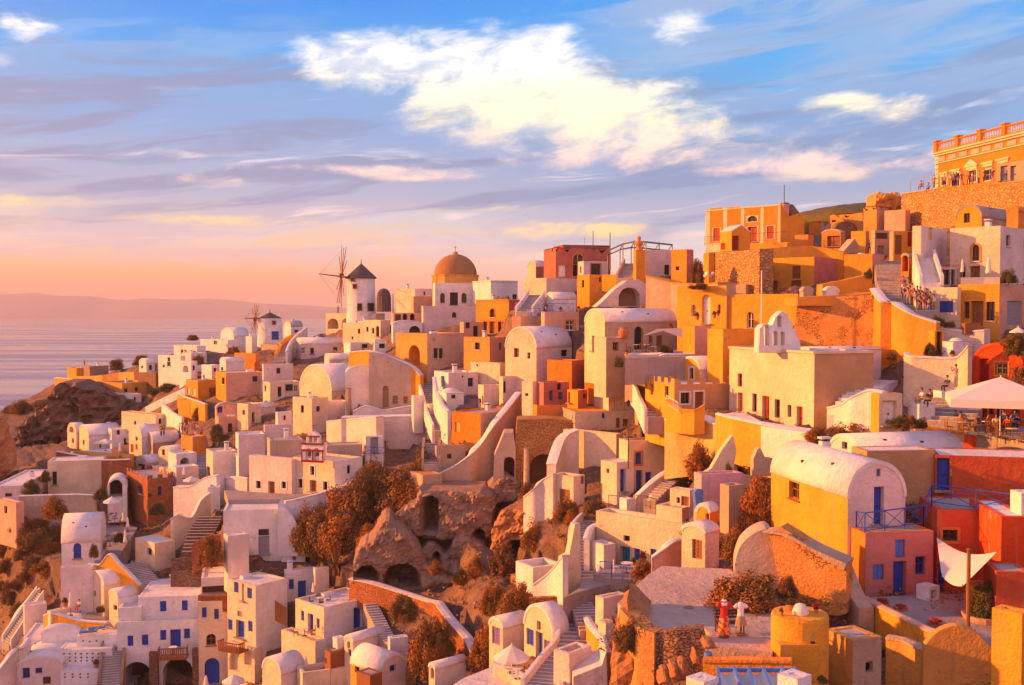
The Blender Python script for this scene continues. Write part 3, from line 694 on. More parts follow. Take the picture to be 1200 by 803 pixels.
def agave(label, x, y, w, h, D=None):
    px, py = ax(x), ay(y); d = D or field(px, py); p = P(px, py, d); sc = d/F/TS; r = w*sc/2; hh = h*sc
    o = empty('palm_bush', p, label, 'palm'); bm = bmesh.new(); rn = random.Random(5)
    for i in range(34):
        a = rn.uniform(0, 6.28); tilt = rn.uniform(.15, 1.0); pr = p.copy(); wd = .09*r*1.2
        side = Vector((-math.sin(a), math.cos(a), 0)); last = None
        for k in range(6):
            t_ = k/5; q = p+Vector((math.cos(a), math.sin(a), 0))*r*t_*tilt*1.1+Z*(hh*(t_*1.15-(tilt**1.5)*t_*t_*.9)); ww = wd*(1-t_*.9)
            e = (bm.verts.new(q-side*ww), bm.verts.new(q+side*ww))
            if last: bm.faces.new((last[0], last[1], e[1], e[0]))
            last = e
    emit(bm, 'frond', 'leafolive', o)
    bm = bmesh.new(); tube(bm, p-Z*.4, p+Z*hh*.25, r*.16, r*.12, 8); emit(bm, 'trunk', 'darkwood', o); return o

# ------------------------------------------------------------------ furniture and small things
def place(x, y, D=None):
    px, py = ax(x), ay(y)
    if isinstance(D, str): D = ray(px, py).y*(TZ[D]-CAMZ)/ray(px, py).z      # stands on that terrace
    d = D or field(px, py); return P(px, py, d), d/F/TS
def parasol(label, x, ytop, yfoot, w, drop, D=None, m='canvas', rot=0, seg=8, group=None):
    """open parasol: x axis column, ytop apex, yfoot foot of the pole, w canopy width, drop canopy height (picture units)"""
    p, s = place(x, yfoot, D); h = (yfoot-ytop)*s; r = w*s/2; dz = drop*s
    o = empty('parasol', p, label, 'parasol', group); bm = bmesh.new(); ap = bm.verts.new(p+Z*h); ring = []; low = []; 
    for i in range(seg):
        a = 2*math.pi*i/seg+rot; ring.append(bm.verts.new(p+Vector((math.cos(a)*r, math.sin(a)*r, h-dz)))); low.append(bm.verts.new(p+Vector((math.cos(a)*r*1.01, math.sin(a)*r*1.01, h-dz-r*.11))))
    for i in range(seg):
        j = (i+1) % seg; bm.faces.new((ap, ring[i], ring[j])); bm.faces.new((ring[i], low[i], low[j], ring[j]))
    emit(bm, 'canopy', m, o)
    bm = bmesh.new(); tube(bm, p-Z*.3, p+Z*(h+.1), .04, seg=8); emit(bm, 'pole', 'whitepaint', o)
    bm = bmesh.new()
    for i in range(seg):
        a = 2*math.pi*i/seg+rot; e = Vector((math.cos(a)*r, math.sin(a)*r, h-dz-.03)); tube(bm, p+Z*(h-.1), p+e, .015, seg=4)
    emit(bm, 'ribs', 'wood', o)
    bm = bmesh.new(); lathe(bm, p, [(.28, 0), (.28, .06), (.1, .12), (.05, .14)], 10); emit(bm, 'base', 'metal', o); return o
def closed_parasol(label, x, ytop, yfoot, w=8, D=None, m='canvas', group=None):
    p, s = place(x, yfoot, D); h = (yfoot-ytop)*s; r = w*s/2
    o = empty('closed_parasol', p, label, 'parasol', group); bm = bmesh.new(); lathe(bm, p, [(r*.9, h*.35), (r*1.05, h*.42), (r*.75, h*.62), (r*.6, h*.82), (r*.25, h*.97), (.02, h)], 9); emit(bm, 'canopy', m, o)
    bm = bmesh.new(); tube(bm, p-Z*.2, p+Z*(h+.08), .03, seg=6); emit(bm, 'pole', 'wood', o)
    bm = bmesh.new(); lathe(bm, p, [(.25, 0), (.25, .08), (.05, .1)], 10); emit(bm, 'base', 'metal', o); return o
def pole(label, x, ytop, yfoot, r=.05, D=None, m='metal', kind='pole', lamp=False):
    p, s = place(x, yfoot, D); h = (yfoot-ytop)*s
    if kind == 'pole' and not lamp:
        o = empty('pole', p, label, 'pole'); bm = bmesh.new(); tube(bm, p-Z*1.5, p+Z*h, r, r*.7, 8); emit(bm, 'shaft', m, o)
        bm = bmesh.new(); lathe(bm, p+Z*h, [(r*.9, 0), (r*1.1, .05), (.01, .12)], 8); emit(bm, 'cap', m, o)
    elif kind == 'antenna':
        o = empty('antenna', p, label, 'antenna'); bm = bmesh.new(); tube(bm, p-Z*.5, p+Z*h, .03, seg=5); emit(bm, 'mast', m, o)
        bm = bmesh.new()
        for k in range(5): tube(bm, p+Z*(h-.15-.12*k)-X*.5, p+Z*(h-.15-.12*k)+X*.5, .015, seg=4)
        emit(bm, 'aerial', m, o)
    else:
        o = empty('street_lamp', p, label, 'street lamp'); bm = bmesh.new(); tube(bm, p-Z*.8, p+Z*(h-.45), r, r*.7, 8); emit(bm, 'post', m, o)
        bm = bmesh.new(); q = p+Z*(h-.5); lathe(bm, q, [(.06, 0), (.13, .1), (.19, .4), (.22, .42), (.05, .6), (.02, .66)], 8); emit(bm, 'lantern', 'dark', o)
    return o
def dish(label, x, y, w, D=None, az=200):
    p, s = place(x, y, D); r = w*s/2; o = empty('satellite_dish', p, label, 'satellite dish'); bm = bmesh.new()
    lathe(bm, Vector((0, 0, 0)), [(r*.98, r*.30), (r, r*.30), (r*.7, r*.14), (r*.4, r*.05), (.02, .0)], 18)
    d = Vector((math.cos(R(az)), math.sin(R(az)), .5)).normalized(); bmesh.ops.rotate(bm, verts=bm.verts, matrix=d.to_track_quat('Z', 'Y').to_matrix()); bmesh.ops.translate(bm, verts=bm.verts, vec=p+Z*r*1.3); emit(bm, 'reflector', 'whitepaint', o, smooth=True)
    bm = bmesh.new(); tube(bm, p-Z*.5, p+Z*r*1.2, .04, seg=6); emit(bm, 'mast', 'metal', o)
    bm = bmesh.new(); tube(bm, p+Z*r*.7+d*.1, p+Z*r*1.25+d*r*.9, .02, seg=5); abox(bm, p+Z*r*1.25+d*r*.9, (.1, .1, .1)); emit(bm, 'feed_arm', 'metal', o); return o
def pot(label, x, y, h=14, plant='green', D=None, fl=False, group=None):
    p, s = place(x, y, D); hh = h*s; o = empty('potted_plant', p, label, 'potted plant', group); bm = bmesh.new(); r = hh*.3
    lathe(bm, p, [(r*.65, -.05), (r*.95, hh*.40), (r*1.08, hh*.40), (r*1.08, hh*.48), (r*.85, hh*.48), (r*.8, hh*.42), (.02, hh*.42)], 12); emit(bm, 'flower_pot', 'terracottapot', o)
    c = bpy.data.objects.new('foliage', LEAF[plant][0]); COL.objects.link(c); c.parent = o; c.scale = (r*1.25, r*1.25, hh*.5); c.location = (0, 0, hh*.55)
    if fl:
        bm = bmesh.new(); rn = random.Random(int(x*7+y))
        for i in range(16):
            q = p+Vector((rn.gauss(0, r*.7), rn.gauss(0, r*.7), hh*(.8+rn.random()*.3))); face(bm, [q+Vector((-.06, 0, 0)), q+Vector((0, -.04, .06)), q+Vector((.06, 0, 0)), q+Vector((0, .04, -.06))])
        emit(bm, 'blossoms', 'flowers', o)
    return o
def flowerbox(label, x, y, w, h, a=20, D=None):
    p, s = place(x, y, D); L_ = w*s; hh = h*s; u = Vector((math.cos(R(a)), math.sin(R(a)), 0)); n = Vector((-u.y, u.x, 0)); o = empty('flower_box', p, label, 'flower box'); bm = bmesh.new()
    box(bm, p+Z*hh*.25, u, n, Z, L_, .35, hh*.5); box(bm, p+Z*hh*.5, u, n, Z, L_+.06, .4, .05); emit(bm, 'trough', 'terracottapot', o)
    c = bpy.data.objects.new('foliage', LEAF['red'][1]); COL.objects.link(c); c.parent = o; c.scale = (L_*.52, .3, hh*.55); c.rotation_euler = (0, 0, R(a)); c.location = (0, 0, hh*.55); return o
def table(label, p, r=.4, m='whitepaint', group=None, rect=False, h=.75):
    o = empty('cafe_table', p, label, 'table', group); bm = bmesh.new()
    if rect: abox(bm, p+Z*(h-.02), (r*2, r*1.6, .04))
    else: lathe(bm, p+Z*(h-.04), [(r*.96, 0), (r, .01), (r, .04), (.01, .04)], 16)
    emit(bm, 'tabletop', m, o); bm = bmesh.new(); tube(bm, p, p+Z*(h-.04), .035, seg=6); lathe(bm, p, [(.24, 0), (.24, .03), (.05, .06)], 10); emit(bm, 'pedestal', 'metal', o); return o
def chair(label, p, rz=0, m='wood', group=None):
    o = empty('chair', p, label, 'chair', group); q = Matrix.Rotation(rz, 3, 'Z'); b = lambda x, y, z: p+q @ Vector((x, y, z)); ux, uy = q @ X, q @ Y
    bm = bmesh.new(); box(bm, b(0, 0, .44), ux, uy, Z, .44, .44, .05); emit(bm, 'seat', m, o)
    bm = bmesh.new()
    for z in (.62, .76, .88): box(bm, b(0, .21, z), ux, uy, Z, .40, .03, .07)
    for sx_ in (-.2, .2): box(bm, b(sx_, .21, .68), ux, uy, Z, .04, .04, .46)
    emit(bm, 'backrest', m, o)
    for sx_ in (-.19, .19):
        for sy_ in (-.19, .19):
            bm = bmesh.new(); tube(bm, b(sx_, sy_, 0), b(sx_*.95, sy_*.95, .43), .022, seg=5); emit(bm, 'leg', m, o)
    return o
def seats(label_t, label_c, x, y, n=2, D=None, m='wood', tm='whitepaint', group=None, ang=0.3, r=.38):
    p, s = place(x, y, D); table(label_t, p, r, tm, group and group+' tables')
    pos = sorted(((math.cos(ang+2*math.pi*i/n), math.sin(ang+2*math.pi*i/n)) for i in range(n)))
    nm = {2: ('left', 'right'), 3: ('left', 'middle', 'right'), 4: ('leftmost', 'second left', 'second right', 'rightmost')}[n]
    for (cx, sy_), w_ in zip(pos, nm):
        chair('%s chair at the %s' % (w_, label_t), p+Vector((cx, sy_, 0))*(r+.42), math.atan2(sy_, cx)-math.pi/2, m, group and group+' chairs')
ORD = ['leftmost', 'second from the left', 'third from the left', 'fourth from the left', 'fifth from the left', 'sixth from the left', 'seventh from the left', 'eighth from the left', 'ninth from the left', 'tenth from the left']
def railing(label, pts, h=1.0, m='blue', pat='x', post=1.5, D=None, name='railing'):
    """metal railing along picture points (foot line)"""
    pp = []
    for i, q in enumerate(pts):
        x, y = ax(q[0]), ay(q[1]); pp.append(P(x, y, q[2] if len(q) > 2 else (D or field(x, y))))
    root = empty(name, pp[0], label, 'railing'); br = bmesh.new(); bx = bmesh.new(); posts = []
    for a, b in zip(pp, pp[1:]):
        tube(br, a+Z*h, b+Z*h, .035, seg=6); tube(br, a+Z*.12, b+Z*.12, .025, seg=5); L_ = (b-a).length; k = max(1, round(L_/post))
        for i in range(k):
            q0, q1 = a.lerp(b, i/k), a.lerp(b, (i+1)/k); posts.append(q0)
            if pat == 'x': tube(bx, q0+Z*.12, q1+Z*h, .02, seg=4); tube(bx, q1+Z*.12, q0+Z*h, .02, seg=4)
            else:
                for j in range(1, 8): e = q0.lerp(q1, j/8); tube(bx, e+Z*.12, e+Z*h, .012, seg=4)
    posts.append(pp[-1]); emit(br, 'rail', m, root); emit(bx, 'bars', m, root)
    for q in posts[:60]:
        bm = bmesh.new(); tube(bm, q-Z*.15, q+Z*(h+.03), .032, seg=6); emit(bm, 'post', m, root)
    return root
def sunbed(label, x, y, L_=1.9, az=0, m='bluefabric', D=None):
    p, s = place(x, y, D); o = empty('sunbed', p, label, 'sunbed'); q = Matrix.Rotation(az, 3, 'Z'); b = lambda x_, y_, z: p+q @ Vector((x_, y_, z)); ux, uy = q @ X, q @ Y
    bm = bmesh.new(); box(bm, b(-.2, 0, .36), ux, uy, Z, 1.4, .68, .09); emit(bm, 'mattress', m, o)
    bm = bmesh.new(); v = (q @ Vector((.85, 0, .5))).normalized(); box(bm, b(.83, 0, .52), v, uy, v.cross(uy), .75, .68, .09); emit(bm, 'backrest', m, o)
    bm = bmesh.new(); box(bm, b(0, 0, .28), ux, uy, Z, 1.9, .7, .06); emit(bm, 'frame', 'whitepaint', o)
    for i in (-.85, .85):
        for j in (-.3, .3):
            bm = bmesh.new(); tube(bm, b(i, j, -.05), b(i, j, .27), .03, seg=5); emit(bm, 'leg', 'whitepaint', o)
    return o
def bench(label, x, y, w, az=0, m='darkwood', D=None):
    p, s = place(x, y, D); L_ = w*s; o = empty('bench', p, label, 'bench'); q = Matrix.Rotation(az, 3, 'Z'); b = lambda x_, y_, z: p+q @ Vector((x_, y_, z)); ux, uy = q @ X, q @ Y
    bm = bmesh.new()
    for j in range(4): box(bm, b(0, -.18+.12*j, .44), ux, uy, Z, L_, .1, .035)
    emit(bm, 'seat', m, o); bm = bmesh.new()
    for z in (.6, .74, .88): box(bm, b(0, .24, z), ux, uy, Z, L_, .03, .09)
    for k in range(7): box(bm, b(-L_/2+L_*(k+.5)/7, .25, .74), ux, uy, Z, .03, .025, .3)
    emit(bm, 'backrest', m, o)
    for i in (-.46, .46):
        bm = bmesh.new()
        for j in (-.18, .2): tube(bm, b(i*L_, j, -.02), b(i*L_, j, .44 if j < 0 else .92), .03, seg=6)
        box(bm, b(i*L_, 0, .62), uy, ux, Z, .46, .05, .04); emit(bm, 'leg', m, o)
    return o

# ------------------------------------------------------------------ people
def skin_mesh(name, joints, edges, radii, level=1):
    me = bpy.data.meshes.new(name); me.from_pydata(joints, edges, []); o = bpy.data.objects.new(name, me); COL.objects.link(o)
    md = o.modifiers.new('skin', 'SKIN'); md.use_smooth_shade = True; md.branch_smoothing = .6
    for i, v in enumerate(me.skin_vertices[0].data): v.radius = (radii[i], radii[i]*.86); v.use_root = i == 0
    sb = o.modifiers.new('sub', 'SUBSURF'); sb.levels = level; sb.render_levels = level
    dg = bpy.context.evaluated_depsgraph_get(); dg.update(); ev = o.evaluated_get(dg); out = bpy.data.meshes.new_from_object(ev, depsgraph=dg)
    bpy.data.objects.remove(o); bpy.data.meshes.remove(me); out.name = name
    out.polygons.foreach_set('use_smooth', [True]*len(out.polygons)); return out
POSES = {}
def pose(name, hip, chest, neck, head, arms, legs):
    """arms: [(shoulder, elbow, wrist)], legs: [(hip, knee, ankle, toe)]; returns body, shirt, trousers, hair meshes"""
    J, E, Rd = [], [], []
    def j(p, r, par=None):
        J.append(p); Rd.append(r)
        if par is not None: E.append((par, len(J)-1))
        return len(J)-1
    h = j(hip, .135); c0 = j(tuple(np.array(hip)*.5+np.array(chest)*.5), .12, h); c = j(chest, .145, c0); n = j(neck, .058, c); hm = j(tuple(np.array(neck)*.55+np.array(head)*.45), .068, n); hd = j(head, .092, hm); ht = j(tuple(np.array(head)+np.array((0, 0, .09))), .062, hd)
    nose = j(tuple(np.array(head)+np.array((0, -.105, -.02))), .022, hd)
    for s, e, w in arms:
        a = j(s, .058, c); b = j(e, .043, a); d = j(w, .031, b); v = np.array(w)-np.array(e); v = v/np.linalg.norm(v); pm = j(tuple(np.array(w)+v*.07), .036, d)
        side = np.cross(v, (0, 0, 1.0)); side = side/(np.linalg.norm(side)+1e-6)
        for k in range(4): j(tuple(np.array(w)+v*(.16-.012*abs(k-1.5))+side*(k-1.5)*.02), .010, pm)
        j(tuple(np.array(w)+v*.08+side*.06), .011, pm)
    for a_, k_, f_, t_ in legs:
        a = j(a_, .085, h); b = j(k_, .058, a); d = j(f_, .042, b); j(t_, .036, d)
    body = skin_mesh('person', J, E, Rd)
    J, E, Rd = [], [], []; c0 = j(tuple(np.array(hip)+np.array((0, 0, .02))), .15); cm = j(tuple(np.array(hip)*.5+np.array(chest)*.5), .137, c0); c = j(chest, .162, cm); j(tuple(np.array(chest)*.45+np.array(neck)*.55), .085, c)
    for s, e, w in arms: a = j(s, .074, c); j(tuple(np.array(s)*.1+np.array(e)*.9), .058, a)
    shirt = skin_mesh('shirt', J, E, Rd)
    J, E, Rd = [], [], []; h = j(tuple(np.array(hip)+np.array((0, 0, .05))), .146); h2 = j(tuple(np.array(hip)-np.array((0, 0, .03))), .142, h)
    for a_, k_, f_, t_ in legs: a = j(a_, .1, h2); b = j(k_, .074, a); j(tuple(np.array(k_)*.1+np.array(f_)*.9), .06, b)
    trousers = skin_mesh('trousers', J, E, Rd)
    bm = bmesh.new(); bmesh.ops.create_icosphere(bm, subdivisions=2, radius=.108)
    for v in list(bm.verts):
        if v.co.z < -.03 and v.co.y < .02 or v.co.y < -.075 and v.co.z < .05: bm.verts.remove(v)
    for f in bm.faces: f.smooth = True
    bmesh.ops.translate(bm, verts=bm.verts, vec=Vector(head)+Vector((0, .012, .03))); hr = bpy.data.meshes.new('hair'); bm.to_mesh(hr); bm.free()
    POSES[name] = (body, shirt, trousers, hr)
LG = [((.09, 0, .88), (.10, -.01, .48), (.10, .02, .07), (.11, -.13, .03)), ((-.09, 0, .88), (-.10, -.03, .48), (-.10, 0, .07), (-.11, -.15, .03))]
pose('stand', (0, 0, .95), (0, .01, 1.3), (0, 0, 1.48), (0, -.02, 1.62), [((.2, 0, 1.38), (.25, .03, 1.1), (.24, -.05, .86)), ((-.2, 0, 1.38), (-.25, .02, 1.1), (-.25, -.08, .87))], LG)
pose('photo', (0, 0, .95), (0, .01, 1.3), (0, 0, 1.48), (0, -.03, 1.62), [((.2, 0, 1.38), (.28, -.12, 1.18), (.1, -.36, 1.46)), ((-.2, 0, 1.38), (-.28, -.12, 1.18), (-.1, -.36, 1.46))], LG)
pose('walk', (0, 0, .94), (0, -.03, 1.29), (0, -.05, 1.47), (0, -.08, 1.61), [((.2, -.03, 1.37), (.25, .12, 1.13), (.24, .1, .9)), ((-.2, -.03, 1.37), (-.25, -.15, 1.13), (-.22, -.3, .95))], [((.09, 0, .87), (.1, -.2, .5), (.1, -.22, .09), (.1, -.37, .04)), ((-.09, 0, .87), (-.1, .05, .48), (-.1, .28, .13), (-.1, .18, .03))])
pose('sit', (0, 0, .52), (0, -.02, .88), (0, -.04, 1.05), (0, -.07, 1.19), [((.2, -.02, .95), (.26, -.12, .70), (.14, -.36, .72)), ((-.2, -.02, .95), (-.26, -.12, .70), (-.14, -.36, .72))], [((.1, -.05, .5), (.13, -.45, .5), (.13, -.42, .08), (.13, -.56, .03)), ((-.1, -.05, .5), (-.13, -.45, .5), (-.13, -.42, .08), (-.13, -.56, .03))])
def person(label, x, y, pose_='stand', face=0, shirt='navy', trousers='black', D=None, hair=True, k=1.0, group=None, lift=0):
    """face: bearing the person looks towards in degrees, 0 = towards the viewer, 90 = to the left"""
    p, s = place(x, y, D); p = p+Z*lift; b, sh, tr, hr = POSES[pose_]; o = bpy.data.objects.new('person', b); COL.objects.link(o); o.location = p; o.rotation_euler = (0, 0, R(-face)); o.scale = (k, k, k); tag(o, label, 'person', group)
    for nm, me, mm in (('shirt', sh, CLOTH[shirt]), ('trousers', tr, CLOTH[trousers]), ('hair', hr, M['hair'])):
        if nm == 'hair' and not hair: continue
        c = bpy.data.objects.new(nm, me); COL.objects.link(c); c.parent = o
        if not me.materials: me.materials.append(mm)
        c.material_slots[0].link = 'OBJECT'; c.material_slots[0].material = mm
    if not b.materials: b.materials.append(M['skin'])
    return o
# ------------------------------------------------------------------ hillside, built last because houses dig into it
from mathutils import noise as MN_
def refit():
    """the ground passes through the feet of everything that was built"""
    pts = {}
    for x, y, d in [tuple(c) for c in CTRL if not (0 < c[0] < 1200 and c[1] < 803)]+PIN+[c for c in CTRL if (0 < c[0] < 1200 and c[1] < 803)]:
        k = (round(x/9), round(y/9))
        if k not in pts: pts[k] = [x, y, d]
        else: pts[k][2] = max(pts[k][2], d)
    c = np.array(list(pts.values())); xy = c[:, :2]/100; v = np.log(c[:, 2]); n = len(c)
    A = np.block([[_phi(xy, xy)-np.eye(n)*.10, np.ones((n, 1)), xy], [np.ones((1, n)), np.zeros((1, 3))], [xy.T, np.zeros((2, 3))]])
    w = np.linalg.solve(A, np.concatenate([v, np.zeros(3)]))
    def f(xs, ys):
        q = np.stack([np.ravel(xs), np.ravel(ys)], 1)/100.0; out = np.zeros(len(q))
        for k in range(0, len(q), 8000): out[k:k+8000] = _phi(q[k:k+8000], xy) @ w[:n]
        return np.exp(out + w[n] + q @ w[n+1:])
    return f
def hillside(skyline, xs=None):
    cols = np.concatenate([np.arange(-600, -180, 14.0), np.arange(-180, 1381, 4.0), np.arange(1386, 2000, 14.0)]); sk = np.interp(cols, [p[0] for p in skyline], [p[1] for p in skyline]); K = 190
    tt = np.linspace(0, 1, K); ys = sk[None]+(930-sk[None])*tt[:, None]; xs = np.broadcast_to(cols[None], ys.shape)
    f = refit(); D = f(xs, ys).reshape(ys.shape)
    for i in range(K-2, -1, -1): D[i] = np.maximum(D[i], D[i+1]*1.0012)      # the ground never comes nearer as the picture climbs
    a = (xs-600)/F; b = (401.5-ys)/F; ry = CP+b*SP; t_ = D/ry
    Xw, Yw, Zw = a*t_, D, CAMZ+(-SP+b*CP)*t_-.7
    back = []      # behind the ridge the land falls away to the sea
    for k, (dd, dz) in enumerate(((1.04, -1.5), (1.12, -7), (1.3, -30), (1.6, -70), (1.9, -110))):
        back.append((Xw[0]*dd, Yw[0]*dd, np.maximum(Zw[0]+dz, -12)))
    Xw = np.concatenate([np.array([b_[0] for b_ in back])[::-1], Xw]); Yw = np.concatenate([np.array([b_[1] for b_ in back])[::-1], Yw]); Zw = np.concatenate([np.array([b_[2] for b_ in back])[::-1], Zw])
    r, c = Zw.shape; nz = np.zeros(r*c); xf, yf, zf = Xw.ravel(), Yw.ravel(), Zw.ravel()
    for i in range(r*c):
        q = Vector((xf[i], yf[i], zf[i])); nz[i] = MN_.fractal(q*.16, .9, 2.1, 5)*.75+(.5-abs(MN_.noise(q*.45)))*.5-.25
    Zw = Zw+nz.reshape(r, c)
    Z0 = Zw.copy()
    for (C, ul, Ll, ur, Lr, zt) in FOOT:
        dx, dy = Xw-C.x, Yw-C.y; u = dx*ul.x+dy*ul.y; v = dx*ur.x+dy*ur.y
        ins = (u > -.6) & (u < Ll+.7) & (v > -.6) & (v < Lr+.7); Zw = np.where(ins, np.minimum(Zw, np.minimum(zt-1.3, C.z-.1+1.2*np.maximum(np.minimum(u, v)-1.6, 0))), Zw)
        for (s, q, Ls) in ((u, v, Ll), (v, u, Lr)):      # level ground along the two front faces
            ins = (s > -1.0) & (s < Ls+.5) & (q > -4.5) & (q <= 0.1); Zw = np.where(ins, np.minimum(Zw, C.z-.12+np.maximum(-q-1.5, 0)*.45+.05*np.maximum(s, 0)), Zw)
    for (x, y, z, rad) in PTS:
        near = (abs(Xw-x) < rad) & (abs(Yw-y) < rad); Zw = np.where(near, np.minimum(Zw, z-.1), Zw)
    for ps in CLIP:
        n = len(ps); px = np.array([p.x for p in ps]); py = np.array([p.y for p in ps]); z0 = min(p.z for p in ps); cx, cy = px.mean(), py.mean(); px = cx+(px-cx)*1.04; py = cy+(py-cy)*1.04
        ins = np.zeros(Zw.shape, bool); j = n-1
        for i in range(n):
            cc = ((py[i] > Yw) != (py[j] > Yw)) & (Xw < (px[j]-px[i])*(Yw-py[i])/(py[j]-py[i]+1e-9)+px[i]); ins ^= cc; j = i
        Zw = np.where(ins, np.minimum(Zw, z0-.3), Zw)
    V = np.stack([Xw, Yw, Zw], -1).reshape(-1, 3); idx = np.arange(r*c).reshape(r, c)
    Fq = np.stack([idx[:-1, :-1], idx[1:, :-1], idx[1:, 1:], idx[:-1, 1:]], -1).reshape(-1, 4)
    me = bpy.data.meshes.new('hillside'); me.from_pydata(V.tolist(), [], Fq.tolist()); me.materials.append(M['earth']); me.polygons.foreach_set('use_smooth', [True]*len(Fq))
    o = bpy.data.objects.new('hillside', me); COL.objects.link(o); tag(o, 'brown rocky hillside the village is built on', 'hillside', kind='structure')
    # loose stones and dry tufts strewn over the open ground
    rn = random.Random(11); SV, SF, GV, GF, BV, BF = [], [], [], [], [], []; ico = [Vector(p).normalized() for p in ((1,0,0),(-1,0,0),(0,1,0),(0,-1,0),(0,0,1),(0,0,-1))]; fac = ((0,2,4),(2,1,4),(1,3,4),(3,0,4),(2,0,5),(1,2,5),(3,1,5),(0,3,5))
    for q in range(34000):
        i, j = rn.randrange(8, r-1), rn.randrange(2, c-2); p = Vector((Xw[i, j]+rn.uniform(-.5, .5), Yw[i, j]+rn.uniform(-.5, .5), Zw[i, j]))
        if p.y > 190 or Z0[i, j]-Zw[i, j] > .02: continue
        if rn.random() < .45:
            s = rn.uniform(.06, .2)*(1.8 if rn.random() < .12 else 1); k = len(SV); SV += [p+Vector((e.x*s*rn.uniform(.6, 1.4), e.y*s*rn.uniform(.6, 1.4), e.z*s*rn.uniform(.5, 1))) for e in ico]; SF += [tuple(k+a_ for a_ in t3) for t3 in fac]
        elif q % 9 == 0 and MN_.noise(p*.07) > -.15:
            rr = rn.uniform(.3, .95)
            for b_ in range(90):
                d_ = Vector((rn.gauss(0, .5), rn.gauss(0, .5), abs(rn.gauss(0, .42))))*rr; k = len(BV); a_ = rn.uniform(0, 6.28); u_ = Vector((math.cos(a_), math.sin(a_), rn.uniform(-.6, .6)))*rn.uniform(.06, .13); w_ = Vector((-u_.y, u_.x, rn.uniform(-.1, .1)))*.6; BV += [p+d_-u_, p+d_+w_, p+d_+u_, p+d_-w_]; BF.append((k, k+1, k+2, k+3))
        elif MN_.noise(p*.12) > -.1:
            for b_ in range(9):
                an = rn.uniform(0, 6.28); l_ = rn.uniform(.15, .5); k = len(GV); d_ = Vector((math.cos(an)*.6, math.sin(an)*.6, rn.uniform(.4, 1)))*l_; sd = Vector((-math.sin(an), math.cos(an), 0))*.05; q0 = p+Vector((rn.uniform(-.3, .3), rn.uniform(-.3, .3), -.05)); GV += [q0-sd, q0+sd, q0+d_+sd*.3, q0+d_-sd*.3]; GF.append((k, k+1, k+2, k+3))
    for nm, V_, F_, mm, lb in (('loose_stones', SV, SF, 'tuff', 'loose stones strewn over the bare slopes'), ('dry_grass', GV, GF, 'leafolive', 'dry grass tufts on the bare slopes'), ('low_scrub', BV, BF, 'leafrust', 'low rust-brown scrub covering the bare slopes')):
        me = bpy.data.meshes.new(nm); me.from_pydata(V_, [], F_); me.materials.append(M[mm]); g = bpy.data.objects.new(nm, me); COL.objects.link(g); tag(g, lb, nm.replace('_', ' '), kind='stuff')
    return o
CN = dict(red='red', black='black', navy='navy', white='white', blue='blue', brown='brown', green='green', pinkc='pink', khaki='khaki', greyc='grey', orangec='orange')
# ================================================================== FAR LEFT HEADLAND
T(0, 340)
wall('long ochre retaining wall at the tip of the headland', [(370,452,512),(450,450,513),(535,447,516),(620,432,480),(702,428,478)], 'oldochre', curve=False)
wall('brown stone block wall between the ochre wall and the white houses', [(700,430,478),(815,430,478)], 'darkrubble')
house('small ochre hut at the very end of the headland', 350,400,440, 408,452, a=50, m='ochre', par=.2)
house('white flat-roofed shelter above the ochre headland wall', 435,470,565, 398,446, a=45, m='brown', rm='roofwhite', par=.05)
wall('low white parapet on the rock at the headland tip', [(285,460,482),(330,462,488),(380,468,490)], 'orange', 'white')
house('ochre taverna wall with a dark arch under the headland terrace', 530,640,795, 487,592, a=58, m='oldochre', rm='roofgrey', L='hka 535,560,575,588', Rr='wk 650,515,668,540; wk 705,508,722,530')
house('low white terrace house below the ochre taverna', 580,690,735, 545,596, a=55, m='white', Rr='wk 700,560,712,580')
house('small white vaulted house at the top of the headland with a blue door', 725,766,826, 385,432, 'vL', a=52, L='wk 738,395,748,410', Rr='dk 812,380,822,420; wk 780,392,795,418')
house('white two-storey house with two dark windows beside the headland vault', 826,945,968, 345,470, a=62, L='wk 875,352,890,374; wk 873,376,893,398; wk 850,390,862,405', par=.3)
house('low white house with a dark opening on the headland skyline', 908,1030,1075, 292,338, a=60, L='wk 945,312,980,332')
house('white sloping block stepping down from the skyline house', 950,1000,1080, 330,372, a=55, m='white')
house('white porch with a small arch and a round blue plaque', 935,1000,1030, 372,470, a=60, L='hka 955,395,985,430', Rr='wk 1008,395,1020,420')
bm = bmesh.new(); p_, s_ = place(942, 405); d_ = Vector((-.5,-.8,0)).normalized(); tube(bm, p_-d_*.1+Z*7*s_*5, p_+d_*.15+Z*7*s_*5, .55, seg=16); tag(emit(bm, 'plaque', 'lightblue', loc=p_), 'round blue plaque on the white arched porch', 'sign')
house('ochre house with two pale windows above the big stone terrace', 970,1030,1078, 478,572, a=55, m='ochre', L='ww 978,510,992,545; ww 1008,515,1022,552', Rr='dw 1048,520,1064,565', par=.15, rm='roofgrey')
house('long ochre garden wall house curving below the pale-windowed house', 928,1000,1050, 575,655, a=60, m='ochre', L='dka 993,590,1008,640')
house('large cream house with a wide flat yellow-green roof', 630,815,860, 652,722, a=62, m='cream', rm='ochre', par=.12, L='wk 700,685,712,705', Rr='wk 830,672,845,700')
wall('white stair wall rising beside the cream house', [(845,590,665),(900,640,690),(950,665,700)], 'white')
wall('long white ramp wall running down to the taverna', [(760,612,632),(860,560,580),(968,510,528)], 'white')
bush('dark round bush on the headland top left of the vault', 608,415,80,60,'olive'); bush('larger dark bush on the headland top by the vaulted house', 738,390,95,55,'olive'); bush('small bush on the skyline above the headland houses', 1010,262,60,30,'olive')
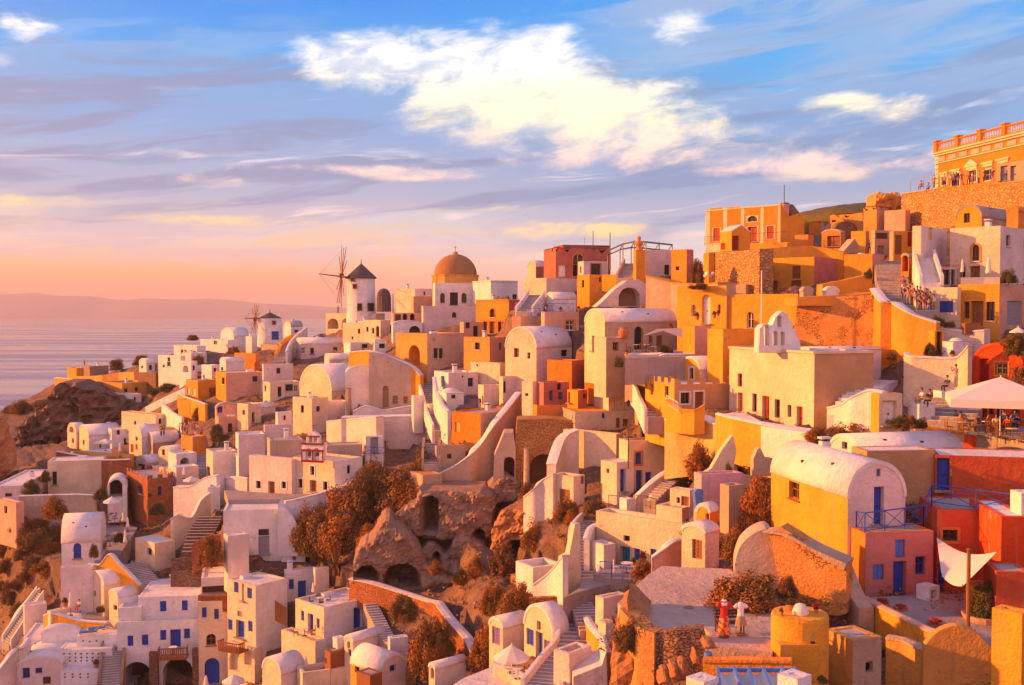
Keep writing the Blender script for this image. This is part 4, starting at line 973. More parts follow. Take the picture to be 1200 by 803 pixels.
bush('green shrub in front of the ochre taverna', 810,545,70,50,'green'); bush('low green shrub behind the taverna terrace', 880,530,110,45,'green'); bush('rust shrub below the skyline house', 1040,395,70,60,'rust'); bush('green hedge at the cream house corner', 560,690,110,50,'green')
person('tiny person standing on the headland tip', 441,396,'stand',200,'brown','black'); person('bride in a long white dress on the white roof', 742,745,'stand',30,'white','white', D=205); person('man in a dark suit standing beside another on the terrace', 843,765,'stand',20,'black','black', D=178); person('second dark-suited figure close behind the first', 857,762,'stand',-60,'black','navy', D=180)
for i_, (x_, y_, w_, h_) in enumerate(((120,640,150,70),(250,620,150,70),(340,660,130,60),(420,600,120,45),(470,640,110,50),(180,730,150,70),(300,760,120,60),(60,640,90,40),(380,560,120,40))):
    bush('%s scrub bush on the headland cliff, %s' % ('olive' if i_ % 2 else 'rust', ORD[sorted((120,250,340,420,470,180,300,60,380)).index(x_)]), x_, y_, w_, h_, 'olive' if i_ % 2 else 'rust', group='scrub bushes on the headland cliff')
# ------------------------------------------------------------------ windmills
def windmill(label, xc, ytop, yb, w, yapex, eave, hub, rad, D, nsp=12, openings_=(), bows=26, axd=(-.955, -.29, .07)):
    T(0, 0, 1); p, s = place(xc, yb, D); r = w*s/2; h = (yb-ytop)*s
    o = empty('windmill', p, label, 'windmill'); bm = bmesh.new(); lathe(bm, p, [(r*1.06, -2), (r*1.03, 0), (r*.97, h*.6), (r*.95, h)], 36); emit(bm, 'tower', 'white', o, smooth=False)
    bm = bmesh.new(); re = eave*s/2; ha = (ytop-yapex)*s; lathe(bm, p+Z*h, [(re*.97, -.12), (re, 0), (re*.55, ha*.46), (re*.2, ha*.82), (.02, ha)], 28); emit(bm, 'thatched_cap', 'thatch', o)
    bm = bmesh.new(); tube(bm, p+Z*(h+ha-.1), p+Z*(h+ha+.8), .12, .05, 6); emit(bm, 'finial', 'thatch', o)
    for (x, y, w_, h_, k) in openings_:
        q = (x-xc)*s; sn = max(-.95, min(.95, q/r)); n = Vector((sn, -math.sqrt(1-sn*sn), 0)); u = Vector((-n.y, n.x, 0)); c = p+n*r*1.0+Z*((yb-y)*s)
        bm = bmesh.new(); ww, hh = w_*s/max(.5, abs(n.y)), h_*s
        for a_, b_, su, sv in ((-ww/2, 0, .14, hh+.14), (ww/2, 0, .14, hh+.14), (0, hh/2, ww, .14), (0, -hh/2, ww, .14)): box(bm, c+u*a_+Z*b_, u, n, Z, su, .34, sv)
        f = emit(bm, 'door' if k == 'd' else 'window', 'blue' if k == 'd' else 'wood', o); bm = bmesh.new(); box(bm, c, u, n, Z, ww, .16, hh); emit(bm, 'panel' if k == 'd' else 'pane', 'blue' if k == 'd' else 'dark', f)
    hx, hy = hub; a_dir = Vector(axd).normalized(); c = p+Vector(((hx-xc)*s, -r*.55, (yb-hy)*s)); wh = empty('sail_wheel', c-p); wh.parent = o
    e1 = a_dir.cross(Z).normalized(); e2 = e1.cross(a_dir).normalized(); bm = bmesh.new(); R_ = rad*s
    for i in range(nsp):
        t_ = 2*math.pi*i/nsp+.12; e = e1*math.cos(t_)+e2*math.sin(t_); tube(bm, c, c+e*R_*(1 if i % 3 else .82), .11, .06, 5)
    emit(bm, 'spokes', 'wood', wh); bm = bmesh.new(); tube(bm, p+Z*(h*.98)+a_dir*.2, c+a_dir*bows*s, .2, .08, 7); tube(bm, c-a_dir*.4, c+a_dir*.4, .5, .5, 10); emit(bm, 'axle', 'redpaint' if rad > 30 else 'wood', wh)
    bm = bmesh.new()
    for i in range(nsp):
        t0 = 2*math.pi*i/nsp+.12; t1 = 2*math.pi*(i+1)/nsp+.12
        f_ = lambda t_, k_: c+(e1*math.cos(t_)+e2*math.sin(t_))*R_*k_
        tube(bm, f_(t0, .8), c+a_dir*bows*s, .012, seg=3)
        if i % 4 != 3: tube(bm, f_(t0, .8), f_(t1, .8), .02, seg=3)
    emit(bm, 'stays', 'wood', wh)
windmill('tall white windmill with a dark conical cap beside the domed church', 423.5, 326, 371, 33.5, 309, 37, (402,323.5), 40, 222, openings_=((416,328,4,4,'w'),(418.5,336,4,5,'w'),(424,360,5,8,'w'),(436,360,6,9,'w')))
windmill('smaller squat windmill with a blue door nearer the sea', 316.5, 373, 399, 28, 366, 27, (301,374), 20, 258, openings_=((325,393,6,9,'d'),(324,378,3,4,'w')), bows=12, axd=(-.88,-.47,.08))
T(200, 260)
house('white arcaded terrace with two arches under the tall windmill', 812,1075,1120, 480,562, a=66, D=219, m='cream', L='hka 820,505,878,560; hka 893,503,950,558', par=.2)
house('white plinth beside the arcade with a brown gate', 958,1075,1130, 520,575, a=66, D=212, m='white', L='wd 982,545,1010,558')
person('figure standing on the windmill terrace', 876,482,'stand',160,'brown','black', D=221)
house('white cottage with a curved dark cap right of the small windmill', 590,630,690, 548,600, 'vL', a=40, D=250, m='white', rm='roofgrey')
house('white house with a blue door low on the slope left of the small windmill', 155,300,355, 618,690, a=58, D=262, L='wk 225,622,245,640', Rr='db 308,590,325,612', par=.2)
house('pale vaulted house half hidden behind the blue-door house', 260,330,410, 600,640, 'vL', a=50, D=266, Rr='db 302,590,320,612')
house('white chimney-topped wall house above the small steps', 392,425,452, 600,660, a=50, D=248, m='white', chim=((410,600,20),))
house('grey flat-topped store in front of the small windmill', 470,560,610, 642,668, a=58, D=244, m='beige', rm='roofgrey')
house('white vaulted cottage with a door and two small windows below the windmill stairs', 655,680,905, 640,715, 'vL', a=24, D=212, m='pinkwhite', Rr='ww 682,658,702,690; dk 730,660,750,690; wk 850,655,872,675', rise=.3)
wall('curving white stair wall climbing towards the small windmill', [(600,680,745),(625,625,705),(665,585,640),(705,555,600)], 'white', 'white', D=[206,214,224,234])
wall('second curving stair wall with an ochre coping', [(540,690,725),(570,640,690),(620,600,640),(690,572,600)], 'yellow', D=[210,218,226,236])
stairs('grey steps between the two curving walls', [(560,735,205),(590,690,214),(630,640,222),(680,600,232)], 2.2, 18)
house('low white vault above the salmon house', 803,830,975, 722,755, 'vL', a=26, D=198, m='pinkwhite', rise=.34)
house('cream stepped house right of the arcade with three small windows', 900,1040,1100, 530,640, a=62, D=206, m='cream', L='wd 978,560,992,585; wk 1010,558,1022,585; wk 945,600,955,615')
house('small white box with a dark window under the cream stepped house', 905,940,1040, 632,668, a=40, D=200, m='white', Rr='wk 1000,640,1030,660')
house('white flat-roofed cottage left of the orange courtyard wall', 25,140,175, 655,700, a=60, D=250, m='cream', L='wk 50,675,80,690')
bush('rust bushes on the slope under the blue-door house', 135,725,80,60,'rust', D=245); bush('brown bushes left of the grey steps', 330,690,70,40,'rust', D=244); bush('small round bush on the headland ridge', 118,618,55,28,'rust', D=262)
house('bright orange courtyard wall house above the long salmon house', 332,445,462, 690,770, a=60, D=212, m='orange', par=.15)
house('small white gabled house left of the orange courtyard', 255,290,385, 735,790, 'vL', a=42, D=208, m='white', L='wk 262,760,275,778')
house('low white stepped house between the gabled house and the headland path', 160,215,258, 750,800, a=48, D=215, m='white', Rr='wk 225,765,240,785')
# ------------------------------------------------------------------ village under the windmills
T(200, 400)
house('long salmon-orange house with one square window', 234,290,482, 165,292, a=32, m='ochre', mr='salmon', L='wk 267,190,282,225', Rr='wd 428,183,454,212', par=.15, rm='roofwhite')
house('white flat-topped block joined to the salmon house', 478,486,640, 120,250, a=30, m='pinkwhite', par=.2)
house('ochre cube house with two white shuttered windows', 76,143,242, 205,305, a=46, m='ochre', L='sw 84,245,100,278; sw 115,248,130,285', Rr='so 202,243,238,300', par=.12, rm='roofgrey')
wall('curved ochre garden wall below the cube house', [(36,270,345),(70,290,372),(125,310,395),(180,330,398)], 'ochre', 'white')
bush('rust bush inside the curved ochre wall', 150,412,85,75,'rust')
house('small pink arched house with a blue window', 228,240,345, 355,440, 'vR', a=22, m='salmon', Rr='wb 245,340,270,374', rise=.3)
house('low salmon cabin under the pink arched house', 228,250,375, 395,480, a=25, m='salmon', rm='roofwhite', Rr='dk 300,430,322,476')
house('white terrace house with a dome and tables on its roof', 480,520,680, 215,290, a=34, m='cream', L='wk 490,232,500,262', Rr='wk 560,238,580,290; wk 600,225,640,260; ww 645,230,665,262')
house('small white domed chapel left of the terrace house', 490,510,610, 205,240, 'dome', a=36, m='pinkwhite', rise=.4, dl=4)
house('big white barrel-vaulted hall with a sunlit gable', 672,842,1090, 262,300, 'vL', a=45, m='cream', rm='roofwhite', rise=.46, dr=15)
pole('brown post chimney by the big vaulted hall', 932,245,385, .5, m='beige'); 
house('cream two-volume house with small dark windows in front of the big vault', 636,740,822, 298,480, a=58, m='cream', L='wk 679,335,697,374', Rr='wb 762,340,782,369', par=.2, dr=7)
house('white block joined to the right of the cream two-volume house', 775,822,935, 318,410, a=40, m='pinkwhite', par=.15)
house('small brown-roofed vent house beside the white terrace pots', 955,962,990, 285,340, a=30, m='salmon', par=.05)
wall('long pinkish-white retaining wall under the big vault', [(815,420,510),(900,412,525),(985,405,540),(1075,398,545)], 'pinkwhite', 'white', curve=False, th=1.2)
house('narrow white wall house with a tall slit window', 545,560,632, 372,470, a=30, m='white', par=.2, Rr='wk 590,388,602,412'); railing('dark terrace railing on the white slit-window house', [(560,412),(625,400)], 1.0, 'metal')
house('cluster house with a round arched door left of the slit-window house', 345,405,470, 330,430, a=50, m='cream', L='wk 375,360,388,385', Rr='dka 425,370,440,425')
house('white narrow vault standing above the arched-door house', 405,440,545, 350,380, 'vL', a=40, m='pinkwhite', L='wk 415,335,428,360')
dish('round white satellite dish on the wall by the arched-door house', 388,392,34)
house('tall blank white house wall with a sloping top', 335,356,490, 490,705, a=20, m='white', mr='pinkwhite', L='wk 340,560,350,590', par=.25)
house('second blank white wall stepping up to the cream house', 485,492,635, 440,600, a=20, m='pinkwhite', par=.2)
house('low white wall house with red pots below the blank walls', 180,222,345, 580,730, a=28, m='cream', mr='white', L='wk 190,655,205,705', par=.2)
pot('red potted geranium on the low white wall', 220,592,26,'olive',fl=True); pot('second red potted geranium by the corner', 288,585,24,'olive',fl=True)
wall('white stepped wall left of the chapel court', [(280,715,800),(345,712,795),(400,720,790)], 'pinkwhite', 'white')
# chapel with the red-lined belfry
house('left half of the white chapel front with brown door and two square windows', 405,634,660, 618,830, a=75, m='pinkwhite', mr='white', D=127.6, L='wkt 447,730,472,770; do 510,733,545,826; wkt 580,733,604,770', par=.25, rm='roofgrey', dr=9)
house('right half of the white chapel front under the red-lined belfry', 634,858,1000, 628,790, a=68, m='cream', mr='white', D=124.5, L='wkt 668,720,691,766; wkt 731,653,752,700; do 727,727,763,786; wkt 797,733,821,778', par=.25, rm='roofgrey')
house('brown court wall house behind the chapel roof', 500,520,690, 520,610, a=18, m='oldwall', D=134, par=.1)
house('second brown wall running right behind the belfry', 800,815,1000, 545,605, a=15, m='oldwall', D=133, par=.1)
b_, O_, u_, n_ = slab('two-tier chapel belfry edged in dark red', [(685,630),(798,632),(798,540),(775,538),(775,500),(760,482),(740,470),(722,482),(708,498),(708,538),(686,538)], (740,632), a=-15, th=.7, m='white', through=True, D=124, holes=[archpts(706,735,560,622), archpts(748,777,560,622), archpts(722,740,498,530), archpts(748,765,498,530)], name='belfry', cat='belfry')
bm = bmesh.new()
for (x0, y0, x1, y1) in ((683,625,800,631),(683,569,800,574),(683,534,800,539),(706,495,778,499),(685,576,688,622),(740,576,744,622),(794,576,797,622)):
    def uv_(px, py):
        r = ray(ax(px), ay(py)); t_ = (O_-CAM).dot(n_)/r.dot(n_); p = CAM+r*t_; return (p-O_).dot(u_), (p-O_).z
    a0, b0 = uv_(x0, y1); a1, b1 = uv_(x1, y0); box(bm, O_+u_*(a0+a1)/2+Z*(b0+b1)/2+n_*.03, u_, n_, Z, a1-a0, .16, b1-b0)
emit(bm, 'red_moulding', 'redpaint', b_)
for x_ in (720, 762):
    a0, b0 = uv_(x_, 592); bm = bmesh.new(); lathe(bm, O_+u_*a0+Z*(b0-.2)-n_*.3, [(.24, 0), (.2, .1), (.14, .35), (.04, .42)], 10); tube(bm, O_+u_*a0+Z*(b0+.2)-n_*.3, O_+u_*a0+Z*(b0+.6)-n_*.3, .02, seg=4); emit(bm, 'bell', 'metal', b_)
bm = bmesh.new(); a0, b0 = uv_(740, 470); tube(bm, O_+u_*a0+Z*b0-n_*.3, O_+u_*a0+Z*(b0+.9)-n_*.3, .03, seg=5); box(bm, O_+u_*a0+Z*(b0+.6)-n_*.3, u_, n_, Z, .45, .05, .06); emit(bm, 'cross', 'metal', b_)
terrace('grey paved court in front of the white chapel', [(280,780),(600,800),(760,800),(860,790),(600,828),(300,832)], (500,820), D=123, th=1)
# blue balcony at the right
house('small white hut with a blue balcony above the bushes', 1010,1020,1110, 500,600, a=15, m='white', Rr='dg 1045,503,1085,580', par=.1); railing('blue balcony railing of the small white hut', [(1010,590,133),(1120,592,133)], .9, 'blue')
T(400, 270)
# church
def domed_church():
    T(400, 270); D = 206; p, s = place(597, 335, D); r = 128*s
    o = empty('domed_church', p, 'ochre church with a large brown dome and a cross', 'church'); bm = bmesh.new(); zt = (335-235)*s*1.0
    lathe(bm, p, [(r, -6), (r, zt-.25), (r*1.03, zt-.2), (r*1.03, zt), (r*.9, zt)], 8, a0=R(22.5), a1=R(382.5)); emit(bm, 'drum', 'oldochre', o)
    bm = bmesh.new(); rr = 112*s; lathe(bm, p+Z*zt, [(rr*math.cos(R(t_)), rr*.98*math.sin(R(t_))) for t_ in range(0, 88, 6)]+[(.05, rr*.98)], 40); emit(bm, 'dome', 'domebrown', o, smooth=True)
    bm = bmesh.new(); q = p+Z*(zt+rr*.97); lathe(bm, q, [(.5, 0), (.5, .35), (.3, .5), (.02, .6)], 12); emit(bm, 'lantern', 'tan', o)
    bm = bmesh.new(); tube(bm, q+Z*.5, q+Z*1.7, .05, seg=5); abox(bm, q+Z*1.3, (.5, .06, .07)); emit(bm, 'cross', 'metal', o)
    for t_ in ():
        bm = bmesh.new(); e = Vector((math.cos(R(t_)), math.sin(R(t_)), 0)); u = Vector((-e.y, e.x, 0)); box(bm, p+e*rr*.80+Z*(zt+rr*.55), u, e, Z, .5, .5, .5); emit(bm, 'dome_window', 'dark', o)
domed_church()
house('white church porch with arched windows and a dark doorway under the dome', 480,490,690, 275,405, a=12, D=198, m='white', Rr='wka 517,328,541,380; dk 568,325,610,392; wka 628,328,655,378', par=.3)
house('blank pinkish-white building below the church porch', 420,428,712, 395,530, a=10, D=186, m='pinkwhite', Rr='wka 579,428,601,457', par=.2)
house('white cube right of the domed church', 688,782,922, 262,362, a=30, D=192, m='white', par=.25, trim='white', Rr='wk 895,335,918,360')
house('small white arched lodge between the church and the white cube', 690,750,785, 310,365, a=30, D=195, m='pinkwhite', Rr='hka 752,320,780,362')
house('low cream houses on the skyline left of the dome', 285,385,475, 305,400, a=45, D=212, m='cream', mr='white', par=.2, Rr='wk 430,320,440,340')
house('beige annex between the skyline houses and the church', 365,378,475, 345,420, a=20, D=205, m='beige', par=.1)
bm = bmesh.new(); p_, s_ = place(222, 375, 218); lathe(bm, p_, [(38*s_, -2), (38*s_, 20*s_), (34*s_, 45*s_), (22*s_, 64*s_), (.05, 72*s_)], 24); tag(emit(bm, 'thatched_hut', 'thatch', loc=p_, smooth=True), 'round dark thatched dome right of the tall windmill', 'hut')
house('white bell gallery with two small bells beneath the skyline houses', 262,272,422, 432,500, a=14, D=190, m='salmon', Rr='wd 282,440,312,480; hka 322,436,345,470; hka 360,436,384,470', par=.1)
house('white vaulted entrance under the bell gallery', 262,270,425, 490,545, 'vR', a=12, D=184, m='white', Rr='dka 355,500,412,545', rise=.12)
house('ochre house with a gothic arched window and framed doors', 704,876,942, 362,545, a=56, D=170, m='ochre', mr='rose', L='wdaT 776,410,803,455; wdT 742,477,763,530; doT 775,477,806,541; wdT 819,477,838,532', par=.25, trim='ochre')
house('brown pergola terrace left of the gothic-window house', 620,640,740, 480,560, a=25, D=168, m='salmon', Rr='wk 650,482,672,512; dk 690,500,715,555', par=.1)
house('long old ochre building with a pointed archway and teal door', 284,449,642, 540,716, a=42, m='oldochre', mr='oldwall', L='htA 352,600,411,708'.replace('htA','hta'), Rr='wd 483,617,506,671; wd 511,617,532,671', par=.2, rm='roofgrey')
house('orange block joined to the right of the pointed-archway building', 640,776,882, 560,702, a=52, D=146, m='oldochre', mr='salmon', par=.15)
house('white barrel-vaulted house with a sunlit gable and two small windows', 857,1020,1205, 615,790, 'vL', a=52, D=128, m='cream', mr='pinkwhite', rise=.5, L='wo 902,617,928,664; wo 972,639,988,671', Rr='wk 1150,625,1185,660')
house('low cream wall house under the orange block', 675,830,860, 695,760, a=55, D=138, m='cream', par=.2, L='wk 705,700,715,712')
T(400, 270)
house('cream cottage group below the windmill with an arched door', 120,205,255, 470,560, a=52, D=200, m='cream', L='wd 130,505,142,530; wk 160,510,172,540; dka 180,500,198,555')
house('tiny white box with a dark window left of the archway building', 168,175,235, 570,620, a=20, D=180, m='white', Rr='wk 198,593,228,617')
for i_, (x_, y_, h_) in enumerate(((210,385,40),(270,390,55),(548,400,80),(500,400,165))):
    pole('thin mast beside the %s' % ('thatched dome','skyline cottages','church porch windows','church drum')[i_], x_, y_-h_, y_, .12, D=200, m='wood')
# right of the archway: house with the curved top
T(400, 400)
slab('beige old house front with a sweeping curved top', [(145,350),(145,60),(200,70),(270,95),(340,125),(400,165),(415,200),(415,350)], (280,350), a=-2, th=6, m='oldwall', D=150, holes=[archpts(216,247,232,345,4), [(268,328),(295,328),(295,285),(268,285)], [(325,325),(348,325),(348,290),(325,290)]], hdep=.35, name='house', cat='house')
house('white vault left of the sweeping beige front', -5,20,210, 180,300, 'vR', a=8, D=153, m='white', rise=.28, dl=9)
wall('white capped wall sweeping over the beige front', [(40,60,180,156),(145,52,170,154),(250,85,200,152),(360,130,230,150),(412,180,260,149)], 'yellow', 'white', th=.8)
house('white round privy beside the beige front', 366,378,428, 285,345, a=25, D=141, m='white', par=.1)
wall('wavy white wall under the beige front', [(60,370,395),(130,340,390),(220,360,390),(330,345,385),(440,330,380)], 'white', 'white', D=148)
wall('long blank pinkish wall above the olive bushes', [(0,402,545),(150,400,560),(300,395,560),(455,392,560)], 'pinkwhite', 'white', D=142, th=2.5, curve=False)
house('white wall end tower beside the narrow steps', 445,462,515, 330,480, a=25, D=138, m='cream', mr='white', par=.1)
stairs('narrow lane of steps climbing to the archway', [(530,470,130),(495,390,137),(470,300,145),(440,220,152),(420,160,158)], 2.0, 30, par='white')
house('white house with bright blue windows and a dark cypress', 485,560,715, 165,285, a=24, D=138, m='white', mr='pinkwhite', L='wb 522,182,540,235', Rr='wb 662,192,690,238; wk 630,180,640,190', par=.2)
house('low domed white store in front of the blue-window house', 540,550,640, 270,330, 'dome', a=20, D=131, m='white', rise=.22, Rr='wd 575,280,598,300', dl=4)
wall('curving white lane wall by the domed store', [(478,190,230),(490,260,300),(520,330,380),(555,370,415)], 'white', 'white', D=[140,135,130,126])
house('white cottage with a blue gate and slit windows', 715,745,840, 230,330, a=32, D=130, m='cream', mr='pinkwhite', L='wb 716,300,732,322; wk 735,285,745,330', Rr='wk 760,320,775,368')
house('cream tower with a slim arched window', 835,845,950, 185,300, a=35, D=129, m='cream', mr='pinkwhite', Rr='wka 847,208,862,270'); railing('blue iron gate rail by the domed store', [(642,365,128),(705,372,127)], 1.5, 'blue', 'bars')
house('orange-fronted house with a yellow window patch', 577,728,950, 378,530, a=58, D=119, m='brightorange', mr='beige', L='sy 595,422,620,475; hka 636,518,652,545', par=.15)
wall('smooth curved beige wall climbing from the ruins', [(500,700,790,116),(600,650,770,116),(680,590,740,116),(730,540,700,117),(800,440,640,118),(860,370,600,120),(940,270,540,124)], 'beige', 'white', th=.7)
house('grey-brown flat hut with a square hole', 488,498,648, 548,640, a=15, D=117, m='beige', rm='roofwhite', Rr='wk 553,590,575,614', par=.15)
stairs('short steps beside the grey-brown hut', [(470,650,116),(470,590,119),(475,530,123)], 1.6, 12, par='beige')
house('brown plank-roofed shed at the foot of the curved wall', 345,425,525, 700,745, a=28, D=113, m='beige', rm='orange', par=.05)
T(200, 540)
wall('white sweeping wall from the chapel up to the blue balcony', [(600,215,260,118),(700,195,245,119),(830,160,215,121),(940,120,170,124),(1060,30,110,128)], 'white', 'white')
# ================================================================== LOWER LEFT
T(0, 480)
house('rounded white house with a pale arched recess at the cliff edge', 345,400,440, 125,205, 'vL', a=50, m='cream', L='hka 362,90,385,120; wk 376,150,386,175', rise=.5)
house('white gabled house beside the rounded cliff-edge house', 405,465,625, 140,222, 'vL', a=38, m='cream', mr='white', L='wk 432,160,442,185', Rr='wk 572,168,598,196; dr 606,150,634,218; wk 520,180,530,200', rise=.3, dr=11)
house('larger white house with a square attic window and red door behind', 560,585,735, 105,200, a=30, m='white', Rr='wk 611,108,627,132; dk 648,150,668,195', par=.15)
house('white gable house with dark red shutters', 668,742,835, 150,245, 'vL', a=48, m='cream', mr='white', L='wk 708,142,720,164; sr 684,182,699,224; sr 708,182,720,210', rise=.45)
house('grey-roofed vault with a brown arched end', 750,800,932, 178,215, 'vL', a=40, m='beige', rm='roofwhite', L='hka 758,160,792,210', rise=.5)
house('cream vaulted house with a small orange arch on its side', 822,895,1020, 245,292, 'vL', a=48, m='cream', mr='beige', L='wd 846,208,862,240', Rr='hka 920,255,945,285; hka 955,240,990,278')
house('white vaulted house with a brown garage-like opening', 703,766,832, 285,330, 'vL', a=48, m='cream', mr='pinkwhite', L='sd 720,285,757,330', rise=.35)
house('white flat house with a shaded balcony and dark openings', 826,905,1032, 318,395, a=44, m='cream', mr='pinkwhite', L='wk 845,335,868,370; wb 888,330,902,372', Rr='wk 955,345,965,370', par=.2)
house('white vaulted strip house under the cliff-edge roofs', 780,835,870, 310,365, a=40, m='white', Rr='sd 790,330,830,365', par=.1)
wall('dark red curved terrace wall under the cliff-edge houses', [(292,220,258),(360,232,268),(440,245,280),(538,250,282)], 'redrubble', 'white', D=[176,172,169,167])
wall('dark red terrace wall block right of the curved one', [(530,265,318),(600,266,318),(680,262,314)], 'redrubble', 'white', D=160, curve=False)
terrace('yellow-green terrace lawn in front of the cliff-edge houses', [(385,215),(480,238),(540,245),(680,250),(700,235),(470,222)], (540,240), m='ochre', D=172)
parasol('white square parasol on the cliff-edge terrace', 552,152,215,115,18, D=178, seg=4, rot=.6)
closed_parasol('closed beige parasol on the upper cliff-edge terrace', 628,168,245,14, D=170)
house('long white house with a tall dark door behind the terrace garden', 238,250,528, 272,392, a=14, m='cream', D=160, Rr='dk 274,325,297,394', par=.1)
house('white pitched-roof house with a dark french door and small windows', 335,412,612, 352,448, 'gL', a=30, m='white', L='wk 358,424,382,440', Rr='dk 436,384,466,442; wk 501,388,522,420; wk 485,305,500,326', rise=.22)
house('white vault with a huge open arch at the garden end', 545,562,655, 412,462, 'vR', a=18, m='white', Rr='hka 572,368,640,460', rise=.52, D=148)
house('orange brick house with a battlemented top and blue windows', 655,772,895, 345,480, 'cren', a=36, m='redrubble', L='wb 724,398,740,440; wk 676,438,690,460', Rr='wb 826,402,845,450; wk 775,440,792,460', D=146)
house('brown concrete vault in front of the brick house', 638,702,762, 490,525, 'vL', a=46, m='beige', rm='brown', rise=.5)
house('small orange arched store next to the brown vault', 748,775,830, 495,530, 'vL', a=40, m='orange', rm='grey', rise=.5)
house('low white flat house at the left edge of the village', -60,-45,100, 402,475, a=8, m='pinkwhite', Rr='wd 27,438,62,456', par=.12, dl=16, D=150)
house('square beige lodge below the low white house at the left edge', -40,85,112, 488,590, a=60, m='salmon', par=.1, D=140, rm='roofwhite')
wall('long beige retaining wall under the garden terrace', [(100,455,520),(250,450,520),(400,446,515),(500,450,510)], 'oldwall', 'white', curve=False, D=146)
bush('dark potted olive on the left garden terrace', 165,440,90,75,'green', D=149); bush('rust-green garden tree by the tall dark door', 235,375,60,60,'green', D=158); bush('big rust shrub on the slope below the garden terrace', 290,560,150,110,'rust', D=138); bush('dark shrub in the courtyard by the big arch', 525,465,80,55,'green', D=146)
for i_, (x_, y_, w_, h_, t_) in enumerate(((60,700,150,100,'rust'),(170,720,170,110,'olive'),(260,680,150,90,'olive'),(120,640,140,80,'rust'),(30,640,110,70,'olive'),(240,740,140,70,'rust'),(480,540,90,70,'rust'),(430,520,80,60,'olive'))):
    bush('%s scrub bush on the slope below the left garden, %s' % (t_, ORD[sorted((60,170,260,120,30,240,480,430)).index(x_)]), x_, y_, w_, h_, t_, group='scrub bushes on the lower left slope')
SLOPE = ((20,600),(150,560),(60,690),(200,640),(10,760),(130,780),(250,720),(40,850),(180,830),(90,930),(260,600),(20,950),(150,900),(230,860),(60,1010),(110,1080))
for i_, (x_, y_) in enumerate(SLOPE):
    bush('%s scrub bush on the left-edge slope, %s' % (('dark olive', 'rust', 'brown')[i_ % 3], ('topmost', 'upper', 'middle', 'lower', 'bottom')[min(4, (y_-540)//110)]+' '+('left', 'inner', 'outer', 'right')[i_ % 4]), x_, y_, 130, 75, ('olive', 'rust', 'olive')[i_ % 3], group='scrub bushes on the steep left slope')
parasol('open beige parasol by the brown vault', 585,455,545,90,25, D=138)
house('white vaulted house with an arched bright blue door', 312,322,512, 700,800, 'vL', a=14, D=127, m='white', Rr='dba 384,688,425,780', rise=.55, dl=5.5)
terrace('paved yard beside the blue-door vault', [(495,800),(600,800),(720,620),(560,560),(520,640)], (560,760), D=131)
wall('yellow sunlit wall stub at the dining terrace', [(500,530,620),(545,560,640)], 'yellow', D=138)
for i_, (x_, y0_, y1_) in enumerate(((645,535,610),(668,562,640),(655,625,730))): closed_parasol(('closed beige parasol at the dining terrace','second closed beige parasol right of the first','tall closed parasol lowest on the dining terrace')[i_], x_, y0_, y1_, 18, D=134-i_*4)
for i_, (x_, y_) in enumerate(((560,690),(575,715),(545,730),(600,600),(570,580),(640,600))): seats('small dark dining-terrace table, %s' % ORD[sorted((560,575,545,600,570,640)).index(x_)], '', x_, y_, 2, D=131+(730-y_)*.04, m='wood', tm='wood', group='dining terrace', ang=i_)
bush('green shrub by the dining terrace steps', 630,690,70,50,'green', D=131); bush('olive hedge behind the brick house corner', 825,545,90,60,'green', D=138); bush('olive bush lining the path under the blue-door vault', 490,770,50,70,'olive', D=126)
T(0, 623)
house('white terrace base below the blue-door vault', 308,318,470, 190,350, a=12, D=121, m='pinkwhite', par=.1)
wall('white ledge wall leading down to the pool', [(360,275,300),(430,262,290),(500,240,275)], 'white', D=122)
house('yellow house with one small window at the top of the pale staircase', 694,810,905, 62,200, a=50, D=126, m='cream', L='wd 770,88,793,124', par=.15)
wall('curved yellow terrace wall above the pale staircase', [(462,170,260),(520,175,255),(570,120,240),(620,170,270),(680,230,300),(730,285,330)], 'yellow', 'white', D=[123,122.5,122,121.5,121,120.5])
stairs('pale staircase between the curved yellow wall and the small-window house', [(790,280,121),(740,220,123.5),(680,165,126)], 2.6, 14)
house('small yellow rounded house with twin shutters by the pool', 450,545,650, 285,370, 'vL', a=50, D=120, m='cream', L='wd 476,310,488,340; wd 490,310,502,340', rise=.4, Rr='dk 580,315,600,350')
house('yellow vaulted house with a square window beside the pool deck', 553,618,700, 350,470, 'vL', a=48, D=116, m='cream', mr='white', L='wd 593,385,613,412', rise=.4)
terrace('pool deck paved in grey behind a curved yellow wall', [(300,440),(420,462),(555,475),(560,350),(330,340)], (430,460), D=119)
wall('curved yellow wall round the pool deck', [(228,440,510),(290,432,515),(420,468,522),(555,478,525)], 'yellow', 'white', D=[118,117,116.5,116])
terrace('small green pool behind the deck', [(340,352),(445,356),(445,342),(345,338)], (400,355), m='pool', D=122, lift=.15, name='pool', cat='pool')
closed_parasol('closed white parasol on the pool deck', 370,310,440,22, D=119); bush('dark shrub at the left end of the pool deck', 325,440,45,45,'green', D=119); bush('olive plant beside the pool deck wall', 525,420,45,45,'olive', D=119); pot('dark cypress pot at the pool corner', 340,390,45,'green', D=121)
person('sunbather sitting on the pool deck', 415,412,'sit',20,'white','red', D=120)
house('tiny yellow box house left of the pool deck', 227,265,330, 420,520, a=45, D=117, m='cream', par=.1, L='wk 235,445,245,470')
sunbed('blue sunbed on the white terrace below the pool', 462,540,az=R(20), D=114); sunbed('second blue sunbed further right on the white terrace', 508,520,az=R(22), D=115)
house('white terrace block carrying the two blue sunbeds', 390,400,600, 548,600, a=8, D=113.5, m='white', par=.02, dl=6, Rr='; '.join('vk %d,%d,%d,%d' % (x_,568+(i_%2)*4,x_+9,577+(i_%2)*4) for i_, x_ in enumerate((430,465,500,535))))
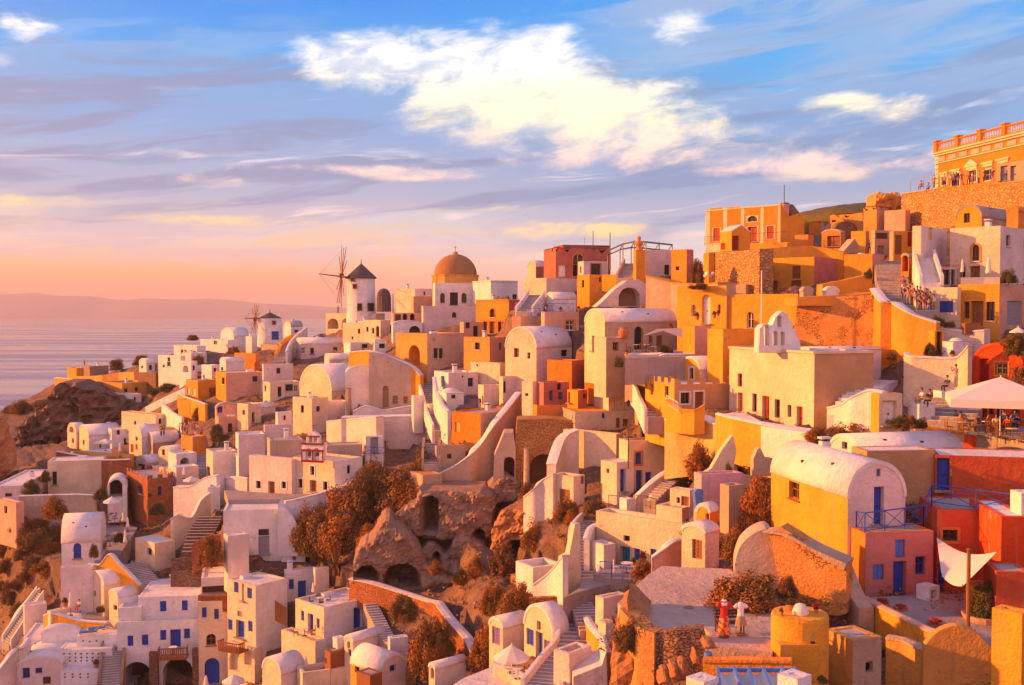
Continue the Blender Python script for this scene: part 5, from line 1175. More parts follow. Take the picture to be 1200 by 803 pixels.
house('white pigeonhole wall with rows of small square openings', 300,306,565, 622,690, a=8, D=112, m='white', par=.02, dl=7, Rr='; '.join('vk %d,%d,%d,%d' % (x_,y_,x_+9,y_+9) for y_ in (635,655,672) for x_ in range(330,545,30)))
house('second white pigeonhole wall lower down', 300,316,560, 728,805, a=8, D=110.5, m='white', par=.02, dl=7, Rr='; '.join('vk %d,%d,%d,%d' % (x_,y_,x_+9,y_+9) for y_ in (742,758) for x_ in range(335,490,40)))
pot('large terracotta pot on the pigeonhole terrace', 503,712,45,'olive', D=111.5)
house('white vaulted house with blue windows at the bottom left corner', 78,90,305, 700,810, 'vR', a=10, D=110, m='pinkwhite', Rr='wb 118,713,156,768; wb 185,713,220,742; sd 225,760,265,798', rise=.17, dl=9)
house('white rounded roof terrace behind the bottom left vault', 205,215,400, 535,620, 'vR', a=10, D=115, m='white', rise=.15, dl=7)
wall('white curving path wall at the bottom left', [(0,720,810,108),(60,650,800,109),(110,600,700,111),(140,560,640,113)], 'pinkwhite', 'white')
wall('white stair wall on the far left slope', [(0,560,610,128),(60,470,560,128),(130,380,470,129),(210,300,350,130)], 'white', 'white')
stairs('long white steps climbing the far left slope', [(30,590,126),(90,500,127),(150,410,128),(215,320,129)], 2.2, 24, par='white')
house('white stepped block beside the far left steps', 100,130,225, 390,540, a=30, D=122, m='pinkwhite', par=.1); house('low white square store between the steps and the pool', 110,120,220, 560,640, a=12, D=116, m='white', par=.1, dl=6)
stairs('narrow lane of steps between brown edged walls beside the blue-window house', [(575,810,109),(590,640,113),(600,500,117)], 2.0, 26, par='brown', ph=.4)
house('low terrace room with a parasol left of the pale staircase', 660,690,720, 405,470, a=20, D=117, m='white', par=.5)
# big white house with blue windows
T(0, 623)
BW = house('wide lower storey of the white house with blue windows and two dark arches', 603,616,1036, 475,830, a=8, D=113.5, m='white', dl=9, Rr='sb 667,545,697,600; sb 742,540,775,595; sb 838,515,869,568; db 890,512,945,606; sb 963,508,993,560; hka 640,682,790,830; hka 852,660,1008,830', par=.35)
house('upper storey of the white house with two blue windows', 712,722,1036, 345,480, a=8, D=115, m='white', dl=8, Rr='sb 837,364,869,418; sb 951,360,981,413', par=.02, fnd=1)
def balcony(label, x0, x1, y0, y1, D, a=8, out=1.1, m='wood'):
    p = P(ax(x0), ay(y1), D); s = D/F/TS; u = Vector((math.cos(R(a)), math.sin(R(a)), 0)); n = Vector((u.y, -u.x, 0)); L_ = (x1-x0)*s; h = (y1-y0)*s*.75
    o = empty('balcony', p, label, 'balcony'); bm = bmesh.new(); box(bm, p+u*L_/2+n*(out/2-.3)+Z*.08, u, n, Z, L_, out+.5, .16); emit(bm, 'floor_slab', m, o)
    bm = bmesh.new()
    for k in range(int(L_/.22)): box(bm, p+u*(k*.22+.1)+n*out*.95+Z*(h*.5+.1), u, n, Z, .1, .05, h)
    for sd_ in (0, L_):
        for k in range(4): box(bm, p+u*sd_+n*(out*(k+.5)/4)+Z*(h*.5+.1), u, n, Z, .06, .12, h)
    emit(bm, 'balustrade', m, o); bm = bmesh.new(); box(bm, p+u*L_/2+n*out*.95+Z*(h+.12), u, n, Z, L_+.1, .1, .1)
    for sd_ in (0, L_): box(bm, p+u*sd_+n*out/2+Z*(h+.12), u, n, Z, .1, out, .1)
    emit(bm, 'handrail', m, o); return o
balcony('dark wooden balcony under the blue door of the wide white house', 838, 980, 585, 660, 112.3); table('round white table on the dark wooden balcony', P(ax(905), ay(650), 112.0)+Z*.2, .45)
T(0, 623)
for i_, (x0, x1) in enumerate(((784,829),(1010,1050))):
    bm = bmesh.new(); p = P(ax((x0+x1)/2), ay(800), 112.9); h = (800-(625 if i_ == 0 else 605))*112.9/F/TS; w_ = (x1-x0)*112.9/F/TS
    bm2 = box(bm, p+Z*(h/2-1), X, Y, Z, w_, .5, h+2); tag(emit(bm, 'stone_pier', 'darkrubble', loc=p), ('brown stone pier between the two dark arches','brown stone pier right of the dark arches')[i_], 'pier')
house('small white parapet terrace with a pot at the left end of the wide white house', 612,618,722, 400,475, a=8, D=114.2, m='white', par=.3, dl=5, fnd=1)
T(200, 623)
house('sunlit white house with an arched brown window and arched blue door', 140,148,300, 370,830, a=14, D=112.6, m='cream', dl=9, Rr='sb 164,397,188,450; sb 228,405,252,458; woa 186,535,236,596; dba 178,662,255,800', par=.3)
house('roof terrace room with a stone parapet and dark floor', 146,160,300, 245,330, a=14, D=116, m='white', rm='roofwhite', par=.1, dl=5, Rr='sd 165,285,290,320'.replace('sd','dd'))
wall('rough brown stone parapet of the roof terrace', [(143,335,375),(220,335,375),(300,332,372)], 'redrubble', D=113.2, curve=False, fnd=1)
house('tall white house with a blank shaded side and blue shutters', 284,447,600, 285,640, a=60, D=107, m='cream', mr='white', L='sb 331,264,356,320; db 372,268,384,362; sb 400,295,426,351; sg 349,417,375,446; sb 299,460,324,515; db 342,465,386,556; sb 405,468,429,524', par=.1)
balcony('dark wooden balcony of the tall white house', 280, 416, 550, 612, 107.5, a=-25, out=1.0)
house('white ground floor room with an open arch below the tall house', 290,440,462, 612,790, a=62, D=106.5, m='cream', L='hka 305,630,370,730; hka 385,625,425,700', par=.1)
parasol('cream parasol by the lower arches', 330,745,830,120,35, D=103)
closed_parasol('closed yellow parasol beside the arched blue door', 185,750,830,26, D=108)
house('white house with two blue doors behind the terrace café', 588,603,758, 205,365, a=24, D=112.5, m='white', Rr='db 565,255,598,360; sb 619,250,644,302; db 666,257,709,350', par=.1, chim=((600,180,45),))
house('low white wing joined right of the two-blue-door house', 740,756,822, 195,290, a=24, D=111, m='pinkwhite', par=.1)
slab('white gable wall with a little arched window behind the two-blue-door house', [(580,160),(590,128),(685,62),(705,80),(705,160)], (640,160), a=20, th=2.5, m='white', D=117, holes=[archpts(637,657,122,150)], hdep=.4)
house('cream house with three blue shutters and a blue side door', 643,803,1066, 400,570, a=46, D=100.5, m='cream', mr='white', L='sb 682,415,698,466; db 717,430,746,526; sb 763,455,779,506', Rr='db 957,395,1000,508', par=.25, dr=8)
house('cream terrace block below the three-shutter house', 568,757,803, 575,720, a=50, D=99.5, m='cream', mr='white', par=.5, L='wk 582,475,596,500; wk 565,590,580,620', dr=5)
seats('dark square table on the cream roof terrace', '', 780, 385, 4, D=104, m='darkwood', group='roof terrace'); closed_parasol('closed orange parasol on the cream roof terrace', 745,260,345,16, D=107, m='canvas')
seats('dark table on the narrow balcony terrace', 'dark chair on the narrow balcony terrace', 700, 545, 2, D=100.3, m='wood', group='balcony terrace')
wall('brown plank gate wall beside the tall white house', [(545,362,440),(605,400,470)], 'wood', D=105, th=.15, fnd=.5, name='gate', cat='gate')
house('small white barrel-vaulted outhouse', 466,578,692, 752,830, 'vL', a=50, D=93, m='cream', mr='pinkwhite', rise=.45)
house('brown timber hut with a grey flat roof', 796,836,922, 632,758, a=40, D=93, m='wood', par=.03, rm='roofgrey', L='wk 805,660,815,690')
house('white water-tank box standing on the timber hut', 858,872,902, 560,605, a=40, D=94, m='white', par=.02, fnd=.2)
house('cream walled yard with dark loungers', 650,690,940, 740,830, a=24, D=92, m='cream', par=.8, rm='orange')
closed_parasol('closed beige parasol beside the timber hut', 708,655,745,26, D=95)
for i_, x_ in enumerate((735, 765)): sunbed(('dark lounger by the yard parasol','second dark lounger next to the timber hut')[i_], x_, 770-i_*20, az=R(70), m='violet', D=94)
T(400, 623)
house('white vaulted house with a sunlit gable beside the timber hut', 8,62,225, 580,650, 'vL', a=50, D=93, m='cream', mr='white', L='wb 30,575,45,610; sb 36,615,52,650', rise=.45)
house('lower white vaulted house with a small blue window in its end', 40,208,332, 745,830, 'vR', a=52, D=86, m='yellow', mr='pinkwhite', L='wb 70,700,96,740', Rr='wb 254,697,286,732', rise=.5)  # yellow left face paints sunlight on a white house
house('brown roofed crate shed at the bottom edge beside the lower vault', 70,150,206, 755,830, a=52, D=83, m='wood', par=.03, rm='roofgrey')
stairs('white-edged steps running up past the blue side door house', [(330,600,92),(250,560,94),(200,470,98),(150,370,102)], 1.3, 20, m='paving')
house('white sloping store beside the steps', 240,255,345, 560,690, a=20, D=91, m='white', par=.05)
wall('low rubble wall under the vaulted houses', [(270,770,820),(330,720,770),(390,700,750)], 'rubble', D=88)
# slopes with terraces left of the chapel court
T(200, 540)
house('white vaulted house with a grey plank door and an open doorway', 264,276,640, 262,495, a=10, D=117, m='white', Rr='dg 459,395,516,488; hk 594,335,632,412; wk 459,358,514,392', par=.1, rm='roofwhite', dl=6)
slab('white shoulder wall curving down from the grey-door house', [(560,500),(560,232),(600,245),(640,290),(665,345),(668,500)], (600,500), a=8, th=4, m='white', D=116.6)
house('white round-cornered cistern block in front of the grey-door house', 268,300,400, 395,525, a=30, D=113, m='pinkwhite', par=.05)
wall('brown dry stone terrace wall, upper one', [(0,512,575),(100,508,570),(200,500,560)], 'darkrubble', D=122, rough=.1, fnd=.8)
wall('brown dry stone terrace wall, lower one', [(0,585,640),(90,578,640),(180,575,635)], 'darkrubble', D=119.5, rough=.1, fnd=.8)
bush('round rust bush beside the white cistern block', 215,535,145,165,'rust', D=114)
wall('long white wall beside the rubble slope', [(15,140,330,142),(100,135,300,141),(180,90,250,140),(240,80,190,139)], 'white', 'white', th=1.5)
wall('white curved yard wall below the long white wall', [(0,310,470,133),(40,285,420,133),(110,300,370,134),(160,210,300,135),(210,170,240,136)], 'cream', 'white')
stairs('rubble steps on the slope left of the grey-door house', [(130,480,124),(160,380,128),(215,285,133)], 3.2, 12, m='darkrubble')
house('white corner house at the head of the rubble steps', 180,195,250, 140,250, a=12, D=137, m='white', par=.2)
wall('brown rubble walls edging the slope', [(110,440,460),(180,400,420),(260,385,400)], 'redrubble', D=119)
# market lane with people and steps left of the blank white walls
T(200, 400)
stairs('dark grey stairway beside the small shops', [(160,670,158),(150,590,164),(135,500,170)], 3.2, 20, m='greypaint')
house('orange shop front with awnings by the dark stairway', 50,115,180, 500,620, a=40, D=163, m='orange', L='hka 60,560,80,600', par=.2)
house('white flat shop roof left of the dark stairway', -20,30,130, 590,650, a=40, D=158, m='white', Rr='hka 50,610,100,645', par=.15)
house('white shop with parasols at the foot of the dark stairway', -5,30,140, 660,750, a=36, D=150, m='white', mr='pinkwhite', par=.1, L='wd 0,680,15,720')
closed_parasol('closed pink parasol by the stairway shops', 70,655,720,16, D=148); parasol('white parasol over the shop terrace', 110,705,760,90,20, D=146)
for i_, (x_, y_, sh, tr) in enumerate(((60,470,'blue','navy'),(75,475,'red','black'),(95,465,'white','blue'),(110,480,'orangec','khaki'),(125,470,'navy','black'),(140,485,'white','khaki'),(45,485,'pinkc','navy'),(85,495,'greyc','black'),(130,500,'blue','white'),(160,505,'red','navy'))):
    person('person in a %s top and %s trousers in the crowd above the dark stairway' % (CN[sh], CN[tr]), x_, y_, 'stand', i_*40, sh, tr, D=172-i_*.4, group='crowd at the top of the dark stairway')
bush('green shrub by the lane shops', 240,490,70,60,'green', D=164); bush('dark green shrub at the salmon cabin', 255,520,90,60,'green', D=160)
# ================================================================== RUINED CAVE HOUSES IN THE MIDDLE
def crag(label, pts, ref, a, th, D, holes=(), m='tuff', hdep=4.5, disp=.6, name='cave_ruin', cat='ruin', edge=.24):
    """rounded mass of rock: outline on a plane, thickened, subdivided and roughened, with cave mouths cut into it"""
    x, y = ax(ref[0]), ay(ref[1]); O = P(x, y, D); u = Vector((math.cos(R(a)), math.sin(R(a)), 0)); n = Vector((math.sin(R(a)), -math.cos(R(a)), 0))
    def uv(px, py):
        r = ray(ax(px), ay(py)); t_ = (O-CAM).dot(n)/r.dot(n); p = CAM+r*t_; return ((p-O).dot(u), (p-O).z)
    out = [tuple(q) for q in catmull([uv(*p) for p in pts]+[uv(*pts[0])], 4)[:-1]]; hs = [[uv(*p) for p in h] for h in holes]
    lo = np.min(out, 0); hi = np.max(out, 0); st = edge; nu, nv = int((hi[0]-lo[0])/st)+2, int((hi[1]-lo[1])/st)+2
    def inside(p, poly):
        r = False; j = len(poly)-1
        for i in range(len(poly)):
            if (poly[i][1] > p[1]) != (poly[j][1] > p[1]) and p[0] < (poly[j][0]-poly[i][0])*(p[1]-poly[i][1])/(poly[j][1]-poly[i][1])+poly[i][0]: r = not r
            j = i
        return r
    def dist(p, poly):
        q = np.array(poly); w = np.roll(q, -1, 0)-q; t_ = np.clip(((np.array(p)-q)*w).sum(1)/((w**2).sum(1)+1e-9), 0, 1); return float(np.min(np.linalg.norm(q+w*t_[:, None]-np.array(p), axis=1)))
    sd = Vector((ref[0]*.37, ref[1]*.21, 3.1)); PIN.append((x, y, D))
    for k_ in range(10): q_ = O+u*(lo[0]+(hi[0]-lo[0])*k_/9); PTS.append((q_.x, q_.y, O.z, 1.5)); q_ = q_-n*th*.6; PTS.append((q_.x, q_.y, O.z+.4, 2.0))
    def nz(a_, b_):
        q = Vector((a_, b_*1.2, 0))+sd; return MN_.fractal(q*.55, .8, 2.2, 5)*1.1+(.5-abs(MN_.noise(q*1.1)))*.7-abs(MN_.noise(q*2.6))*.6-abs(MN_.noise(q*5.5))*.3+MN_.noise(q*11)*.1
    bm = bmesh.new(); g = {}
    for i in range(nu):
        for j in range(nv):
            p = (lo[0]+i*st, lo[1]+j*st)
            if not inside(p, out): continue
            e = dist(p, out); fall = max(0, 1-e/.6)**2*.5+max(0, p[1]-lo[1])*.12        # rounded shoulders, leaning back
            dep = -fall+nz(*p)*disp
            dep += (abs(((p[1]*.75+nz(p[0]*.4, 1.0)*.8) % 1.0)-.5)-.25)*.8*disp
            for h in hs:
                if inside(p, h): dep -= min(hdep, dist(p, h)*9)
            g[i, j] = (p, dep)
    vid = {k: bm.verts.new(O+u*(p[0]+nz(p[1], p[0])*.12)+Z*p[1]+n*dep) for k, (p, dep) in g.items()}
    for i in range(nu-1):
        for j in range(nv-1):
            q = [(i, j), (i+1, j), (i+1, j+1), (i, j+1)]
            if all(k in vid for k in q): bm.faces.new([vid[k] for k in q])
            elif sum(k in vid for k in q) == 3: bm.faces.new([vid[k] for k in q if k in vid])
    bd = [e for e in bm.edges if e.is_boundary]; r = bmesh.ops.extrude_edge_only(bm, edges=bd); mv = [v for v in r['geom'] if isinstance(v, bmesh.types.BMVert)]
    for v in mv: v.co -= n*th
    return tag(emit(bm, name, m, loc=O), label, cat)
T(400, 540)
crag('upper cave ruin with a tall arched mouth and broken brown walls', [(260,400),(240,330),(300,260),(380,215),(395,150),(430,160),(520,165),(640,160),(760,180),(800,240),(790,300),(760,420),(520,420)], (520,420), -4, 7, 108, holes=[archpts(412,508,195,385), archpts(682,760,360,470)], m='tuff', edge=.22)
crag('large pale cave ruin with two low arches in the middle of the slope', [(50,660),(55,560),(90,480),(150,430),(230,330),(290,360),(380,420),(460,560),(560,620),(700,640),(740,700),(760,800),(480,740),(200,680)], (300,680), 6, 7, 103, holes=[archpts(60,200,560,650), archpts(220,418,545,685), archpts(540,668,740,812)], m='tuff', edge=.22)
crag('round pale hollow below the tall cave mouth', [(380,600),(400,480),(480,440),(540,500),(600,400),(690,420),(760,470),(700,560),(640,640),(500,640)], (520,620), 0, 4, 106, holes=[archpts(470,510,480,540)], m='tuff')
crag('orange rock ruin with a round cave mouth on the right', [(760,480),(770,370),(820,260),(900,250),(1000,260),(1080,290),(1100,420),(1000,500),(900,520)], (900,520), -18, 7, 102, holes=[archpts(835,975,420,520)], m='redcliff')
crag('broken rubble wall between the caves and the curved wall', [(690,220),(760,150),(840,60),(920,100),(960,180),(900,220),(800,230)], (800,220), 5, 3, 112, m='tuff', disp=.5)
wall('low rubble wall snaking down from the cave arches', [(40,620,650,104),(160,645,690,102),(300,690,740,100),(440,735,790,97),(490,745,820,95),(520,800,870,93)], 'redrubble', 'pinkwhite', fnd=2, th=.7)
T(400, 623)
wall('long rubble wall running down between the rust trees', [(500,390,440,92),(560,470,540,90),(640,560,640,87),(680,640,730,84)], 'redrubble', 'pinkwhite', th=.7)
house('pale triangular yard walled in rubble under the orange rock', 885,1020,1090, 250,300, a=60, D=92, m='rubble', par=.6, dl=8, dr=6, rm='grey')
T(400, 400)
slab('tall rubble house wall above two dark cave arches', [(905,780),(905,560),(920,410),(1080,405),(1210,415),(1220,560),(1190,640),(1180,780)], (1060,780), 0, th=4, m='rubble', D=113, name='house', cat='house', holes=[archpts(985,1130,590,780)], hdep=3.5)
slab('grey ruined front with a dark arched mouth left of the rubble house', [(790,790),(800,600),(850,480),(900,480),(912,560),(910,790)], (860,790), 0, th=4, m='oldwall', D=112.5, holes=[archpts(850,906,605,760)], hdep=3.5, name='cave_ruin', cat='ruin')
pole('pale concrete post between the two dark cave arches', 968, 560, 790, .35, D=112, m='oldwall')
# trees and bushes of the gully
T(200, 540)
for i_, (x_, y_, w_, h_, t_, lb) in enumerate(((720,470,180,240,'rust','tall rust tree leaning on the white wall at the left of the gully'),(830,420,220,230,'olive','olive tree behind the rust tree in the gully'),(900,480,260,260,'rust','wide orange-rust tree in the middle of the gully'),(1000,330,240,280,'olive','dark olive tree below the blue balcony'),(1060,260,200,260,'olive','feathery tree rising against the pinkish wall'),(1040,480,170,180,'rust','rust bush at the right edge of the gully trees'),(800,520,130,120,'olive','low olive bush at the foot of the rust tree'))):
    bush(lb, x_, y_, w_, h_, t_, D=116+(500-y_)*.03, name='tree', cat='tree')
T(0, 0, 1)
for x_, y_, w_, h_, t_, lb in ((468,592,70,48,'olive','olive tree below the hut with the blue balcony'),(440,584,52,46,'rust','rust tree between the balcony hut and the gully trees'),(494,566,44,46,'olive','small olive tree under the narrow lane'),(412,612,66,50,'rust','broad rust tree at the middle of the gully edge'),(482,604,60,40,'rust','low rust thicket at the foot of the plank-roofed shed'),(372,640,60,60,'olive','dense olive tree beside the dry palm')):
    bush(lb, x_, y_, w_, h_, t_, name='tree', cat='tree')
T(200, 540)
agave('dry palm at the foot of the gully trees', 860, 580, 190, 120, D=110)
T(400, 540)
for x_, y_, w_, h_, t_, lb in ((430,170,130,100,'rust','orange bush against the foot of the curved wall'),(350,180,60,90,'green','bright green fig leaves beside the brown shed'),(250,230,160,150,'rust','rust scrub above the upper cave ruin'),(330,800,150,110,'olive','bush on the path below the low arches'),(495,590,90,70,'rust','small rust bush in the pale hollow'),(620,640,110,80,'rust','rust scrub under the round hollow'),(850,600,170,180,'olive','dark olive bush under the orange rock'),(700,600,110,110,'rust','rust bush in front of the dark cave mouth'),(980,200,110,90,'olive','olive scrub at the foot of the rubble house'),(800,290,130,100,'rust','rust scrub on the broken rubble wall'),(800,800,150,180,'rust','upright rust bush above the parasol yard'),(1000,450,140,120,'rust','rust scrub on the orange rock'),(760,250,90,80,'rust','small rust bush beside the broken wall')):
    bush(lb, x_, y_, w_, h_, t_, D=None if y_ < 400 else 99)
T(400, 623)
for x_, y_, w_, h_, t_, lb in ((455,730,210,320,'rust','big rust tree beside the long rubble wall'),(520,640,150,170,'olive','olive tree behind the big rust tree'),(740,700,170,220,'rust','rust tree right of the long rubble wall'),(320,460,150,130,'olive','bush above the white-edged steps'),(910,440,200,180,'rust','orange bush hanging over the white yard vaults'),(800,430,130,150,'olive','tall olive bush above the small white vault'),(640,720,90,120,'rust','rust scrub at the end of the rubble wall')):
    bush(lb, x_, y_, w_, h_, t_, D=86 if y_ > 500 else 90, name='tree' if 'tree' in lb else 'bush', cat='tree' if 'tree' in lb else 'bush')
house('pale chapel-like vault with an arched window at the bottom of the gully', 462,490,650, 720,830, 'vL', a=40, D=80, m='cream', mr='white', L='wka 466,712,484,770', rise=.5, dl=3.5, dr=5)
terrace('flat white roof at the bottom edge beside the parasol yard', [(545,830),(640,770),(785,712),(900,765),(1010,830),(1000,900),(540,900)], (785,715), m='roofwhite', D=74, th=3)
house('short white vaulted wing left of the parasol yard', 772,845,985, 508,640, 'vL', a=40, D=77, m='cream', mr='pinkwhite', rise=.42, L='sv 788,500,830,590')
wall('curved sunlit white wall along the parasol yard', [(790,690,760,72),(880,730,800,71),(1000,790,850,69)], 'cream', 'white')
T(600, 623)
house('white vaulted house with bright blue and violet doors', 64,214,300, 545,690, 'vL', a=34, D=73, m='cream', mr='pinkwhite', rise=.5, L='sb 76,510,114,595; wo 130,468,150,516; db 124,525,160,680; sv 168,570,200,645', dr=6)  # cream gable stands for white plaster in sunlight
parasol('ribbed beige parasol in the yard of the blue and violet doors', -2,588,740,190,65, D=69.5, seg=10); seats('round table under the ribbed beige parasol', 'white chair under the ribbed beige parasol', 30, 770, 3, D=68.5, m='whitepaint', group='parasol yard')
stairs('curving white-edged flight of steps beside the blue and violet house', [(150,830,64),(250,690,69),(330,580,72),(330,450,76),(300,390,78)], 2.2, 22, par='white', ph=.5)
house('white bin box with an open rust-red top on the steps', 220,300,420, 640,780, a=50, D=64, m='pinkwhite', par=.5, rm='redrubble')
wall('thin yellow edged wall right of the curving steps', [(370,440,520,75),(400,500,640,71),(450,560,700,68),(480,640,800,65)], 'yellow', 'white')
house('white cube house beside the stepped lane', 440,478,606, 350,475, a=34, D=71, m='cream', mr='pinkwhite', rm='roofwhite', par=.05)
house('white lower terrace block under the cube house', 465,490,540, 480,640, a=34, D=68.5, m='cream', mr='white', par=.1)
slab('sloping white roof wall at the bottom of the lane', [(320,830),(320,760),(470,700),(495,620),(500,830)], (420,830), 0, th=3, m='pinkwhite', D=63)
terrace('grey path landing above the steps', [(270,350),(350,320),(460,290),(560,270),(480,230),(370,240),(350,300)], (400,300), D=77)
stairs('steps of the stepped lane beside the white cube house', [(420,520,72.5),(380,420,75),(350,340,78)], 1.7, 12, par=None); stairs('upper flight of the stepped lane by the blue gate', [(390,270,80),(370,150,84),(370,20,89),(430,-60,93)], 1.8, 22, par='white')
wall('rough rust rubble bank wall by the small vault', [(90,350,400),(180,345,395),(270,340,380)], 'redrubble', D=78)
wall('white slanting wall above the rust rubble bank', [(110,280,310),(200,210,300),(265,130,340)], 'white', 'white', D=[80,79,77])
slab('tall yellow buttress wall beside the stepped lane', [(265,345),(265,140),(300,120),(330,-40),(358,-40),(362,290),(310,340)], (300,345), 20, th=.8, m='cream', D=79)
house('pale fenced yard under the stepped lane', 20,110,265, 190,260, a=30, D=86, m='white', par=.8, rm='grey')
# houses right of the gully, around the blue doors
T(600, 500)
house('yellow house with a wooden shutter door above the gully path', 212,322,382, 262,410, a=52, D=99, m='cream', mr='pinkwhite', L='so 247,328,303,392', par=.3, Rr='so 360,260,385,300')
wall('long white terrace edge wall over the gully', [(60,370,440,102),(110,330,430,101),(160,280,420,101),(215,250,400,100)], 'pinkwhite', 'white')
wall('white curved hillside wall over the gully', [(230,200,330,105),(280,60,250,107),(350,20,200,108)], 'pinkwhite', 'white', th=1)
house('big blank cream wall house right of the rubble house', 270,545,580, 40,215, a=52, D=106, m='cream', mr='pinkwhite', par=.15, rm='ochre', fnd=9)
house('small cream guard-room with two tall blue doors', 467,548,640, 190,345, a=34, D=97, m='cream', mr='white', L='wk 493,220,508,243', Rr='db 566,222,596,342', par=.05)
house('cream house with blue windows and a brown roof terrace', 562,605,940, 75,330, a=18, D=98.5, m='cream', mr='cream', rm='tan', Rr='sbT 645,135,677,197; wdT 828,172,865,228; db 649,228,682,338; sb 698,238,728,298; so 800,340,830,360', par=.25, dr=16)
wall('white stair wall rising right to the round bush', [(650,370,420,91),(720,310,400,91.5),(800,250,330,93),(910,190,280,96)], 'pinkwhite', 'white', th=.5)
stairs('sunlit steps along the white stair wall', [(720,390,89),(800,310,91),(905,230,95)], 1.2, 16)
bush('big round rust bush beside the cream roof terrace', 985,262,165,190,'rust', D=87)
pole('thin lamp pole in front of the round rust bush', 1002,120,260,.05, D=91, m='wood'); pole('thin wooden pole on the pink house terrace', 1122,320,450,.05,D=70,m='wood')
house('white lower house with a teal door and grey-blue windows', 442,890,960, 508,738, a=55, D=79, m='cream', mr='white', L='wk 583,570,616,600; dt 566,628,617,735; sb 640,638,668,700; sb 724,640,756,690; so 805,607,830,640', par=.3, rm='roofwhite')
terrace('paved patio in front of the teal door', [(425,775),(520,800),(640,815),(720,790),(760,740),(600,725),(480,735)], (600,748), D=81, th=1)
house('cream upper block with a railing above the teal-door house', 758,889,975, 428,520, a=55, D=79.3, fnd=1, m='cream', mr='salmon', par=.1, Rr='so 910,480,945,515', rm='roofgrey')
house('small yellow hut with two orange shutters on the cream block', 830,930,970, 335,415, a=52, D=80, m='cream', mr='pinkwhite', L='wk 860,370,878,400; so 885,365,925,415', par=.1, rm='roofgrey')
dish('white satellite dish on the roof railing', 722,400,40, D=87); railing('dark railing on the roof beside the satellite dish', [(640,415,88),(700,420,86),(758,440,84)], .9, 'metal', 'bars')
house('small white wall block under the satellite dish railing', 565,600,640, 380,430, a=30, D=90, m='white', par=.05)
railing('blue gate rail between the guard-room and the wall block', [(505,418,92),(562,424,91)], 1.0, 'blue', 'bars'); bush('green bush beside the blue gate rail', 430,450,140,90,'olive', D=92); bush('rust bush below the yellow shutter-door house', 290,500,170,130,'rust', D=94)
wall('round-edged white patio wall left of the teal-door house', [(405,590,700,82),(430,530,690,84),(500,500,660,86)], 'white', 'white'); 
for i_, (x_, y_) in enumerate(((465,545),(500,550),(470,575),(520,590))): pot(('potted red plant on the upper patio shelf','second potted plant on the patio shelf','low potted plant below the patio shelf','potted green plant at the patio edge')[i_], x_, y_, 28, 'olive' if i_ < 3 else 'green', D=84, fl=i_ < 2)
house('white patio bench block in front of the teal-door house', 415,480,545, 620,745, a=30, D=81, m='white', mr='pinkwhite', par=.2)
railing('light blue picket gate at the patio entrance', [(460,775,78),(520,780,78)], 1.0, 'lightblue', 'bars'); railing('light blue patio fence with thin bars', [(520,785,78),(640,800,76)], .9, 'lightblue', 'bars')
p_, s_ = place(600, 765, 77.5); table('round white table in front of the teal door', p_, .45); 
for i_ in range(2): chair('white chair %s of the round table by the teal door' % ('left', 'right')[i_], p_+Vector(((-.75,.75)[i_], .1, 0)), (math.pi/2, -math.pi/2)[i_], 'whitepaint', 'chairs by the teal door')
pot('flowering red bush pot by the grey-blue windows', 685,715,60,'rust',D=79,fl=True); pot('green pot beside the teal door', 635,730,45,'green',D=80)
bush('rust bush at the terrace edge by the light blue fence', 690,800,130,110,'rust', D=72); bush('low green tuft on the wide flat terrace', 830,780,60,35,'olive', D=66); bush('second low tuft on the wide flat terrace', 975,775,50,35,'olive', D=64)
wall('pink-white curved yard wall right of the teal-door house', [(730,690,790,70),(800,640,770,70),(850,605,750,70.5),(890,595,730,71)], 'salmon', 'white')
house('small yellow house with open brown shutters', 893,1010,1090, 560,745, 'vL', a=44, D=63, m='cream', mr='pinkwhite', L='so 942,592,995,692; wk 938,558,950,572', rise=.28, rm='roofwhite')
house('tiny vaulted house with an orange side door above the open-shutter house', 970,1035,1085, 450,540, 'vL', a=46, D=66, m='yellow', mr='brightorange', L='wk 1012,455,1042,500', rise=.5)
house('pink house with a walled roof terrace', 975,990,1210, 250,420, a=15, D=72, m='pink', mr='pink', par=.5, dl=1.2)
slab('blue-painted pipe wall on the pink house', [(965,440),(955,345),(970,325),(1000,330),(1000,430)], (980,440), 20, th=.3, m='lightblue', D=70)
T(780, 500)
house('beige side room with a pipe right of the pink house', 290,330,420, 310,560, a=20, D=68, m='beige', par=.2); 
slab('white wall with a sweeping curved top beside the pink house', [(178,260),(240,220),(290,130),(340,60),(355,45),(372,130),(360,190),(355,240),(450,260),(450,320),(200,320)], (300,320), 12, th=.5, m='cream', D=76)
bush('potted shrub on the pink house terrace', 330,290,50,110,'green', D=74)
wall('tall ochre-yellow retaining wall below the church', [(265,40,160,88),(350,5,190,86),(500,10,265,83),(600,35,270,80),(700,45,150,79),(760,40,130,79)], 'paleyellow', 'white', th=2, curve=False)
for x_, y_ in ((612,95),(687,65)):
    p_ = P(ax(x_), ay(y_), 79.6); bm = bmesh.new(); d_ = Vector((.36,-.93,0)); box(bm, p_-d_*-.2, Vector((.93,.36,0)), d_, Z, 1.0 if x_ < 650 else 1.1, .5, .36); tag(emit(bm, 'vent', 'darkwood', loc=p_), 'dark slot vent in the ochre-yellow wall, %s' % ('the lower one' if x_ < 650 else 'the upper right one'), 'vent')
slab('white horn-shaped wall beside the yellow vaulted house', [(460,260),(460,170),(480,120),(495,110),(520,160),(560,165),(600,190),(600,260)], (520,260), 12, th=.5, m='oldwall', D=74)
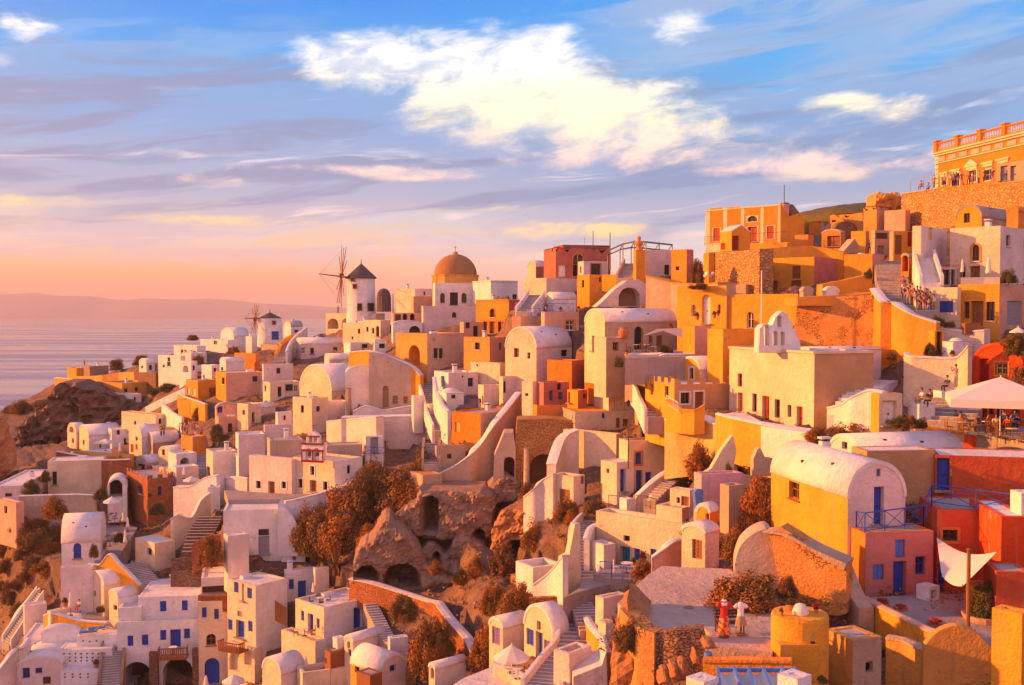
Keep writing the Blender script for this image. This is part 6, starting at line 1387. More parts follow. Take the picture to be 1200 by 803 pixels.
bush('tall rust tree left of the yellow vaulted house', 470,600,190,330,'rust', D=69, name='tree', cat='tree'); bush('rust tree trunk bush lower left of it', 370,700,150,180,'rust', D=61, name='bush'); bush('rust bush at the edge of the ochre-yellow wall', 500,330,110,80,'rust', D=69); bush('rust flower bush beside the church steps', 800,75,160,75,'rust', D=72); bush('olive bush beside the church steps', 920,60,170,75,'olive', D=71); bush('rust bush right of the church steps', 1000,80,130,70,'rust', D=70)
# ================================================================== UPPER MIDDLE
T(600, 250)
house('roofless terracotta house with a tall arched window', 166,228,505, 178,335, a=14, D=164, m='terracotta', Rr='wyaT 318,212,372,332; dw 243,270,283,334', ragged=.9, dl=7)
house('white lean-to with one dark window against the terracotta house', 368,374,498, 250,335, a=14, D=161, m='pinkwhite', par=.1, dl=3, Rr='wkT 413,265,462,325')
house('terracotta parapet house behind the roofless one', 260,268,512, 165,230, a=14, D=172, m='terracotta', par=.3, dl=5, trim='redrubble')
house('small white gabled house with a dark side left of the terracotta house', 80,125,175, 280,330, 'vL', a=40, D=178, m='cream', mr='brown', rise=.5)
house('long white parapet house below the roofless terracotta house', 60,180,410, 338,400, a=45, D=152, m='cream', mr='pinkwhite', par=.2)
house('white vaulted house behind the blue railings', 180,215,335, 450,520, 'vL', a=26, D=142, m='white', rise=.5)
house('salmon house with an orange-framed window under the blue railings', 152,170,350, 515,610, a=16, D=134, m='salmon', mr='salmon', par=.1, Rr='wwT 282,560,324,612'); railing('blue lattice railing on the salmon house roof', [(160,520,134.5),(320,516,135.5)], 1.1, 'lightblue')
railing('blue lattice railing on the white steps', [(50,505,137),(90,505,137)], 1.1, 'lightblue'); railing('second blue lattice railing lower on the beige wall', [(85,542,136),(145,542,136)], 1.1, 'lightblue'); stairs('white steps beside the blue lattice railings', [(60,520,139),(100,470,142),(130,425,146)], 2.0, 12, par='white')
house('beige blank wall house under the white steps', 0,45,155, 540,620, a=40, D=136, m='rose', mr='beige', par=.1)
for i_, (x_, y_) in enumerate(((255,515),(350,510),(180,500))): pot(('blue tub plant on the salmon roof','blue tub plant at the wall corner','small tub plant by the white vault')[i_], x_, y_, 26, 'green', D=135)
house('yellow house with a high stepped parapet left of the arched stair', 340,405,470, 320,480, a=30, D=146, m='ochre', mr='yellow', par=.4, Rr='wo 455,335,475,360')
house('ochre upper house with one small ledge behind the arched stair', 400,545,575, 320,400, a=60, D=150, m='yellow', mr='beige', par=.2)
slab('white stair wall sweeping over a wide arch', [(440,490),(480,455),(540,395),(600,352),(660,345),(700,370),(700,490)], (560,490), 10, th=2.2, m='pinkwhite', D=136, holes=[archpts(558,670,388,486)], hdep=2)
stairs('steps climbing to the bust pillar', [(590,345,143),(630,260,147)], 2, 12, par='beige')
house('tall ochre pillar house crowned by a bust', 636,648,694, 192,480, a=20, D=140, m='ochre', par=.1, Rr='dk 650,425,668,488')
bm = bmesh.new(); p_, s_ = place(664, 192, 141.5); lathe(bm, p_-Z*.2, [(.5,0),(.5,.2),(.35,.3),(.33,.6),(.55,.9),(.6,1.15),(.45,1.35),(.16,1.45),(.26,1.6),(.28,1.8),(.18,2.0),(.02,2.05)], 14); tag(emit(bm, 'bust', 'orange', loc=p_), 'small stone bust on top of the ochre pillar house', 'statue')
def frame():
    o = empty('iron_pergola', P(ax(560), ay(215), 150), 'black iron pergola arching between the terracotta house and the pillar', 'pergola'); bm = bmesh.new()
    A = [(515,190,156),(580,160,152),(640,148,149),(700,150,148),(770,158,150),(838,165,152)]
    q = [P(ax(x), ay(y), d) for x, y, d in A]
    for a, b in zip(q, q[1:]): tube(bm, a, b, .12, seg=5)
    for a, b in zip(q, q[1:]): tube(bm, a+Y*4-Z*.6, b+Y*4-Z*.6, .1, seg=5)
    emit(bm, 'arch', 'metal', o)
    for a in q:
        bm = bmesh.new(); tube(bm, a, a-Z*3, .08, seg=5); tube(bm, a+Y*4-Z*.6, a+Y*4-Z*3.5, .08, seg=5); tube(bm, a, a+Y*4-Z*.6, .06, seg=5); emit(bm, 'post', 'metal', o)
frame()
pole('tall thin mast at the terracotta house', 512,105,330,.09,D=160); pole('thin mast behind the terracotta house', 424,95,165,.07,D=172); house('pinkish wall house with a dark window beside the bust pillar', 686,696,832, 190,330, a=14, D=142, m='ochre', mr='pinkwhite', par=.2, Rr='wk 797,270,823,322')
house('ochre tower house with one small square window', 830,913,947, 188,378, a=54, D=138, m='ochre', mr='rose', par=.15, L='wd 856,278,874,298')
wall('long salmon and yellow retaining wall under the ochre tower', [(700,328,480,128),(830,365,490,126),(950,375,520,122),(1075,365,560,118)], 'salmon', 'ochre', th=2.5, curve=False)
house('large vaulted house with a sunlit gable and a dark arched door', 380,485,860, 570,730, 'vL', a=28, D=117, m='cream', mr='beige', rise=.36, Rr='dka 640,592,684,716; so 715,640,735,690; so 755,640,785,700; dd 860,660,870,715'.replace('; dd 860,660,870,715',''), L='dk 418,640,432,720; wk 422,600,430,640', dr=16)
for i_, x_ in enumerate((495,588,655,725,805)): pass
house('beige annex with a brown square window before the vaulted house', 430,492,612, 650,790, a=30, D=111, m='cream', mr='beige', par=.1, Rr='wo 527,675,558,718')
p_, s_ = place(585, 640, 112); bm = bmesh.new(); lathe(bm, p_-Z*.2, [(.35,0),(.55,.3),(.6,.7),(.4,.95),(.45,1.05)], 14); tag(emit(bm, 'urn', 'terracottapot', loc=p_), 'big terracotta urn on the beige annex roof', 'urn')
wall('beige terrace wall in front of the dark arched door', [(590,742,830,107),(680,740,835,106),(780,735,830,105)], 'beige', 'white', th=.5, curve=False); wall('beige sloping wall right of the arched-door terrace', [(720,800,850,103),(780,745,840,103),(860,742,840,103),(955,740,830,104)], 'beige', 'white')
terrace('paved terrace of the dark arched door', [(590,760),(790,755),(960,752),(920,700),(640,715)], (700,730), D=111)
slab('canvas shade sail over the arched-door terrace', [(690,640),(790,615),(885,650),(890,600),(760,605)], (800,640), 10, th=.05, m='canvas', D=111, name='shade_sail', cat='shade sail')
for i_, (x_, y_) in enumerate(((650,725),(700,725),(740,735))): seats('white-topped arched-door terrace table, %s' % ORD[i_], '', x_, y_, 2, D=108.5, m='darkwood', group='arched-door terrace', ang=i_)
for i_, (x_, y_) in enumerate(((600,740),(735,738),(935,735))): pot(('red pot at the left end of the beige terrace wall','red pot in the middle of the beige terrace wall','red pot at the beige pillar')[i_], x_, y_, 30, 'olive', D=106.5)
bush('magenta flowering bush at the corner of the vault roof', 826,612,38,45,'rust', D=113); bush('dark green bush under the shade sail', 800,735,80,60,'green', D=110); bush('green bush against the beige annex', 560,800,50,60,'green', D=108)
house('square beige tower with a hollow dark top', 895,955,1042, 590,800, a=34, D=105, m='yellow', mr='salmon', par=.5, rm='darkwood')
# ------------------------------------------------------------------ yellow houses of the upper right
T(780, 220)
OB = house('grand orange house with cream pilasters and red doors', 206,615,640, 85,330, a=44, D=152, m='cream', mr='salmon', L='sr 249,210,284,280; dr 428,204,478,284; wka 428,148,478,178; sr 529,200,566,268', par=.3, trim='cream', dr=8)
def panels():
    T(780, 220); fr = OB['frame']; a = fr[3]; ul = Vector((-math.sin(R(a)), math.cos(R(a)), 0)); n = Vector((-math.cos(R(a)), -math.sin(R(a)), 0)); C = Vector(fr[:3])
    def uvp(x, y):
        r = ray(ax(x), ay(y)); t_ = (C-CAM).dot(n)/r.dot(n); p = CAM+r*t_; return (p-C).dot(ul), (p-C).z
    opens_ = [(249,210,284,280),(428,204,478,284),(428,148,478,178),(529,200,566,268)]
    for (x0, x1) in ((232,300),(322,392),(411,495),(512,584)):
        a0, b0 = uvp(x0, 290); a1, b1 = uvp(x1, 102 if x0 < 300 else 97); bm = bmesh.new(); hs = []
        lo, hi = min(a0, a1), max(a0, a1)
        for (q0, r0, q1, r1) in opens_:
            if q0 > x0-2 and q1 < x1+2:
                c0, d0 = uvp(q0-7, r1+4); c1, d1 = uvp(q1+7, r0-6); hs.append([(max(min(c0, c1), lo+.05), max(d0, b0+.05)), (min(max(c0, c1), hi-.05), max(d0, b0+.05)), (min(max(c0, c1), hi-.05), d1), (max(min(c0, c1), lo+.05), d1)])
        holed(bm, C+n*.05, ul, [(lo, b0), (hi, b0), (hi, b1), (lo, b1)], hs, 0, [.06]*len(hs), -n); emit(bm, 'orange_panel', 'brightorange', OB)
panels()
wall('broken yellow wall stepping down right of the grand orange house', [(600,85,280),(640,160,280),(690,150,280),(725,140,280)], 'ochre', D=150, rough=.8, curve=False)
crag('dark rocky knob behind the grand orange house', [(610,150),(615,80),(650,72),(690,100),(720,140),(700,170)], (660,160), 0, 4, 156, m='earth')
house('small yellow gatehouse with a pediment and a red door', 282,345,440, 225,330, 'gR', a=20, D=142, m='yellow', mr='yellow', rise=.28, Rr='dr 343,252,384,328', L='sr 290,290,312,324', dl=4)
railing('dark railing on the orange house terrace', [(205,298,147),(285,300,145)], 1.1, 'metal', 'bars'); railing('second dark railing right of the red gatehouse door', [(440,283,146),(630,272,148)], 1.1, 'metal', 'bars')
house('long yellow terrace wall below the grand orange house', 435,690,740, 282,320, a=50, D=144, m='ochre', par=.1)
house('orange shed with a pale sign at the end of the terrace wall', 672,745,770, 245,305, a=50, D=142, m='orange', par=.1)
house('ochre gate pavilion with a scalloped top and wooden doors', 812,915,935, 235,310, a=60, D=146, m='ochre', mr='beige', rise=.2, roof='vL', L='do 845,252,912,308')
house('dark cave vault behind the gate pavilion', 870,890,995, 215,250, 'vR', a=20, D=150, m='earth', rm='earth', rise=.3)
house('ragged ochre ruin wall right of the dark rocky knob', 855,1030,1060, 130,250, a=55, D=158, m='oldochre', mr='beige', ragged=.8, L='wk 870,160,890,180')
house('low ochre ruin between the orange shed and the ragged ruin', 745,812,860, 175,250, a=50, D=156, m='orange', mr='beige', ragged=.8)
house('yellow house with bare tree in its yard at the top of the steps', 965,1045,1060, 225,350, a=55, D=142, m='yellow', mr='beige', par=.1)
slab('sloping pale rock wall at the yellow yard', [(920,345),(960,300),(990,265),(1010,300),(1020,345)], (970,345), 10, th=2, m='beige', D=138)
wall('rubble terrace wall under the orange house', [(200,345,495,134),(300,338,500,130.5),(400,330,490,127),(490,320,480,124)], 'bigrubble', th=2, curve=False)
wall('smooth ochre terrace edge above the rubble wall', [(225,340,400,132),(500,320,380,133),(760,305,360,134),(930,340,380,132)], 'ochre', th=2)
house('yellow house with six brown shutters and a rounded shoulder', 412,776,932, 362,560, a=50, D=128, m='yellow', mr='rose', L='so 489,402,526,475; so 482,487,530,557; so 547,487,585,557; so 661,410,705,475; so 655,485,708,558; wk 430,490,463,555', par=.1)
house('yellow blank house right of the six-shutter house', 930,1080,1140, 345,500, a=50, D=122, m='ochre', mr='salmon', par=.2)
house('small beige hut with a pale doorway joined to the six-shutter house', 358,420,432, 505,560, a=50, D=125, m='beige', par=.1)
house('yellow house with an arched white door and transom window', 60,318,330, 512,745, a=52, D=111, m='yellow', mr='beige', L='wwa 135,612,158,672; dwa 190,560,235,712; wga 272,610,288,660', par=.15)
house('bright yellow blank house with a small shuttered niche', 320,690,705, 555,745, a=52, D=106, m='yellow', L='wwa 425,650,460,735', par=.1)
bush('hanging plants over the yellow wall', 170,530,100,40,'olive', D=112); pot('pot group by the arched white door', 165,690,40,'green', D=110); pot('red pot right of the arched white door', 255,680,36,'olive', D=109.5); pot('small red pot under the grey window', 275,670,30,'olive', D=109.8)
house('low cream wall house left of the church belfry', 220,300,490, 740,860, a=30, D=97, m='yellow', mr='yellow', par=.1)
bush('climbing dry shrub left of the rubble terrace wall', 165,490,80,120,'olive', D=129); dish('round dish on the rubble terrace wall', 212,478,36, D=124); dish('darker second dish on the rubble wall', 245,478,34, D=124)
pole('tall white flagpole before the bright yellow house', 500,440,720,.07, D=97, m='whitepaint'); pole('thin flagpole on the roof of the grand orange house', 620,-10,80,.08, D=154)
slab('orange-brown crumbling stone wall above the church roof', [(640,860),(680,700),(690,580),(760,577),(900,570),(1080,560),(1110,700),(1110,860)], (880,850), -28, th=4, m='patchwork', D=97)
wall('plastered top of the crumbling rock wall', [(690,575,600,96.5),(850,565,600,97),(1000,560,600,98),(1110,545,590,99)], 'ochre', th=3, curve=False, fnd=.3)
house('yellow cistern dome house on the rock wall', 700,720,770, 540,580, 'vR', a=10, D=100, m='beige', rise=.4); house('low round cistern beside it', 825,840,905, 545,580, 'vR', a=10, D=100, m='white', rise=.4)
wall('yellow terrace wall above the rock wall', [(820,505,570,106),(950,480,560,106),(1080,450,550,106)], 'ochre', th=2, curve=False)
bush('cactus plant on the yellow terrace wall', 1060,470,40,60,'green', D=106)
T(780, 360)
# church with the triple bell gable
house('big cream church with a row of red doors', 335,775,1090, 232,635, a=20, D=83, m='cream', mr='tan', par=.12, trim='cream', L='wr 377,347,400,416; dr 377,448,403,562; wd 453,452,477,548; dr 505,465,542,612; wd 570,482,598,580; wd 638,512,657,575; dr 685,520,716,634', rm='roofwhite')  # tan right flank paints shade on the cream church
house('white barrel roof of the church aisle', 712,760,1130, 225,300, 'vL', a=16, D=88, m='pinkwhite', rise=.16, dl=8, dr=12)
slab('white bell gable with four arched openings', [(488,240),(492,115),(510,92),(535,88),(556,100),(566,80),(575,55),(600,28),(612,20),(625,30),(642,36),(645,70),(662,74),(665,115),(682,119),(685,160),(702,164),(708,240)], (600,215), a=14, th=.9, m='white', through=True, D=87, holes=[archpts(511,541,92,200), archpts(560,586,125,200), archpts(600,624,128,200), archpts(584,606,45,102)], name='bell_gable', cat='belfry')
T(780, 360)
wall('low white platform wall in front of the church doors', [(262,560,605,85),(340,580,615,83),(500,615,640,80),(640,635,660,78.5),(760,645,670,77.5)], 'yellow', 'white', curve=False, th=.4)
terrace('white platform before the red church doors', [(262,570),(400,545),(500,600),(600,615),(775,640),(755,660),(600,640),(400,610)], (600,625), m='white', D=80)
house('brown house with a white-framed window and a battlemented top', 30,45,345, 375,535, 'cren', a=18, D=94, m='yellow', mr='tan', Rr='wkt 78,447,124,504; dot 152,443,197,530', dl=6)
house('white-roofed vaulted house behind the battlemented brown house', 80,178,345, 330,400, 'vL', a=28, D=99, m='yellow', mr='pinkwhite', L='wot 125,318,147,388', rise=.42)
wall('yellow yard wall in front of the brown house', [(0,490,590,91),(80,540,600,89),(150,545,605,88),(205,515,600,88)], 'yellow', 'ochre', th=.4, curve=False, fnd=1); railing('white railing above the yellow yard wall', [(5,510,91),(65,550,89)], .8, 'whitepaint', 'bars')
wall('long curved yellow wall below the brown house yard', [(-5,590,720,92),(60,585,710,91),(150,570,700,90),(240,610,700,88),(345,610,690,86)], 'paleyellow', 'white', th=1.2)
T(600, 360)
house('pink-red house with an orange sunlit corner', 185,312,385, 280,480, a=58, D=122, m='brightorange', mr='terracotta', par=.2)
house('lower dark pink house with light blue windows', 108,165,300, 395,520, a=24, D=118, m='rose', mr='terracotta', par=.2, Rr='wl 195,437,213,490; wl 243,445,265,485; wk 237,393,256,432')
house('orange inner corner wall right of the pink-red house', 378,432,440, 285,480, a=60, D=121, m='brightorange', par=.1)
house('little yellow and pink lodge with a dark window', 290,345,395, 435,525, a=50, D=116, m='yellow', mr='terracotta', par=.1, Rr='wk 372,453,390,478', L='dr 292,445,304,500')
house('small cream wall house with a square hole left of the dark pink house', 52,108,115, 390,520, a=58, D=119, m='cream', par=.1, L='wk 68,450,85,465')
wall('big smooth cream wall curving down from the pink-red house', [(385,278,500,122),(440,310,500,121),(500,370,500,120),(600,410,500,118),(690,455,520,114)], 'cream', 'white', th=1.5)
house('cream house with pale pink shutters', 500,505,690, 458,560, a=14, D=114, m='cream', par=.1, Rr='sw 534,490,566,555; sw 590,485,634,548', dl=5)
house('cream lower house with a yellow lean-to roof and round wreath', 322,330,640, 548,640, a=12, D=112, fnd=1, m='beige', mr='cream', par=.05, rm='ochre', dl=6, Rr='sb 470,555,485,582; so 545,580,565,632; so 580,585,612,628')
stairs('stone steps climbing between the wavy white wall and the cream house', [(780,580,96),(740,500,101),(720,455,105),(690,420,108)], 2.4, 14, par='white')
house('battlemented yellow corner wall at the top of the stone steps', 730,840,850, 360,470, 'cren', a=60, D=100, m='yellow', fnd=1.5)
house('beige cistern block at the head of the stone steps', 645,660,755, 390,440, a=20, D=108, m='beige', par=.1)
pole('tall dark street lamp in front of the cream shutter house', 608,490,800,.06, D=97, kind='lamp', lamp=True)
house('orange plastered wall house above the rubble house', 120,130,295, 515,600, a=12, D=117, m='orange', par=.1, rm='ochre', dl=5)
closed_parasol('thin closed orange parasol by the lean-to', 312,545,610,14, D=112)
# ================================================================== UPPER RIGHT
T(960, 120)
MN = house('grand orange mansion with a balustraded roof and pedimented windows', 602,1110,1120, 150,412, a=12, D=126, m='brightorange', mr='cream', par=.1, dr=10, L='wgt 640,372,668,432; wgt 694,372,735,440; wgt 786,355,822,418; wgt 862,352,905,408; wgt 938,330,990,405')
def mansion():
    T(960, 120); fr = MN['frame']; a = fr[3]; C = Vector(fr[:3]); ul = Vector((-math.sin(R(a)), math.cos(R(a)), 0)); n = Vector((-math.cos(R(a)), -math.sin(R(a)), 0)); Ll = fr[4]; zt = fr[6]; Ct = Vector((C.x, C.y, zt))
    def uvp(x, y):
        r = ray(ax(x), ay(y)); t_ = (C-CAM).dot(n)/r.dot(n); p = CAM+r*t_; return (p-C).dot(ul), (p-C).z
    bm = bmesh.new(); h0 = zt-C.z
    for dz, hh, out in ((.0, .22, .45), (-.28, .2, .28), (-1.35, .16, .2)): box(bm, Ct+ul*Ll/2+n*out/2+Z*dz, ul, n, Z, Ll+out, out, hh)
    emit(bm, 'cornice', 'cream', MN)
    bm = bmesh.new(); k = 8
    for i in range(k): box(bm, Ct+ul*(Ll*(i+.5)/k)+n*.04-Z*.85, ul, n, Z, Ll/k-.7, .08, .62)
    emit(bm, 'frieze_panels', 'pink', MN)
    bm = bmesh.new()
    for i in range(5): box(bm, Ct+ul*(Ll*i/4*.985+.3)-n*.1+Z*.8, ul, n, Z, .7, .7, 1.6); box(bm, Ct+ul*(Ll*i/4*.985+.3)-n*.1+Z*1.65, ul, n, Z, .9, .9, .16)
    box(bm, Ct+ul*Ll/2-n*.1+Z*1.36, ul, n, Z, Ll, .4, .2); box(bm, Ct+ul*Ll/2-n*.1+Z*.24, ul, n, Z, Ll, .4, .26); emit(bm, 'parapet_piers', 'brightorange', MN)
    bm = bmesh.new(); nb = int(Ll/.32)
    for i in range(nb):
        q = Ct+ul*(Ll*(i+.5)/nb)-n*.1+Z*.36; lathe(bm, q, [(.06, 0), (.1, .25), (.05, .55), (.08, .9)], 6)
    emit(bm, 'balusters', 'cream', MN)
    for x0, x1, yt_, yb_, ped in ((632,676,362,438,0), (688,742,345,442,0), (764,834,320,428,1), (852,915,305,420,0), (928,998,285,412,0)):
        a0, b0 = uvp(x0, yb_); a1, b1 = uvp(x1, yt_); w_ = abs(a1-a0); c_ = (a0+a1)/2; bm = bmesh.new(); top = b1
        box(bm, C+ul*c_+n*.1+Z*(top-.1), ul, n, Z, w_, .3, .25); box(bm, C+ul*c_+n*.08+Z*(top-.4), ul, n, Z, w_*.85, .14, .35)
        if ped:
            q = C+ul*c_+n*.02+Z*(top+.02); v = [q-ul*w_/2, q+ul*w_/2, q+Z*w_*.28]; v2 = [p+n*.25 for p in v]; face(bm, v2); face(bm, [v[0], v[2], v2[2], v2[0]]); face(bm, [v[1], v[2], v2[2], v2[1]]); face(bm, [v[0], v[1], v2[1], v2[0]])
        emit(bm, 'pediment' if ped else 'window_hood', 'cream', MN)
    bm = bmesh.new()
    for i in range(9): box(bm, C+ul*(Ll-.3)+n*.05+Z*(.3+i*.62), ul, n, Z, .7, .12, .5)
    emit(bm, 'quoins', 'cream', MN)
mansion()
wall('tall golden rubble wall below the mansion', [(430,480,645,144),(520,468,650,140.5),(620,452,655,136),(760,438,650,130.5),(900,428,655,125),(1080,410,600,118.5)], 'bigrubble', 'ochre', th=2, curve=False)
railing('glass-panelled railing at the left end of the mansion terrace', [(476,462,141),(545,445,139),(600,435,137)], 1.4, 'greypaint', 'bars')
T(960, 120)
house('white kiosk on the mansion terrace with two openings', 918,925,1100, 320,414, a=-50, D=126.5, fnd=.5, m='white', mr='beige', par=.05, dl=2, dr=6, Rr='dg 948,332,985,412; dg 1000,332,1030,412')
for i_, (x_, y_, ps_, f_, sh, tr, lb) in enumerate(((535,468,'sit',60,'red','brown','person in red sitting at the left end of the mansion wall'),(572,478,'sit',40,'white','brown','person in white sitting with legs over the mansion wall'),(600,455,'stand',60,'red','brown','person in red beside the sitters on the mansion wall'),(688,440,'stand',30,'white','red','person in white standing behind the mansion wall'),(716,438,'stand',80,'black','navy','person in black next to the one in white at the mansion wall'),(746,434,'stand',20,'brown','khaki','person in brown leaning at the mansion wall'),(860,424,'stand',120,'black','black','person in black alone on the mansion terrace'),(907,418,'stand',60,'navy','pinkc','broad person in a navy coat at the right of the mansion terrace'))):
    person(lb, x_, y_, ps_, f_, sh, tr, D=(139 if i_ < 3 else 132.5 if i_ < 6 else 126), lift=.15 if i_ < 3 else 0)
crag('rocky ruin knob at the left end of the golden rubble wall', [(300,600),(295,500),(320,462),(350,470),(380,470),(410,455),(440,480),(440,560),(420,640),(340,640)], (370,640), 0, 4, 147, m='oldochre')
house('sloped salmon wall house beside the golden rubble wall', 335,450,470, 560,650, a=45, D=140, m='salmon', mr='salmon', par=.05)
house('low ochre ruin house below the rocky ruin knob', 225,300,380, 540,660, a=45, D=144, m='oldochre', mr='beige', ragged=.8, Rr='wk 340,610,365,640')
house('golden vaulted house with a window under the rubble wall', 704,850,1060, 600,650, 'vL', a=45, D=112, m='yellow', mr='beige', rm='grey', rise=.52, L='wd 756,580,788,630')
house('orange rounded house at the right edge under the rubble wall', 972,1040,1120, 570,640, 'vL', a=40, D=108, m='orange', rm='orange', rise=.5)
house('beige flat house with a brown slot window at the top of the street', 280,290,385, 668,800, a=16, D=132, m='beige', par=.1, Rr='sd 298,683,358,714; dg 305,750,340,800'); house('yellow recessed doorway house beside the slot-window house', 382,388,488, 672,800, a=16, D=128, m='beige', mr='yellow', par=.1, Rr='so 398,695,432,795; sr 462,672,485,755')
person('person in dark clothes standing by the yellow yard at the street top', 262,790,'stand',0,'navy','black', D=138)
T(960, 260)
house('white stepped block with a thin sunlit slit beside the white outside stairs', 482,530,662, 20,340, a=50, D=98, m='cream', mr='pinkwhite', par=.05, Rr='sy 572,22,590,95', dl=4)  # yellow shutter panel paints a slit of sunlight
stairs('white outside stairs between sloping white parapets', [(590,335,94),(545,185,99)], 1.5, 14, m='white', par='white', ph=.8)
house('big cream house with an oval window and a closed parasol terrace', 678,944,1110, 20,320, a=46, D=96, m='cream', mr='pinkwhite', par=.05, L='wdaT 798,120,838,205; do 788,232,840,296; wk 735,235,765,290; wk 700,240,712,290')
house('shaded white room under the cream house stairs', 590,610,715, 235,335, a=16, D=97.5, m='pinkwhite', par=.05, Rr='wd 640,250,685,330; dk 690,250,712,330', dl=3)
wall('grey parapet of the closed-parasol terrace', [(740,292,325,92),(860,290,322,91),(945,290,320,90)], 'greypaint', curve=False, th=.3); closed_parasol('closed beige parasol before the oval-window house', 885,180,318,30, D=91); closed_parasol('thin closed parasol left of the oval-window terrace', 748,195,300,18, D=93); bush('round green bush in the terrace pot right of the parasol', 990,315,85,80,'green', D=90)
railing('thin brown awning bar over the terrace door', [(640,255,94),(760,230,93)], .2, 'wood', 'bars', name='awning_rail')
house('yellow house with a tall brown door between two windows', 724,940,1120, 325,560, a=48, D=89, m='yellow', mr='salmon', par=.1, L='wo 758,418,785,505; do 793,415,857,548; wk 873,418,918,517', Rr='sg 983,415,1060,540', rm='roofwhite')
house('cream house with a blue shutter panel beside the street crowd', 545,722,735, 342,500, a=48, D=90, m='cream', mr='cream', par=.1, L='sb 627,415,700,474', dl=9)
house('orange arched porch beside the street', 425,468,490, 185,330, 'vL', a=50, D=108, m='orange', rise=.5, L='hka 435,170,465,260')
# stepped street and crowd
T(960, 260)
stairs('broad grey stepped street climbing through the village', [(530,478,89.5),(450,405,94),(395,330,102),(372,260,115),(355,205,127)], 3.0, 26, m='paving')
for i_, (x_, y_, ps_, f_, sh, tr, lb) in enumerate(((437,385,'stand',10,'red','black','person in a bright red top highest in the street crowd'),(455,430,'walk',20,'navy','blue','person in navy walking at the left of the street crowd'),(475,440,'photo',90,'black','khaki','person in black taking a photo in the street crowd'),(497,455,'photo',100,'white','khaki','person in a white top and khaki trousers with raised hands'),(517,460,'stand',60,'brown','greyc','person in brown with grey trousers in the street crowd'),(535,465,'photo',90,'orangec','black','person in an orange top photographing in the street crowd'),(552,478,'stand',120,'khaki','white','person in khaki with white trousers in the street crowd'),(572,500,'stand',200,'black','blue','person in black with blue jeans lowest in the street crowd'),(598,485,'stand',90,'white','greyc','tall person in a pale top against the cream wall'),(485,425,'stand',70,'pinkc','navy','person in pink behind the street crowd'),(560,455,'stand',100,'red','navy','person in red behind the khaki one'),(512,440,'stand',70,'red','khaki','person in red and khaki in the middle of the crowd'))):
    person(lb, x_, y_, ps_, f_, sh, tr, D=93.5-(y_-400)*.038, group='crowd on the stepped street')
for x_, y_, ps_, f_, sh, tr in ((446,412,'walk',180,'white','navy'),(468,418,'stand',40,'green','khaki'),(505,470,'photo',95,'blue','white'),(528,445,'stand',30,'black','greyc'),(545,490,'photo',110,'red','greyc'),(580,470,'stand',80,'greyc','navy'),(462,448,'stand',100,'orangec','blue'),(522,486,'stand',10,'navy','khaki')):
    person('person in %s with %s trousers in the stepped street crowd' % (CN[sh], CN[tr]), x_, y_, ps_, f_, sh, tr, D=93.5-(y_-400)*.038, group='crowd on the stepped street')
T(960, 120)
for x_, y_, ps_, f_, sh, tr in ((655,446,'stand',50,'khaki','navy'),(702,440,'photo',70,'blue','black'),(780,436,'stand',20,'red','black'),(800,434,'stand',300,'white','greyc'),(835,430,'stand',90,'greyc','navy')):
    person('person in %s with %s trousers on the mansion terrace' % (CN[sh], CN[tr]), x_, y_, ps_, f_, sh, tr, D=134-(x_-650)*.03)
T(960, 260)
wall('curved glowing orange wall under the stepped street', [(312,352,620,99),(340,390,630,94),(370,420,640,91),(440,465,670,89),(520,500,690,88),(610,528,700,87)], 'ochre', 'roofwhite', th=.8)
bush('palm-like plant in the white terrace corner', 620,540,60,60,'green', D=88); bush('green shrub at the foot of the glowing orange wall', 580,700,70,70,'green', D=86); bush('low plants right of the palm-like plant', 680,548,60,35,'olive', D=88)
house('small white domed kiosk on the white terrace', 645,700,790, 625,705, 'dome', a=30, D=85, m='white', rise=.28, dl=4, L='') 
house('narrow ochre doorway house with a dark green door', 595,603,645, 570,705, a=10, D=86.5, m='ochre', par=.05, dl=3, Rr='dk 614,572,642,700')
wall('white slab roof edge leading to the domed kiosk', [(500,535,560,89),(640,560,590,88),(760,575,605,87),(860,570,800,86)], 'pinkwhite', 'white', curve=False, th=1.5)
p_, s_ = place(795, 578, 86.9); bm = bmesh.new(); abox(bm, p_+Z*.3, (1.3,.7,.9)); tag(emit(bm, 'crate', 'wood', loc=p_), 'yellowish wooden crate on the white slab roof', 'crate')
wall('white terrace wall with a dipping curved top', [(440,690,860,84),(480,708,870,83.5),(560,712,880,83),(700,715,890,82),(740,690,890,81.5),(775,650,890,81)], 'cream', 'white', th=.5)
pot('round planter on the white dipping wall', 697,715,45,'green', D=82.6)
house('bright red arched house with a dark red door and cream-framed window', 803,1062,1100, 760,900, 'vL', a=46, D=80, m='brightred', rm='brightred', rise=.47, L='dr 836,715,886,900; wyT 922,737,984,800', dr=6)
for i_, (x_, y_, w_, h_) in enumerate(((1040,690,180,110),(1010,650,120,70),(1060,900,130,170))): bush(('dark climbing tree over the red arched house','rust shrub above the red arched house','dark green tree right of the red arched house')[i_], x_, y_, w_, h_, ('green','rust','olive')[i_], D=78)
parasol('pale parasol at the right edge behind the red house', 1040,550,640,90,25, D=84)
